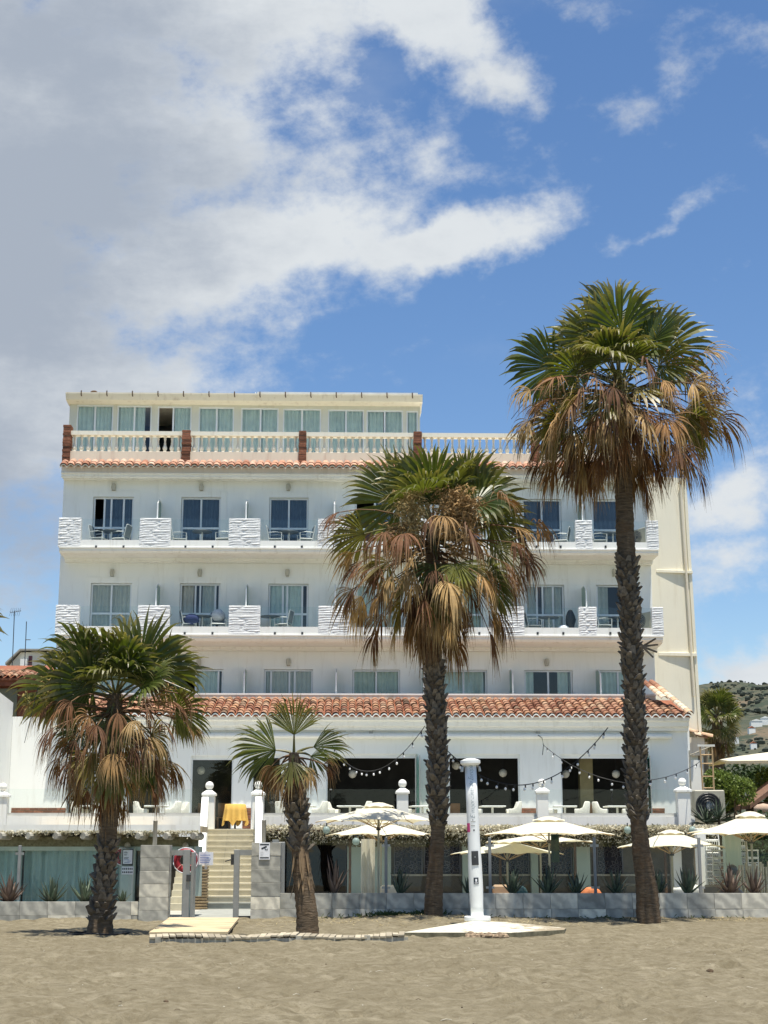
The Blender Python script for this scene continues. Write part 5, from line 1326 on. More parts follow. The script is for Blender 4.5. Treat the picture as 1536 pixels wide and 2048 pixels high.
for st_, (px, D, where) in enumerate(((1496,42.2,'right of the mint column'),(1434,42.6,'left of the mint column'))):
    for k in range(7):
        if st_ == 0 and k == 0: continue
        p = loc(px,1780,D); p.z += k*.185; p.y -= .02*k; dup(sc0, f'{levels[k]} white slat back chair in the stack {where}', p, .5 if st_ == 0 else .2)
# mint column and white pier under the hedge side
for a, b, D, m_, lab in ((1452,1484,41.6,mint,'weathered mint column between the two stacks of white chairs'),(1396,1412,43.0,white2,'slim white column behind the parasol right of the tallest palm')):
    p0, p1 = at(a,1720,D), at(b,1720,D); o = MB().bevbox(0,0,-.0,p1.x-p0.x,.35,2.15,.01).build('square_column', m_, None, False, (p0.x,D,.02)); tag(o, lab, 'column')
# brown pot behind the large aloe
o = thing('clay_pot', 'round brown glazed pot behind the large aloe', 'pot', loc(1460,1775,38.0)); MB().lathe([(.2,0),(.36,.18),(.40,.36),(.34,.56),(.22,.68),(.20,.74),(.17,.74)], 18).build('pot', terra_pot, o, True)
o = MB().lathe([(.02,0),(.10,.04),(.14,.13),(.11,.23),(.03,.28)], 14).build('dark_globe', darkmetal, None, True, loc(1464,1730,38.2,.98)); tag(o, 'dark round lamp globe standing above the brown pot', 'lamp')
o = MB().tube([(0,0,-.98),(0,0,.01)], .03, 6).build('globe_stand', darkmetal, None, False, loc(1464,1730,38.2,.98)); tag(o, 'dark stand carrying the round lamp globe behind the pot', 'lamp stand')
# reed fence at right
o = thing('reed_fence', 'grey brown reed fence panel at the right end of the patio', 'fence', loc(1525,1780,41.0)); rr = random.Random(4)
for i in range(26):
    x = -.55+i*.075; MB().tube([(x,rr.uniform(-.01,.01),0),(x+rr.uniform(-.02,.02),0,1.2+rr.uniform(-.08,.1))], .034, 5).build('reed', woodold, o)
# low bench and table bits behind the glass
for px, D, w_, z_, lab in ((835,39.6,1.0,.42,'low white patio table left of the middle palm'),(700,40.2,.7,.40,'low white patio table behind the dark glass panel'),(1105,39.8,1.3,.42,'long low white patio table under the wide parasol'),(1290,41.0,1.4,.40,'low patio table behind the tallest palm')):
    o = thing('patio_table', lab, 'table', loc(px,1780,D)); MB().bevbox(-w_/2,-.3,z_-.04,w_/2,.3,z_,.01).build('table_top', tablewhite, o)
    for sx in (-1,1):
        for sy in (-1,1): MB().tube([(sx*(w_/2-.06),sy*.25,0),(sx*(w_/2-.06),sy*.25,z_-.04)], .02, 5).build('leg', steel, o)
for px, D, c, lab in ((785,39.4,pinkplaster,'pale pink low seat beside the parasol poles'),(1008,39.8,plain('tan_cushion',(.40,.27,.17),.8),'tan low armchair right of the shower mast'),(1265,41.2,plain('grey_seat',(.12,.12,.11),.8),'dark low armchair left of the tallest palm'),(1428,39.6,plain('taupe_seat',(.22,.20,.17),.8),'taupe low armchair left of the brown pot')):
    o = thing('lounge_chair', lab, 'armchair', loc(px,1780,D), random.uniform(-.4,.4))
    MB().bevbox(-.30,-.3,.12,.30,.28,.36,.04).build('seat', c, o); MB().bevbox(-.30,.20,.361,.30,.36,.72,.05).build('backrest', c, o)
    for s in (-1,1): MB().bevbox(s*.36-.05,-.3,.0,s*.36+.05,.34,.52,.02).build('arm', c, o)
cloth('striped_cushion', orange, loc(1180,1775,39.3,.28), .30, .14, .38, 'orange striped cushion left of the patio table by the third glass post', 'cushion', seed=6)
cloth('sea_green_bag', plain('sea_green_cloth',(.12,.22,.19),.8), loc(1043,1783,37.9,.45), .14, .1, .28, 'small sea green bag right of the bushy aloe', 'bag', seed=7)
o = thing('dark_banner', 'dark green hanging banner under the wide parasol', 'banner', loc(1110,1680,38.9,1.30)); MB().box(-.10,-.01,.0,.10,.01,.68).build('cloth', bushdark, o)
# hanging white curtain by the mint column under the big parasol
cm_ = curtain_mesh(at(722,1700,41.0).x, at(750,1700,41.0).x, .3, at(730,1678,41.0).z, 41.0, 31).build('tied_curtain', plain('white_drape',(.62,.58,.48),.9), None, True); tag(cm_, 'tied white drape hanging right of the mint column', 'curtain')

# ================================================================ BEACH: BOARDWALK, SHOWER
rr = random.Random(21)
a, b = at(292,1869,28.4), at(812,1862,29.6)
bw = thing('boardwalk', 'bleached plank boardwalk lying along the sand in front of the small palm', 'boardwalk', ((a.x+b.x)/2, 29.0, .06), atan2(.7, b.x-a.x)); half = (b.x-a.x)/2; npl = 40
for i in range(npl):
    x = -half+2*half*(i+.5)/npl; z = .02*sin(i*.35)-.02*(i/npl > .55)+.03*max(0, i/npl-.75)*2
    o = MB().bevbox(-half/npl+.006, -.42, 0, half/npl-.006, .42, .035, .004).build('plank', plankm, bw, False, (x+rr.uniform(-.004,.004), rr.uniform(-.02,.02), z), (rr.uniform(-.02,.02), rr.uniform(-.03,.03), -.16+rr.uniform(-.02,.02) if i > 14 else rr.uniform(-.015,.015)))
for s in (-.34,.34): MB().box(-half,s-.04,-.09,half,s+.04,-.008).build('bearer', woodold, bw)
for i in range(4): MB().box(-half+.1+i*1.25,-.43,-.16,-half+.2+i*1.25,-.36,.03).build('end_block', woodold, bw)
p = [at(338,1843,33.5), at(478,1841,33.9), at(458,1866,30.0), at(292,1869,29.4)]
m = MB(); vs = []
for z in (.075, .11):
    for q, yy in zip(p, (35.9, 35.9, 29.75, 29.45)):
        t = 0; x = at((338,478,456,298)[p.index(q)], 1855, yy).x; vs.append((x, yy, z))
m.add(vs, [(3,2,1,0),(4,5,6,7),(0,1,5,4),(1,2,6,5),(2,3,7,6),(3,0,4,7)])
ox = sum(v[0] for v in vs)/8; oy = 32.6; m.v = [(x-ox, y-oy, z) for x, y, z in m.v]
pf_ = thing('gate_platform', 'sandy wooden platform leading from the gate to the boardwalk', 'platform', (ox, oy, 0))
# platform of boards running towards the gate
fl_, fr_ = Vector(vs[3]), Vector(vs[2]); bl_, br_ = Vector(vs[0]), Vector(vs[1]); nb = 7
for i in range(nb):
    t0, t1 = i/nb+.002, (i+1)/nb-.002; m = MB(); q = [fl_.lerp(bl_, t0), fr_.lerp(br_, t0), fr_.lerp(br_, t1), fl_.lerp(bl_, t1)]
    m.add([(v.x-ox, v.y-oy, zz+rr.uniform(-.004,.004)) for zz in (.06,.11) for v in q], [(3,2,1,0),(4,5,6,7),(0,1,5,4),(1,2,6,5),(2,3,7,6),(3,0,4,7)]); m.build('board', matm, pf_)
# shower base
DS = 31.8
pts = [(806,1861,29.9),(930,1836,33.4),(1012,1836,33.5),(1132,1851,31.6),(1128,1857,30.9),(1010,1864,29.7),(930,1862,29.9)]
P_ = []
for px, py, D in pts: q = at(px, py, D); P_.append((q.x, D))
cx, cy = at(949,1845,32.6).x, 32.2
sb = thing('shower_base', 'worn white painted concrete base of the beach shower with broken edges', 'shower base', (cx, cy, 0))
n = len(P_); vs = [(x-cx, y-cy, -.05) for x, y in P_] + [(x-cx, y-cy, .085+.03*(y>33)) for x, y in P_] + [((x-cx)*.1, (y-cy)*.1+.4, .17) for x, y in P_]
m = MB(); m.add(vs, [tuple(n+(i+1)%n if q == 1 else 0 for q in ()) for i in ()] + [((i+1)%n, i, n+i, n+(i+1)%n) for i in range(n)]); m.build('edge', plain('shaded_edge_concrete', (.17,.155,.10), .95, .4, 8, .8, 30), sb)  # shade of the front faces put into a darker concrete colour
m = MB(); m.add(vs[n:], [((i+1)%n, i, n+i, n+(i+1)%n) for i in range(n)] + [tuple(range(n, 2*n))[::-1]])
mt = NT('flaking_white_paint'); c_ = mt.coord(world=True); nn = mt.noise(c_, 2.2, 8, .68, .4); n3 = mt.noise(c_, 9, 5, .6)
sx_ = mt.n.new('ShaderNodeSeparateXYZ'); mt.l.new(mt.tc.outputs['Object'], sx_.inputs[0])
fk = mt.step(mt.math('ADD', nn, mt.math('MULTIPLY', mt.step(sx_.outputs[0], .3, 1.6), .16)), .56, .62)
mt.done(mt.bsdf(mt.mix(fk, mt.ramp(n3, (.3,(.52,.50,.40)), (.7,(.64,.61,.50))), (.30,.25,.17)), .85, mt.bump(nn, .4, .02), 0, .2))
m.build('top_slab', MATS['flaking_white_paint'], sb)
for i in range(22):
    t = i/22; q0, q1 = Vector((*P_[5],0)), Vector((*P_[6],0)); q = q0.lerp(q1, t)
    s = rr.uniform(.04,.09); mm_ = MB().ball((0,0,0), s, 7, .8); 
    mm_.v = [tuple(Vector(v)*(1+.35*noise.noise((v[0]*30+i, v[1]*30, v[2]*30)))) for v in mm_.v]
    mm_.build('rubble_stone', rubble, sb, False, (q.x-cx, q.y-cy-rr.uniform(0,.08), rr.uniform(.0,.06)))
# shower mast
DM = 32.9
base = at(955,1838,DM); top = at(940.5,1522,DM); zb = .17
sm = thing('beach_shower', 'tall white beach shower mast with vertical blue lettering and a round cap', 'shower', (base.x, DM, zb))
Hh = top.z - zb; tilt = atan2(top.x-base.x, Hh)
rt, rb = at(957.5,1530,DM).x - at(940,1530,DM).x, at(967,1830,DM).x-at(955,1830,DM).x
rt = .145; rb = .155
mast = MB().lathe([(rb*.86,.06),(rb*.86,.3),(rb*.95,.62),(rb*.93,1.1),(rt*.90,1.6),(rt*.86,2.4),(rt*.84,Hh-.06)], 20).build('mast', showerm, sm, True, rot=(0,tilt,0))
MB().lathe([(.27,.0),(.275,.02),(.275,.075),(.26,.09),(.14,.095)], 24).build('foot_disc', showerm, sm)
MB().lathe([(.10,Hh-.1),(.17,Hh-.09),(.212,Hh-.05),(.212,Hh+.01),(.10,Hh+.052),(.01,Hh+.062)], 24).build('cap', showerm, mast)
for an in (-.95*pi, -.85*pi, -.05*pi, .1*pi):
    c = Vector((cos(an), sin(an), 0)); MB().tube([c*.15+Vector((0,0,Hh-.10)), c*.185+Vector((0,0,Hh-.13)), c*.20+Vector((0,0,Hh-.22))], .022, 6).build('shower_head', steel, mast)
def on_mast(poly, mat, name, par, extra=.004, rad=None):
    # poly in (arc length, height): bent round the mast
    m = MB(); vs = []
    for s_, z in poly:
        r_ = (rad or mast_r(z)) + extra; a = -pi/2 + s_/r_; vs.append((r_*cos(a), r_*sin(a), z))
    m.add(vs, [tuple(range(len(vs)))]); return m.build(name, mat, par)
def mast_r(z):
    pr = [(rb*.86,.0),(rb*.86,.3),(rb*.95,.62),(rb*.93,1.1),(rt*.90,1.6),(rt*.86,2.4),(rt*.84,Hh)]
    for (r0, z0), (r1, z1) in zip(pr[:-1], pr[1:]):
        if z <= z1: return r0+(r1-r0)*(z-z0)/(z1-z0)
    return pr[-1][0]
def bent_rect(s0, s1, z0, z1, mat, name, par, extra=.006, n=6):
    m = MB(); vs = []
    for i in range(n+1):
        s_ = s0+(s1-s0)*i/n
        for z in (z0, z1): r_ = mast_r(z)+extra; a = -pi/2+s_/r_; vs.append((r_*cos(a), r_*sin(a), z))
    m.add(vs, [(2*i, 2*i+2, 2*i+3, 2*i+1) for i in range(n)]); return m.build(name, mat, par)
zz = lambda py: at(950, py, DM).z - zb
pb_ = bent_rect(-.075, .075, zz(1730), zz(1702), darkmetal, 'push_panel', mast, .012); bent_rect(-.012,.012, zz(1715), zz(1712.5), steel, 'push_button', pb_, .026)
for s in (-.235, .195): bent_rect(s, s+.04, zz(1700), zz(1674), black, 'side_panel', mast, .014)
sg_ = bent_rect(-.052, .052, zz(1768), zz(1755), ink, 'pictogram_sign', mast, .008)
bent_rect(-.016,.02, zz(1763), zz(1757.5), paper, 'pictogram', sg_, .011); bent_rect(-.032,.036, zz(1766.3), zz(1764.8), paper, 'pictogram', sg_, .011)
bent_rect(-.19, -.08, zz(1664), zz(1646), pink, 'pink_sticker', mast, .004)
bent_rect(-.055, .045, zz(1644), zz(1642.5), MATS['grey_coping'], 'text_line', mast, .004); bent_rect(-.055, .03, zz(1652), zz(1650), MATS['grey_coping'], 'text_line', mast, .004); bent_rect(-.01, .02, zz(1662), zz(1659), ink, 'small_mark', mast, .004); bent_rect(-.02, .0, zz(1641), zz(1639), ink, 'small_mark', mast, .004)
tcu = bpy.data.curves.new('lettering', 'FONT'); tcu.body = 'El mejor clima de Europa'; tcu.size = .15; tcu.shear = .45; tcu.resolution_u = 3; tcu.space_character = .92; tcu.offset = -.0035
to = bpy.data.objects.new('lettering_tmp', tcu); COL.objects.link(to); bpy.context.view_layer.update()
me = bpy.data.meshes.new_from_object(to.evaluated_get(bpy.context.evaluated_depsgraph_get())); bpy.data.objects.remove(to)
xs_t = [v.co.x for v in me.vertices]; Lt = max(xs_t); z0t, z1t = zz(1637), zz(1531)
for v in me.vertices:
    z = z0t + v.co.x/Lt*(z1t-z0t); s_ = -(v.co.y) + .04; r_ = mast_r(z)+.005; a = -pi/2+s_/r_; v.co = (r_*cos(a), r_*sin(a), z)
me.materials.append(plain('teal_ink', (.02,.09,.12), .7)); inst('lettering', me, mast)
# weeds, straw and bits on the sand
def tuft(cx_, cy_, n, h, mat, seed, m):
    r2 = random.Random(seed)
    for i in range(n):
        x, y = cx_+r2.gauss(0,.22), cy_+r2.gauss(0,.08); z = sand_h(x,y)-.01; a = r2.uniform(0,6.3); L = h*r2.uniform(.4,1.1); d = Vector((cos(a)*.6, sin(a)*.4, r2.uniform(.3,1))).normalized()
        s = Vector((-sin(a), cos(a), 0))*.012; p = Vector((x,y,z)); m.add([p-s, p+s, p+d*L*.6+s*.6, p+d*L+Vector((0,0,-.04)), p+d*L*.6-s*.6], [(0,1,2,3,4)])
m = MB()
for i, px in enumerate(list(range(745,870,9))+[905,990,1075,1130,1200,1225,1262,1345,1390,1480,690,665]): q = at(px,1830,36.2); tuft(q.x, 36.15, 26 if 745 <= px < 870 else 7, .20 if px < 870 else .15, weed, i, m)
tag(m.build('beach_weeds', weed), 'low green weeds growing along the foot of the planter', 'weeds', kind='stuff')
m = MB(); r2 = random.Random(8)
for i in range(900):
    x = r2.gauss(1.0, 1.9); y = r2.gauss(34.6, .8)
    if y > 36.2 or abs(x) > 7: continue
    a = r2.uniform(0,6.3); L = r2.uniform(.05,.2); z = sand_h(x,y)+.008; d = Vector((cos(a),sin(a),.15))*L; s = Vector((-sin(a),cos(a),0))*.005; p = Vector((x,y,z)); m.add([p-s,p+s,p+d+s,p+d-s], [(0,1,2,3)])
for i in range(500):
    x = r2.uniform(3.5,9); y = r2.gauss(35.9,.3); a = r2.uniform(0,6.3); L = r2.uniform(.05,.25); z = sand_h(x,min(y,36.3))+.008; d = Vector((cos(a),sin(a),.12))*L; s = Vector((-sin(a),cos(a),0))*.006; p = Vector((x,min(y,36.3),z)); m.add([p-s,p+s,p+d+s,p+d-s], [(0,1,2,3)])
tag(m.build('dry_straw', drygrass), 'dry straw and leaf scraps scattered on the sand before the planter', 'straw', kind='stuff')
m = MB(); md = MB(); 
for i in range(230):
    y = r2.uniform(13.5,30); x = r2.uniform(-.27,.27)*y; z = sand_h(x,y); s = r2.uniform(.004,.013)*(1.4 if r2.random() < .1 else 1); (m if r2.random() < .55 else md).lathe([(s*.5,-s*.3),(s,.3*s),(s*.5,.9*s),(.001,s)], 5, (x,y,z))
for i in range(60):
    y = r2.uniform(14,30); x = r2.uniform(-.27,.27)*y; z = sand_h(x,y)+.006; a = r2.uniform(0,6.3); L = r2.uniform(.05,.16); d = Vector((cos(a),sin(a),.05))*L; (md if i % 2 else m).tube([(x,y,z),(x+d.x*.5,y+d.y*.5,z+.015),(x+d.x,y+d.y,z+.004)], .0035, 4)
tag(m.build('shell_bits', pebble), 'pale shell bits and pebbles scattered over the sand', 'pebbles', kind='stuff'); tag(md.build('twig_bits', trunkm), 'dark twigs and scraps scattered over the sand', 'twigs', kind='stuff')
for px, py, s, lab in ((1420,1940,.05,'dark stone on the open sand at right'),(332,2009,.03,'small dark stone on the sand at lower left')):
    v = (py-1024)/F; D = CAMZ/tan(atan(v)-PITCH); q = at(px,py,D); b_ = MB().ball((0,0,0), s, 8, .7); b_.v = [tuple(Vector(w_)*(1+.3*noise.noise((w_[0]*40,w_[1]*40,w_[2]*40)))) for w_ in b_.v]
    tag(b_.build('stone', trunkm, None, False, (q.x,D,sand_h(q.x,D)+s*.4)), lab, 'stone')

# ================================================================ SURROUNDINGS
# boundary wall at the far left
m = MB(); xw = X(22,1500,DG); za_, zb_ = Z(1405,DG-.1,25), Z(1330,DG-6,0)
m.add([(xw,DG-.02,zT-.3),(xw,DG-.02,za_),(xw-.9,DG-7.5,za_+1.15),(xw-.9,DG-7.5,zT-.3),(xw-.4,DG-.02,zT-.3),(xw-.4,DG-.02,za_),(xw-1.3,DG-7.5,za_+1.15),(xw-1.3,DG-7.5,zT-.3)], [(0,1,2,3),(7,6,5,4),(1,5,6,2),(3,2,6,7),(0,4,5,1)])
o = m.build('boundary_wall', white, None, False, (0,0,0), (0,0,YAW)); tag(o, 'tall white boundary wall running towards the beach at the far left', 'wall')
MB().box(X(22,1500,DG)+.001, DG-.12, zT, X(140,1500,DG), DG-.001, Z(1405,DG,60)).build('front_wall', white, hotel) if False else None
# brown tiled house beyond
D = 66; hx0, hx1 = at(-160,1370,D).x, at(100,1370,D).x; zt_, ze_ = at(50,1338,D+1.5).z, at(50,1357,D).z
nh = thing('neighbour_house', 'brown timber house with a red tiled roof behind the boundary wall at left', 'house', ((hx0+hx1)/2, D, 0)); ox = (hx0+hx1)/2
MB().box(hx0-ox, .3, 0, hx1-ox-.3, 7, ze_-.05).build('wall', woodbrown, nh); MB().box(hx0-ox, -.1, at(50,1372,D).z, hx1-ox, .29, ze_-.02).build('fascia', woodbrown, nh)
MB().box(at(-20,1390,D).x-ox, .22, 3, at(32,1390,D).x-ox, .299, at(20,1376,D).z).build('shutter', plain('grey_green_board',(.20,.20,.14),.9), nh)
rfm = MB().prism([(-.2,ze_),(3.2,zt_+.35),(6.6,ze_),(6.6,ze_-.1),(-.2,ze_-.1)][::-1], hx0-ox, hx1-ox+.2).build('roof', tilepan, nh)
nt_ = int((hx1-hx0)/.30)
for r in range(4):
    for c in range(nt_-14, nt_): a_ = atan2(zt_+.35-ze_, 3.4); inst('roof_tile', t_red, rfm, (hx0-ox+.30*(c+.5), -.25+r*.42*cos(a_), ze_+.03+r*.42*sin(a_)), (a_,0,0), (1.1,1.1,1.1))
# small white gabled house further back with aerials
D = 84; ox = at(100,1340,D).x; gh_ = thing('gabled_house', 'small white gabled house beyond the tiled roof at left', 'house', (ox, D, 0)); x0, x1, xa = at(16,1330,D).x-ox, at(190,1330,D).x-ox, at(42,1300,D).x-ox
zA, zE = at(42,1300,D).z, at(16,1326,D).z
MB().prism([(x0+.1,0),(x1,0),(x1,zA-.12),(xa,zA-.12),(x0+.1,zE-.1)], 0, 5, 'y').build('wall', cream, gh_); MB().prism([(x0-.1,zE-.12),(xa,zA-.05),(x1+.2,zA-.05),(x1+.2,zA+.03),(xa-.02,zA+.04),(x0-.1,zE)], -.25, 5.2, 'y').build('roof', plain('grey_roof',(.35,.34,.30),.8), gh_)
MB().box(at(57,1325,D).x-ox,-.03,at(57,1342,D).z,at(64,1325,D).x-ox,-.001,at(57,1312,D).z).build('shutter', plain('plum_shutter',(.16,.06,.07),.7), gh_)
MB().box(at(43,1325,D).x-ox,-.3,0,at(56,1325,D).x-ox,-.001,at(43,1319,D).z).build('chimney', white2, gh_)
for px, py, D2, yagi, lab in ((29,1222,74,True,'tall thin television aerial with cross rods at far left'),(53,1243,75,False,'thin mast aerial right of the tall one at far left')):
    q = at(px,1342,D2); t_ = at(px,py,D2); o = thing('aerial', lab, 'aerial', (q.x,D2,0)); MB().tube([(0,0,0),(t_.x-q.x,0,t_.z)], .022, 5).build('mast', darkmetal, o)
    m = MB()
    if yagi:
        m.tube([(-.35,0,t_.z-.08),(.15,.1,t_.z+.02)], .012, 4)
        for k in range(6): x = -.33+k*.09; m.tube([(x,-.2,t_.z-.06+k*.018),(x,.2,t_.z-.06+k*.018)], .008, 4); m.tube([(x-.05,0,t_.z-.25),(x+.02,0,t_.z+.15)], .006, 4)
    else: m.tube([(-.12,0,t_.z-.9),(.12,0,t_.z-.9)], .02, 4); m.tube([(-.1,0,t_.z-2.1),(.25,0,t_.z-2.1)], .012, 4)
    m.build('rods', darkmetal, o)
# louvred timber box and roof bits right of the hotel
D = 57.5; a_, b_ = at(1352,1440,D), at(1398,1382,D-.8)
o = thing('louvre_screen', 'dark slatted timber box against the cream wing right of the tiled roof', 'screen', (b_.x-.5, D-.6, 4.0)); zt2 = at(1395,1380,D-.6).z-4; zb2 = at(1395,1452,D-.6).z-4
MB().box(-.55,.1,zb2,.45,.9,zt2-.05).build('box', black, o)
for i in range(16): z = zb2+(zt2-zb2)*(i+.5)/16; MB().box(-.10,.02,z-.03,.47,.095,z+.018).build('slat', wooddark, o)
m = MB().prism([(-.60,zt2-.35),(-.12,zt2+.0),(.50,zt2+.02),(.50,zt2+.08),(-.14,zt2+.06),(-.62,zt2-.29)], -.1, 1.0, 'y'); m.build('roof', woodold, o)
for x in (-.12, .46): MB().box(x-.03,-.0,zb2-.6,x+.03,.06,zt2).build('post', plain('tan_post',(.35,.27,.15),.8), o)
o = thing('lean_to', 'shabby lean to roof of broken tiles between the hotel and the far palm', 'lean to', (at(1400,1470,56).x, 56, 0)); z1 = at(1400,1455,56).z
MB().box(-.9,.2,0,.3,2.5,z1-.5).build('wall', plain('grey_brown_render',(.22,.18,.12),.9), o); r3 = random.Random(5)
for i in range(7): inst('tile', t_red if i % 2 else t_cream, o, (-.55+.16*i, r3.uniform(-.2,.1), z1-.1-.05*i+r3.uniform(-.05,.05)), (R(15),0,R(80)+r3.uniform(-.3,.3)))
MB().box(-.6,0,z1-1.0,.15,.19,z1-.35).build('plaster_patch', pinkplaster, o)
MB().box(-.75,.0,at(1400,1590,56).z,.05,.199,at(1400,1520,56).z).build('white_panel', white2, o)
# wooden frame ladder and big air conditioner
o = thing('timber_ladder', 'pale timber ladder frame standing behind the big air conditioner', 'ladder', (at(1414,1640,49).x, 49, zT-.3)); q = lambda px, py: (at(px,py,49).x-o.location.x, at(px,py,49).z-(zT-.3))
(xa1,za1),(xb1,zb1),(xa2,za2),(xb2,zb2_) = q(1400,1492), q(1424,1492), q(1409,1628), q(1430,1628)
MB().tube([(xa2,0,za2),(xa1,0,za1)], .028, 5).build('stile', polewood, o); MB().tube([(xb2,0,zb2_),(xb1,0,za1)], .028, 5).build('stile', polewood, o)
MB().box(xa1-.08,-.04,za1-.02,xb1+.08,.04,za1+.045).build('top_board', slabwhite, o)
for t in (.13,.26,.45,.62,.8): MB().tube([(xa1+(xa2-xa1)*t,0,za1+(za2-za1)*t),(xb1+(xb2-xb1)*t,0,za1+(zb2_-za1)*t)], .020, 5).build('rung', polewood, o)
MB().tube([(q(1381,1500)[0],.2,q(1381,1500)[1]),(q(1386,1640)[0],.2,q(1386,1640)[1])], .03, 5).build('side_pole', woodold, o); MB().tube([(q(1381,1510)[0],.2,q(1381,1510)[1]),(q(1424,1492)[0],.1,q(1424,1492)[1])], .02, 5).build('brace', woodold, o)
p0, p1 = at(1391,1648,47.6), at(1449,1580,47.6); o = thing('large_air_conditioner', 'large beige air conditioner with a round fan at the right end of the terrace', 'air conditioner', ((p0.x+p1.x)/2, 47.6, p0.z)); w, h = (p1.x-p0.x)/2, p1.z-p0.z
MB().bevbox(-w,0,0,w,.4,h,.03).build('casing', acm, o); m = MB(); cxx = -.1*w
for r_ in (.14,.22,.30,.37): m.tube([(cxx+r_*cos(t*pi/10), -.02, h*.54+r_*sin(t*pi/10)) for t in range(21)], .010, 4, False)
for t in range(8): m.tube([(cxx+.05*cos(t*pi/4),-.02,h*.54+.05*sin(t*pi/4)),(cxx+.37*cos(t*pi/4),-.02,h*.54+.37*sin(t*pi/4))], .008, 3, False)
m.build('fan_grille', darkmetal, o); f_ = MB().lathe([(.39,0),(.39,.003)], 24).build('fan_opening', black, o, False, (cxx,-.003,h*.54), (R(90),0,0))
MB().lathe([(.13,0),(.13,.004)], 16).build('fan_hub', greymetal, f_, False, (.05,.0,.006))
for i in range(9): MB().box(w+.001,.05,h*.2+i*.07,w+.015,.35,h*.2+i*.07+.03).build('side_louvre', acm, o)
MB().box(-w-.2,-.1,-.5,w+.4,.6,-.005).build('plinth', conc, o)
def spiky(px, py, D, n, L, label, z, mat=aloem, stem=.2):
    p = at(px, py, D); p.z = z; o = thing('yucca_plant', label, 'plant', p); r4 = random.Random(px)
    MB().tube([(0,0,0),(0,0,stem)], [.05,.04], 6).build('stem', trunkm, o)
    for i in range(n):
        a = 2.4*i; e = R(r4.uniform(-5,80)); m = MB(); d = Vector((cos(a)*cos(e), sin(a)*cos(e), sin(e))); s = Vector((-sin(a),cos(a),0)); b0 = Vector((0,0,stem)); l = L*r4.uniform(.75,1.1)
        m.add([b0-s*.015, b0+s*.015, b0+d*l*.5+s*.022+Vector((0,0,.02)), b0+d*l-Vector((0,0,.06)), b0+d*l*.5-s*.022+Vector((0,0,.02))], [(0,1,2,3,4)]); m.build('leaf', mat, o)
spiky(1412, 1640, 46.9, 34, .7, 'spiky plant in front of the big air conditioner at left', zT-.35, aloem, .5); spiky(1438, 1640, 46.8, 34, .75, 'spiky plant in front of the big air conditioner at right', zT-.35, aloem, .6)
# bushes
def bush(cx_, cy_, cz_, rx, ry, rz_, n, size, mat, label, seed, z0=0, cat='bush', lumps=7):
    o = thing('bush', label, cat, (cx_, cy_, z0)); r5 = random.Random(seed); L = [(Vector((r5.uniform(-.7,.7)*rx, r5.uniform(-.7,.7)*ry, r5.uniform(-.35,.6)*rz_)), r5.uniform(.35,.6)) for _ in range(lumps)]
    def f(r):
        c, k = L[r.randrange(lumps)]; v = Vector((r.gauss(0,1), r.gauss(0,1), r.gauss(0,1))).normalized()*(k*r.uniform(.75,1.05)); return Vector((c.x+v.x*rx, c.y+v.y*ry, cz_-z0+c.z+v.z*rz_))
    leaf_cloud('foliage', mat, n, f, size, o, seed); m = MB()
    for i in range(4): a = i*1.6; m.tube([(0,0,0),(.2*rx*cos(a),.2*ry*sin(a),(cz_-z0)*.6),(.5*rx*cos(a),.5*ry*sin(a),cz_-z0)], [.06,.04,.02], 5)
    m.build('stems', trunkm, o); return o
q = at(1462,1588,53); bush(q.x, 53, q.z, .80, .9, .85, 5200, .07, bushm, 'bright green rounded bush right of the big air conditioner', 1, 0, lumps=9)
q = at(1500,1555,60); bush(q.x, 60, q.z-.25, 2.0, 1.2, .85, 5200, .09, bushdark, 'dark green hedge below the white awning', 2, 0, 'hedge', 10)
q = at(1560,1600,57); bush(q.x, 57, q.z, 1.2, 1.0, 1.1, 3200, .08, bushm, 'green bush at the right edge beside the brown roof', 3, 0)
q = at(1428,1600,62); bush(q.x, 62, q.z-.2, 1.0, 1.2, 1.2, 3600, .09, bushdark, 'dark shrub behind the timber ladder frame', 4, 0)
q = at(1515,1650,47.5); bush(q.x, 47.5, q.z-.35, 1.2, .8, .8, 3600, .07, bushdark, 'dark shrub behind the chair stacks and parasols at right', 5, 0)
q = at(1530,1690,45.5); bush(q.x, 45.5, 1.2, .9, .7, .9, 2600, .07, bushdark, 'dark shrub behind the reed fence at right', 6, 0)
q = at(1540,1575,54); o = thing('thatch_hut', 'brown pitched roof among the bushes at the right edge', 'hut', (q.x, 54, 0)); zr_ = at(1540,1566,54).z
MB().prism([(-.95,zr_-.75),(.4,zr_+.2),(1.8,zr_-.7),(1.8,zr_-.85),(.4,zr_+.02),(-.95,zr_-.9)], -1, 1.5, 'y').build('roof', plain('red_brown_thatch',(.19,.11,.075),.9,.3,9,.6), o); MB().box(-.6,-.4,0,1.4,1.2,zr_-.65).build('wall', wooddark, o)
q = at(1527,1618,50); o = MB().ball((0,0,0), .22, 9, .8).build('boulder', plain('pink_boulder',(.45,.33,.24),.9,.2,5,.6), None, True, (q.x,50,q.z)); o.data.transform(Matrix.Diagonal((1.5,1,1,1)))
MBx = MB().box(-.3,-.2,-q.z,.3,.2,-.15); o2 = MBx.build('boulder_bed', conc, o); tag(o, 'pinkish boulder on a bed among the bushes at the right edge', 'boulder')
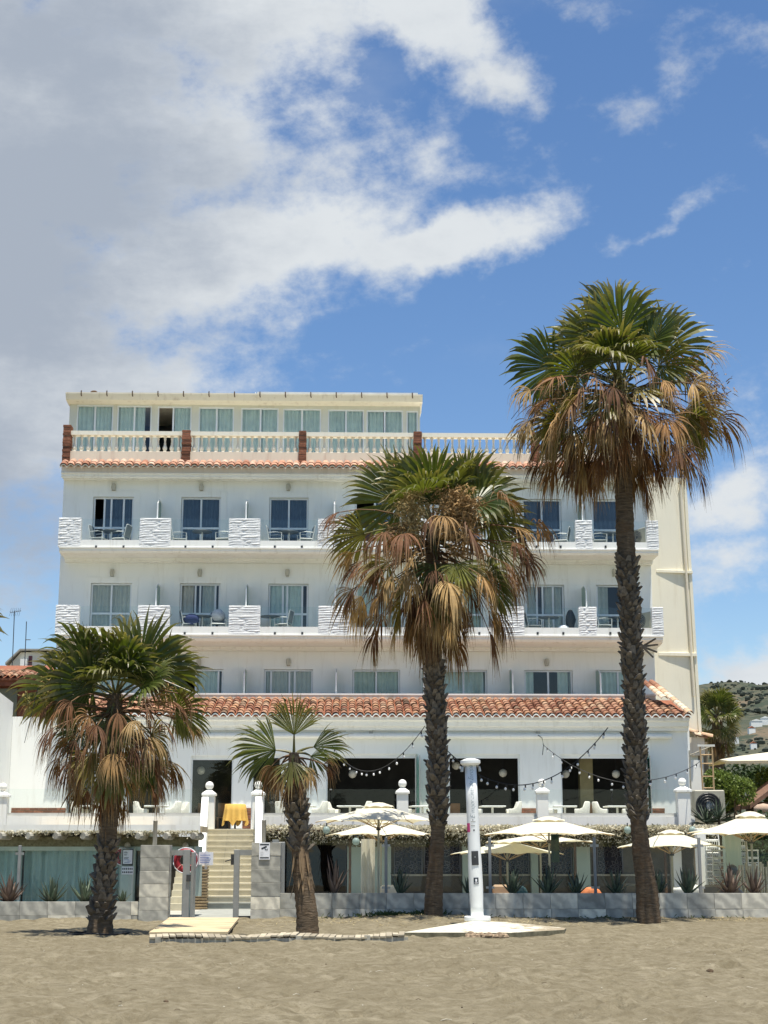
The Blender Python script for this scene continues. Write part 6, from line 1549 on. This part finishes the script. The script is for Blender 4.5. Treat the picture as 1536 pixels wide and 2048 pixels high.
# hill
xs_h = np.linspace(60, 900, 120); ys_h = np.linspace(380, 1500, 60)
def hill_h(x, y):
    u = x/y; base = (at(768+u*F, 1404, y).z if False else 0)
    r = min(1, max(0, (y-380)/700)); crest = 112*(1+.25*(u-.235)*5)*r**.9 + 14*r*noise.noise((x*.006,y*.006,3)) + 7*r*noise.noise((x*.02,y*.02,8)) + 3*noise.noise((x*.05,y*.05,1))
    return -2 + max(0, crest*(1 if y < 1080 else max(0, 1-(y-1080)/420)))
vs = [(float(x), float(y), hill_h(x, y)) for y in ys_h for x in np.linspace(.10*y, .6*y, 140)]
m = MB(); nx = 140; m.v = vs; m.f = [(j*nx+i, j*nx+i+1, (j+1)*nx+i+1, (j+1)*nx+i) for j in range(59) for i in range(nx-1)]
tag(m.build('hill', hillm, smooth=True), kind='structure')
r6 = random.Random(12); sc = MB()
for i in range(2600):
    y = r6.uniform(400,1080); x = y*r6.uniform(.21,.30); z = hill_h(x,y)
    if noise.noise((x*.012, y*.012, 5)) < -.05: continue
    s = r6.choice((.5,.8,1.1,1.6))*r6.uniform(.7,1.3); sc.ball((x,y,z+s*.2), s, 5, .8)
tag(sc.build('hill_scrub', scrubm), 'dark scrub bushes dotting the far hillside', 'scrub', kind='stuff')
for i, (px, py, w_, lab) in enumerate(((1512,1452,3.6,'white villa high on the far hillside'),(1503,1463,2.2,'small white house below the villa on the far hillside'),(1531,1449,3.2,'white house at the right edge of the far hillside'),(1507,1497,2.0,'white house low on the far hillside'),(1474,1487,1.3,'tiny white cottage beside the far palm on the hillside'))):
    u = (px-768)/F; best = min((abs(at(px,py,y).z-hill_h(at(px,py,y).x,y)), y) for y in range(395,1075,6)); y = best[1]; q = at(px,py,y); o = thing('hill_house', lab, 'house', (q.x,y,hill_h(q.x,y)-1.5), r6.uniform(-.3,.3))
    k = y/450; w_ *= k*.45; MB().box(-w_,-w_*.6,0,w_,w_*.6,1.5+1.5*k).build('wall', white2, o); MB().prism([(-w_*1.05,1.5+1.5*k),(0,1.5+2.1*k),(w_*1.05,1.5+1.5*k)], -w_*.65, w_*.65, 'y').build('roof', tilepan if i % 2 else white2, o)

# ================================================================ PALMS
DZ = Vector((0,0,-1))
def frond_mesh(rr, e0, pet, blade, roll, bend, span, nseg, g0, g1, wr=.55, fold=0.0, thin=1.0, pw=.03, gs=.56, mess=0.0):
    m = MB(); attr = []
    pos = Vector((0,0,0)); P = [pos.copy()]; n = 5; ang = e0
    for k in range(n):
        ang = e0 - bend*((k+1)/n)**1.4; pos = pos + Vector((cos(ang),0,sin(ang)))*(pet/n); P.append(pos.copy())
    r_ = [pw*(1-.5*k/n) for k in range(n+1)]; m.tube(P, r_, 4, False); attr += [-1.0]*len(m.v)
    D = Vector((cos(ang),0,sin(ang))); Lat = Vector((0,1,0)); N = Vector((-sin(ang),0,cos(ang)))
    Lat, N = Lat*cos(roll)+N*sin(roll), N*cos(roll)-Lat*sin(roll)
    dphi = 2*span/nseg; K = 9
    for i in range(nseg):
        if rr.random() < (.10 if mess else .04): continue
        ph = -span+(i+.5)*dphi; sgn = 1 if i % 2 else -1; a = abs(ph)/span
        L = blade*(1-.30*a*a)*rr.uniform(.90,1.06); dr = D*cos(ph)+Lat*sin(ph); t = D*(-sin(ph))+Lat*cos(ph)
        dr = (dr + N*(fold*a)).normalized(); cur = dr.copy(); pos = P[-1].copy(); gg1 = g1*rr.choice((.25,.6,1,1,1.5))*rr.uniform(.7,1.3); gg0 = g0*rr.uniform(.7,1.3); base = len(m.v); kink = rr.uniform(-.05,.05)+mess*rr.gauss(0,.16); L *= 1-mess*rr.random()*.5; sw = Vector((rr.gauss(0,1), rr.gauss(0,1), 0))*mess*.07
        for k in range(K+1):
            q = k/K
            if k:
                cur = (cur + DZ*(gg0 + gg1*max(0, q-gs)) + t*kink*max(0,q-.5+mess*.3) + sw*(1+sin(k*1.7+i))).normalized(); pos = pos + cur*(L/K)
            if q <= wr: h = q*L*tan(dphi/2)*thin
            else: h = wr*L*tan(dphi/2)*thin*max(.07, 1-((q-wr)/(1-wr))**.75)
            h = max(h, .0022); off = N*(sgn*h*.55)
            m.v.append(tuple(pos-t*h-off)); m.v.append(tuple(pos+t*h+off)); attr += [q, q]
        for k in range(K): b = base+2*k; m.f.append((b, b+1, b+3, b+2))
    me = m.mesh('frond', None, False, attr); return me
GREENS = [(.070,.098,.018), (.098,.122,.024), (.054,.082,.020), (.125,.138,.030)]
YEL = [(.17,.16,.035), (.13,.13,.035), (.20,.17,.05)]
BROWN = [(.22,.118,.044), (.30,.185,.075), (.12,.056,.026), (.40,.275,.125), (.18,.088,.036), (.14,.064,.028)]
def add_frond(par, rr, org, az, e0, pet, blade, kind, roll=None, span=None):
    if kind == 'g':
        me = frond_mesh(rr, e0, pet, blade, roll if roll is not None else rr.choice((-1,1))*R(80*abs(cos(az))+rr.gauss(0,18)), R(rr.uniform(12,30)), R(span or rr.uniform(100,118)), 40, rr.choice((.005,.02,.05)), rr.uniform(.9,1.9), .72, rr.uniform(.05,.3), mess=.08, gs=.62)
        col = (*rr.choice(GREENS), rr.uniform(.1,.6)); mat = leafm
    elif kind == 'y':
        me = frond_mesh(rr, e0, pet, blade, roll if roll is not None else rr.choice((-1,1))*R(70*abs(cos(az))+rr.gauss(0,20)), R(rr.uniform(25,55)), R(span or rr.uniform(75,105)), 36, .05, rr.uniform(.9,1.7), .56, .25, mess=.2)
        col = (*rr.choice(YEL if rr.random() < .75 else GREENS), 1.0); mat = leafm
    else:
        me = frond_mesh(rr, e0, pet, blade, roll if roll is not None else R(rr.uniform(-60,60)), R(rr.uniform(10,50)), R(span or rr.uniform(35,95)), 28, rr.uniform(.14,.36), rr.uniform(.4,.9), .45, .35, .9, .022, .3, rr.choice((.25,.5,.5,.8)))
        c = rr.choice(BROWN); k = rr.uniform(.7,1.25); col = (c[0]*k, c[1]*k, c[2]*k, .7); mat = deadm
    me.materials.clear(); me.materials.append(mat)
    o = inst('frond' if kind != 'd' else 'dead_frond', me, par, org, (0,0,az)); o.color = col; return o
boot_me = []
for s in range(3):
    m = MB(); r7 = random.Random(s); w = .085
    # a pointed leaf-base scale standing off the trunk: local x = out, z = up
    m.add([(-.03,-w,-.05),(-.03,w,-.05),(.035,-w*.95,.02),(.035,w*.95,.02),(.075+r7.uniform(-.01,.015),-w*.42,.15),(.075+r7.uniform(-.01,.015),w*.42,.15),(.055,-w*.35,.155),(.055,w*.35,.155),(-.02,-w*.5,.08),(-.02,w*.5,.08)],
          [(0,1,3,2),(2,3,5,4),(4,5,7,6),(6,7,9,8),(0,2,8),(1,9,3),(2,4,6,8),(3,9,7,5)])
    boot_me.append(m.mesh('leaf_base', bootm))
def trunk_curve(pts, D):
    return [at(px, py, D) for px, py in pts]
def interp(P, z):
    for a, b in zip(P[:-1], P[1:]):
        if z <= b.z: t = max(0, (z-a.z)/(b.z-a.z)); return a.lerp(b, t)
    return P[-1].copy()
def palm(name, label, D, pts, radii, boots, boot_scale, seed, cat='palm tree', group='fan palms on the beach'):
    rr = random.Random(seed); P = trunk_curve(pts, D); base = P[0].copy(); base.z = -.08; P[0] = base.copy()
    o = thing(name, label, cat, base, 0, group)
    # fine trunk
    zs = []; z = base.z
    top = P[-1].z
    while z < top: zs.append(z); z += .07
    zs.append(top); ptsz = [p.z for p in P]; tp = []; tr = []
    for z in zs:
        p = interp(P, z); k = 0
        for i in range(len(P)-1):
            if P[i].z <= z <= P[i+1].z: k = i+(z-P[i].z)/(P[i+1].z-P[i].z)
        i = min(int(k), len(radii)-2); r = radii[i]+(radii[i+1]-radii[i])*(k-i); tp.append(p-base); tr.append(r)
    m = MB(); n = 20
    for i, (p, r) in enumerate(zip(tp, tr)):
        for k in range(n):
            a = 2*pi*k/n; rq = r*(1+.07*noise.noise((cos(a)*1.6+seed, sin(a)*1.6, p.z*3))+.05*noise.noise((cos(a)*4, sin(a)*4+seed, p.z*9))) + .012*(i % 2); m.v.append((p.x+rq*cos(a), p.y+rq*sin(a), p.z))
    for i in range(len(tp)-1):
        for k in range(n): m.f.append((i*n+k, i*n+(k+1)%n, (i+1)*n+(k+1)%n, (i+1)*n+k))
    m.f.append(tuple((len(tp)-1)*n+k for k in range(n))); tk = m.build('trunk', trunkm, o, True)
    if boots:
        zb0, zb1, nper, dz = boots; z = zb0; row = 0; cnt = 0
        while z < zb1 and cnt < 300:
            for k in range(nper):
                if cnt >= 300: break
                a = 2*pi*(k+.5*(row % 2))/nper + row*.13 + rr.uniform(-.1,.1)
                if sin(a) > .55: continue                    # the far side shows nothing
                p = interp(P, z+rr.uniform(-.02,.02))-base
                i = min(range(len(tp)), key=lambda q: abs(tp[q].z-p.z)); r = tr[i]
                if rr.random() < .08: continue
                s = boot_scale*rr.choice((.75,.95,1.05,1.2))*rr.uniform(.85,1.15); b = inst('leaf_base', rr.choice(boot_me), o, p+Vector((cos(a)*r*.97, sin(a)*r*.97, 0)), (rr.uniform(-.35,.35), rr.uniform(-.2,.45), a+rr.uniform(-.15,.15)), (s, s*rr.uniform(.9,1.15), s*rr.uniform(.9,1.25))); cnt += 1
            z += dz; row += 1
    return o, base, P, rr
def cluster(par, rr, c, rx, rz_, n, mat, L=.22):
    m = MB()
    for i in range(n):
        v = Vector((rr.gauss(0,.5)*rx, rr.gauss(0,.4)*rx, rr.uniform(-1,1)*rz_)); k = 1-.45*max(0,-v.z/rz_); p = Vector((v.x*k, v.y*k, v.z)); d = Vector((rr.gauss(0,1), rr.gauss(0,1), rr.gauss(-.2,.7))).normalized()
        s = d.cross(Vector((rr.gauss(0,1),rr.gauss(0,1),rr.gauss(0,1)))).normalized()*.010
        l = L*rr.uniform(.4,1.1); m.add([p-s, p+s, p+d*l*.5+s*1.2, p+d*l-Vector((0,0,l*.25)), p+d*l*.5-s*1.2], [(0,1,2,3,4)])
        for q in range(3):
            pp = p+d*l*(.3+.2*q); d2 = (d+Vector((rr.gauss(0,.8),rr.gauss(0,.8),rr.gauss(-.3,.6)))).normalized()*l*.4; s2 = s*.7; m.add([pp-s2, pp+s2, pp+d2], [(0,1,2)])
    return tag(m.build('flower_cluster', mat, par, False, c), kind='stuff')
def stalk(par, pts, r=.012, mat=None): return MB().tube(pts, [r*(1-.6*i/(len(pts)-1)) for i in range(len(pts))], 5).build('flower_stalk', mat or darkmetal, par)
def crown(o, base, P, rr, ex, rings, sc=1.0):
    top = P[-1]-base
    for az, e, pet, bl_, kind, roll, dz, *sp_ in ex: add_frond(o, rr, top+Vector((.06*cos(R(az)), .06*sin(R(az)), dz)), R(az), R(e), pet*sc, bl_*sc, kind, None if roll is None else R(roll), sp_[0] if sp_ else None)
    for n, (e0, e1), (p0, p1), (b0, b1), kind, (z0, z1), rad in rings:
        off = rr.uniform(0, 6.28)
        for i in range(n):
            a = off + 2*pi*(i+rr.uniform(-.3,.3))/n; z = rr.uniform(z0, z1); q = interp([p-base for p in P], top.z+z)
            add_frond(o, rr, Vector((q.x+rad*cos(a), q.y+rad*sin(a), top.z+z)), a, R(rr.uniform(e0,e1)), rr.uniform(p0,p1)*sc, rr.uniform(b0,b1)*(sc if kind != 'd' else 1), kind)

# tallest palm, right
o4, b4, P4, r4_ = palm('palm_tree', 'tallest fan palm at right with a huge shaggy crown of dead fronds', 35.0,
    [(1298,1846),(1294,1780),(1282,1700),(1277,1640),(1272,1560),(1270,1450),(1264,1330),(1258,1200),(1251,1080),(1246,940),(1241,840),(1238,764)],
    [.27,.235,.19,.175,.205,.20,.195,.195,.205,.20,.185,.15], (at(1270,1640,35).z, at(1248,985,35).z, 9, .112), .86, 41)
crown(o4, b4, P4, r4_, [(-85,86,1.0,1.35,'g',6,.1),(80,82,1.0,1.35,'g',-10,.1),(-6,44,1.15,1.35,'g',-84,0),(168,52,.95,1.25,'g',80,0),(184,28,1.45,1.25,'g',70,-.05),(150,64,1.0,1.2,'g',50,.05),(40,66,1.05,1.2,'g',-45,.05),
    (-160,20,1.0,1.1,'g',55,-.1),(-95,30,.9,1.05,'y',0,-.1),(5,10,1.6,1.1,'y',-40,-.25),(-15,-6,1.6,1.2,'y',-30,-.35),(190,0,1.5,1.2,'y',40,-.3),(-120,12,.9,1.15,'y',10,-.2),(-75,8,.9,1.2,'y',-8,-.2),(210,14,1.1,1.15,'y',30,-.2),(90,88,1.5,1.25,'g',5,.1),(-105,58,.55,1.15,'g',0,.0),(-72,48,.6,1.1,'g',0,-.05),(-125,44,.7,1.05,'g',15,-.05)],
    [(3,(50,72),(.8,1.05),(1.0,1.2),'g',(0,.1),.06),(3,(20,44),(.9,1.2),(1.0,1.1),'g',(-.2,0),.08),(6,(-15,15),(1.0,1.5),(1.0,1.25),'y',(-.5,-.2),.12),
     (26,(0,30),(1.3,2.0),(1.0,1.4),'d',(-.6,-.2),.14),(54,(-25,12),(1.1,2.0),(1.0,1.5),'d',(-.9,-.35),.16),(40,(-55,-15),(.6,1.3),(1.0,1.45),'d',(-1.3,-.5),.18)], 1.08)
for k in range(5): cluster(o4, r4_, P4[-1]-b4+Vector(((1.5,1.9,2.2,-1.5,1.2)[k], -.5, (.15,-.1,-.45,-.35,.35)[k])), .34, .30, 110, flowerp, .2)
for s in (Vector((-2.6,-.3,-1.0)), Vector((-2.3,-.4,-1.25)), Vector((2.55,-.3,-.55)), Vector((-1.9,-.5,-.9))): t0 = P4[-1]-b4; stalk(o4, [t0, t0+Vector((s.x*.35,s.y*.4,.30)), t0+Vector((s.x*.75,s.y*.8,s.z*.25+.1)), t0+s], .016)
# a broken tuft low on the trunk
q0 = at(1285,1293,34.7)-b4
for a_ in (-25, 5, 30, -50): MB().tube([q0, q0+Vector((cos(R(a_))*.34, -.1, sin(R(a_))*.34))], [.028,.02], 5).build('cut_stalk', bootm, o4)
# middle palm
o3, b3, P3, r3_ = palm('palm_tree', 'middle fan palm with two big tan flower clusters in its crown', 35.5,
    [(867,1838),(868,1780),(873,1710),(876,1660),(876,1600),(875,1500),(870,1400),(866,1300),(865,1160),(866,1048)], [.21,.195,.155,.15,.195,.19,.185,.185,.185,.16], (at(875,1650,35.5).z, at(866,1330,35.5).z, 9, .112), .85, 31)
crown(o3, b3, P3, r3_, [(-88,86,.6,1.1,'g',0,.1),(172,50,.75,1.35,'g',82,.05),(150,70,.7,1.15,'g',40,.05),(10,64,.85,1.05,'g',-70,0),(-4,36,1.0,1.10,'g',-80,0),(-8,18,1.15,1.05,'g',-60,-.1),(180,14,1.35,1.15,'y',50,-.2),(-90,-35,.9,.95,'y',0,-.25),(-80,-52,1.5,.85,'y',0,-.3),(-20,-30,1.3,1.15,'g',-30,-.4),(-160,-40,1.4,1.0,'y',30,-.5),(0,60,1.0,1.0,'g',-60,0),(-110,60,.45,1.05,'g',10,0),(-65,56,.45,1.0,'g',-10,0)],
    [(4,(55,78),(.5,.8),(.9,1.1),'g',(0,.1),.06),(3,(12,42),(.8,1.1),(.9,1.1),'g',(-.2,0),.08),(5,(-25,8),(.9,1.35),(.9,1.1),'y',(-.6,-.2),.12),
     (24,(0,30),(1.3,2.1),(1.0,1.4),'d',(-.6,-.1),.14),(46,(-40,0),(1.0,1.75),(1.0,1.45),'d',(-1.1,-.4),.16),(28,(-70,-30),(.5,.95),(1.0,1.5),'d',(-1.8,-.9),.17),(14,(-80,-50),(.3,.6),(1.0,1.4),'d',(-2.3,-1.6),.18)], 1.17)
t0 = P3[-1]-b3
for dx, dz, rx, rz_, n, mt_ in ((-.55,.25,.36,.42,300,flowerm),(-.50,-.15,.30,.40,200,flowerm),(.45,.38,.44,.36,300,flowerp),(.35,.0,.42,.40,280,flowerp),(.78,.1,.38,.40,240,flowerp),(.55,-.45,.4,.4,200,flowerp),(-.8,-.5,.34,.4,150,flowerp)):
    cluster(o3, r3_, t0+Vector((dx,-1.15,dz-.12)), rx, rz_, int(n*2.3), mt_, .17)
for s, u in ((Vector((2.35,-.3,-1.9)),.75),(Vector((2.1,-.5,-1.4)),.55),(Vector((2.5,-.4,-.9)),.9),(Vector((1.75,-.4,-1.2)),.35)): stalk(o3, [t0, t0+Vector((s.x*.35,s.y*.4,u*.8)), t0+Vector((s.x*.75,s.y*.8,u*.45)), t0+Vector((s.x*.95,s.y,s.z*.4)), t0+s], .02)
# left palm
o1, b1, P1, r1_ = palm('palm_tree', 'short bushy fan palm at left with bright green fans above a brown skirt', 31.1,
    [(199,1856),(203,1820),(208,1770),(214,1710),(219,1640),(224,1550),(228,1440),(231,1388)], [.27,.20,.17,.16,.165,.17,.165,.14], (.25, at(216,1690,31.1).z, 9, .13), .85, 21)
crown(o1, b1, P1, r1_, [(-130,82,.45,1.35,'g',5,.1),(70,80,.8,1.1,'g',80,.1),(-15,54,.65,1.3,'g',-75,.05),(0,38,.95,1.1,'g',-70,0),(172,42,.7,1.3,'g',75,0),(190,14,.9,1.25,'g',60,-.05),(-155,30,.45,1.2,'g',60,0),(-2,2,1.2,.95,'g',-50,-.1),(-90,-30,.55,.85,'g',0,-.15),(-80,-62,1.0,1.0,'g',0,-.4),(-60,42,.55,.95,'g',-20,0),(185,55,.8,1.2,'g',40,.05),(-95,52,.4,1.0,'g',0,0),(-45,60,.5,1.0,'g',-20,0)],
    [(2,(48,75),(.5,.8),(.9,1.1),'g',(0,.1),.05),(2,(10,40),(.6,.9),(.9,1.0),'g',(-.2,0),.08),(5,(-45,-5),(.7,1.2),(.8,1.0),'y',(-.6,-.2),.12),
     (26,(-5,25),(.9,1.45),(.8,1.05),'d',(-.5,-.1),.12),(34,(-45,-5),(.7,1.35),(.8,1.1),'d',(-1.0,-.3),.14),(16,(-80,-45),(.4,.8),(.8,1.2),'d',(-1.6,-.7),.16)])
t0 = P1[-1]-b1
for dx, dz, rx, rz_, n in ((-1.35,.05,.22,.26,90),(-1.7,-.15,.14,.2,50),(1.0,.0,.26,.28,90)): cluster(o1, r1_, t0+Vector((dx,-.3,dz)), rx, rz_, n, flowerp if dx > 0 else plain('olive_flower_stalk',(.36,.30,.10),.9), .16)
stalk(o1, [t0, t0+Vector((-.8,-.2,.35)), t0+Vector((-1.5,-.3,.1)), t0+Vector((-1.72,-.3,-1.0))], .014); stalk(o1, [t0, t0+Vector((.9,-.2,.3)), t0+Vector((1.6,-.3,.0)), t0+Vector((1.85,-.3,-.9))], .012)
# small palm
o2, b2, P2, r2_ = palm('palm_tree', 'smallest fan palm with a few stiff fans and a leaning brown trunk by the boardwalk', 30.4,
    [(616,1864),(613,1820),(607,1770),(602,1720),(597,1660),(594,1610),(591,1550),(588,1505)], [.215,.20,.185,.165,.15,.155,.15,.09], (at(600,1700,30.4).z, at(590,1540,30.4).z, 7, .12), .85, 11)
crown(o2, b2, P2, r2_, [(-88,86,.34,.90,'g',0,0,62),(184,16,.30,1.05,'g',84,0,80),(-6,30,.34,.86,'g',-60,0,55),(-14,2,.30,.62,'y',-84,0,80),(-94,-20,.20,.85,'y',0,-.05,75),(-26,-4,.62,.72,'d',-60,-.1),(196,-8,.45,.80,'d',60,-.05),(150,-20,.3,.7,'d',30,-.1)],
    [(7,(-50,-15),(.25,.45),(.55,.75),'d',(-.25,-.05),.1),(8,(-80,-50),(.2,.35),(.6,.8),'d',(-.7,-.2),.13)])
# hanging old leaf stubs on the small palm's trunk
for i in range(14):
    a = r2_.uniform(-pi,0); z = r2_.uniform(at(600,1760,30.4).z, at(600,1690,30.4).z); p = interp(P2, z)-b2; m = MB(); L = r2_.uniform(.3,.6); c = Vector((cos(a), sin(a), 0)); s = Vector((-sin(a), cos(a), 0))*.03
    q = p+c*.165; m.add([q-s, q+s, q+c*.06+s*.7-Vector((0,0,L*.6)), q+c*.10-Vector((0,0,L)), q+c*.06-s*.7-Vector((0,0,L*.6))], [(0,1,2,3,4)]); m.build('leaf_stub', deadm, o2).color = (.2,.14,.08,.3)
# far palm on the right
o5, b5, P5, r5_ = palm('palm_tree', 'distant fan palm behind the hotel at right with a full round crown', 68.0, [(1443,1660),(1440,1560),(1436,1500),(1434,1430)], [.28,.26,.26,.22], None, 1, 51, group='fan palms beyond the hotel')
crown(o5, b5, P5, r5_, [], [(10,(50,88),(.35,.55),(.7,.85),'g',(0,.1),.06),(14,(5,55),(.4,.6),(.7,.85),'g',(-.3,0),.1),(14,(-35,5),(.4,.65),(.75,.9),'y',(-.8,-.2),.12),(18,(-80,-10),(.3,.5),(.6,.9),'d',(-1.2,-.4),.16)])
# palm mostly outside the frame at the left: only leaf tips reach in
o6, b6, P6, r6_ = palm('palm_tree', 'palm outside the left edge whose pointed leaf tips reach into view', 34.0, [(-150,1850),(-140,1500),(-130,1225)], [.22,.2,.15], None, 1, 61, group='fan palms beyond the frame')
crown(o6, b6, P6, r6_, [(-4,4,.65,1.05,'g',-62,0),(8,30,.6,.8,'g',-40,0),(150,40,.8,1.1,'g',None,0),(200,20,.8,1.1,'g',None,0),(-90,60,.6,1.1,'g',None,0)], [])
# irrigation ring at the foot of the left palm
m = MB(); m.tube([(.60*cos(t*pi/14), .5*sin(t*pi/14), .02+.01*sin(t)) for t in range(29)], .018, 5, False); o = m.build('irrigation_ring', cable, None, True, (b1.x, b1.y-.05, .0)); tag(o, 'black irrigation hose ring lying round the foot of the left palm', 'hose')

# finish: drop the unused helpers, quiet settings
for o in list(bpy.data.objects):
    if o.type == 'EMPTY' and not o.children and 'label' in o: print('EMPTY THING', o.name, o['label'])
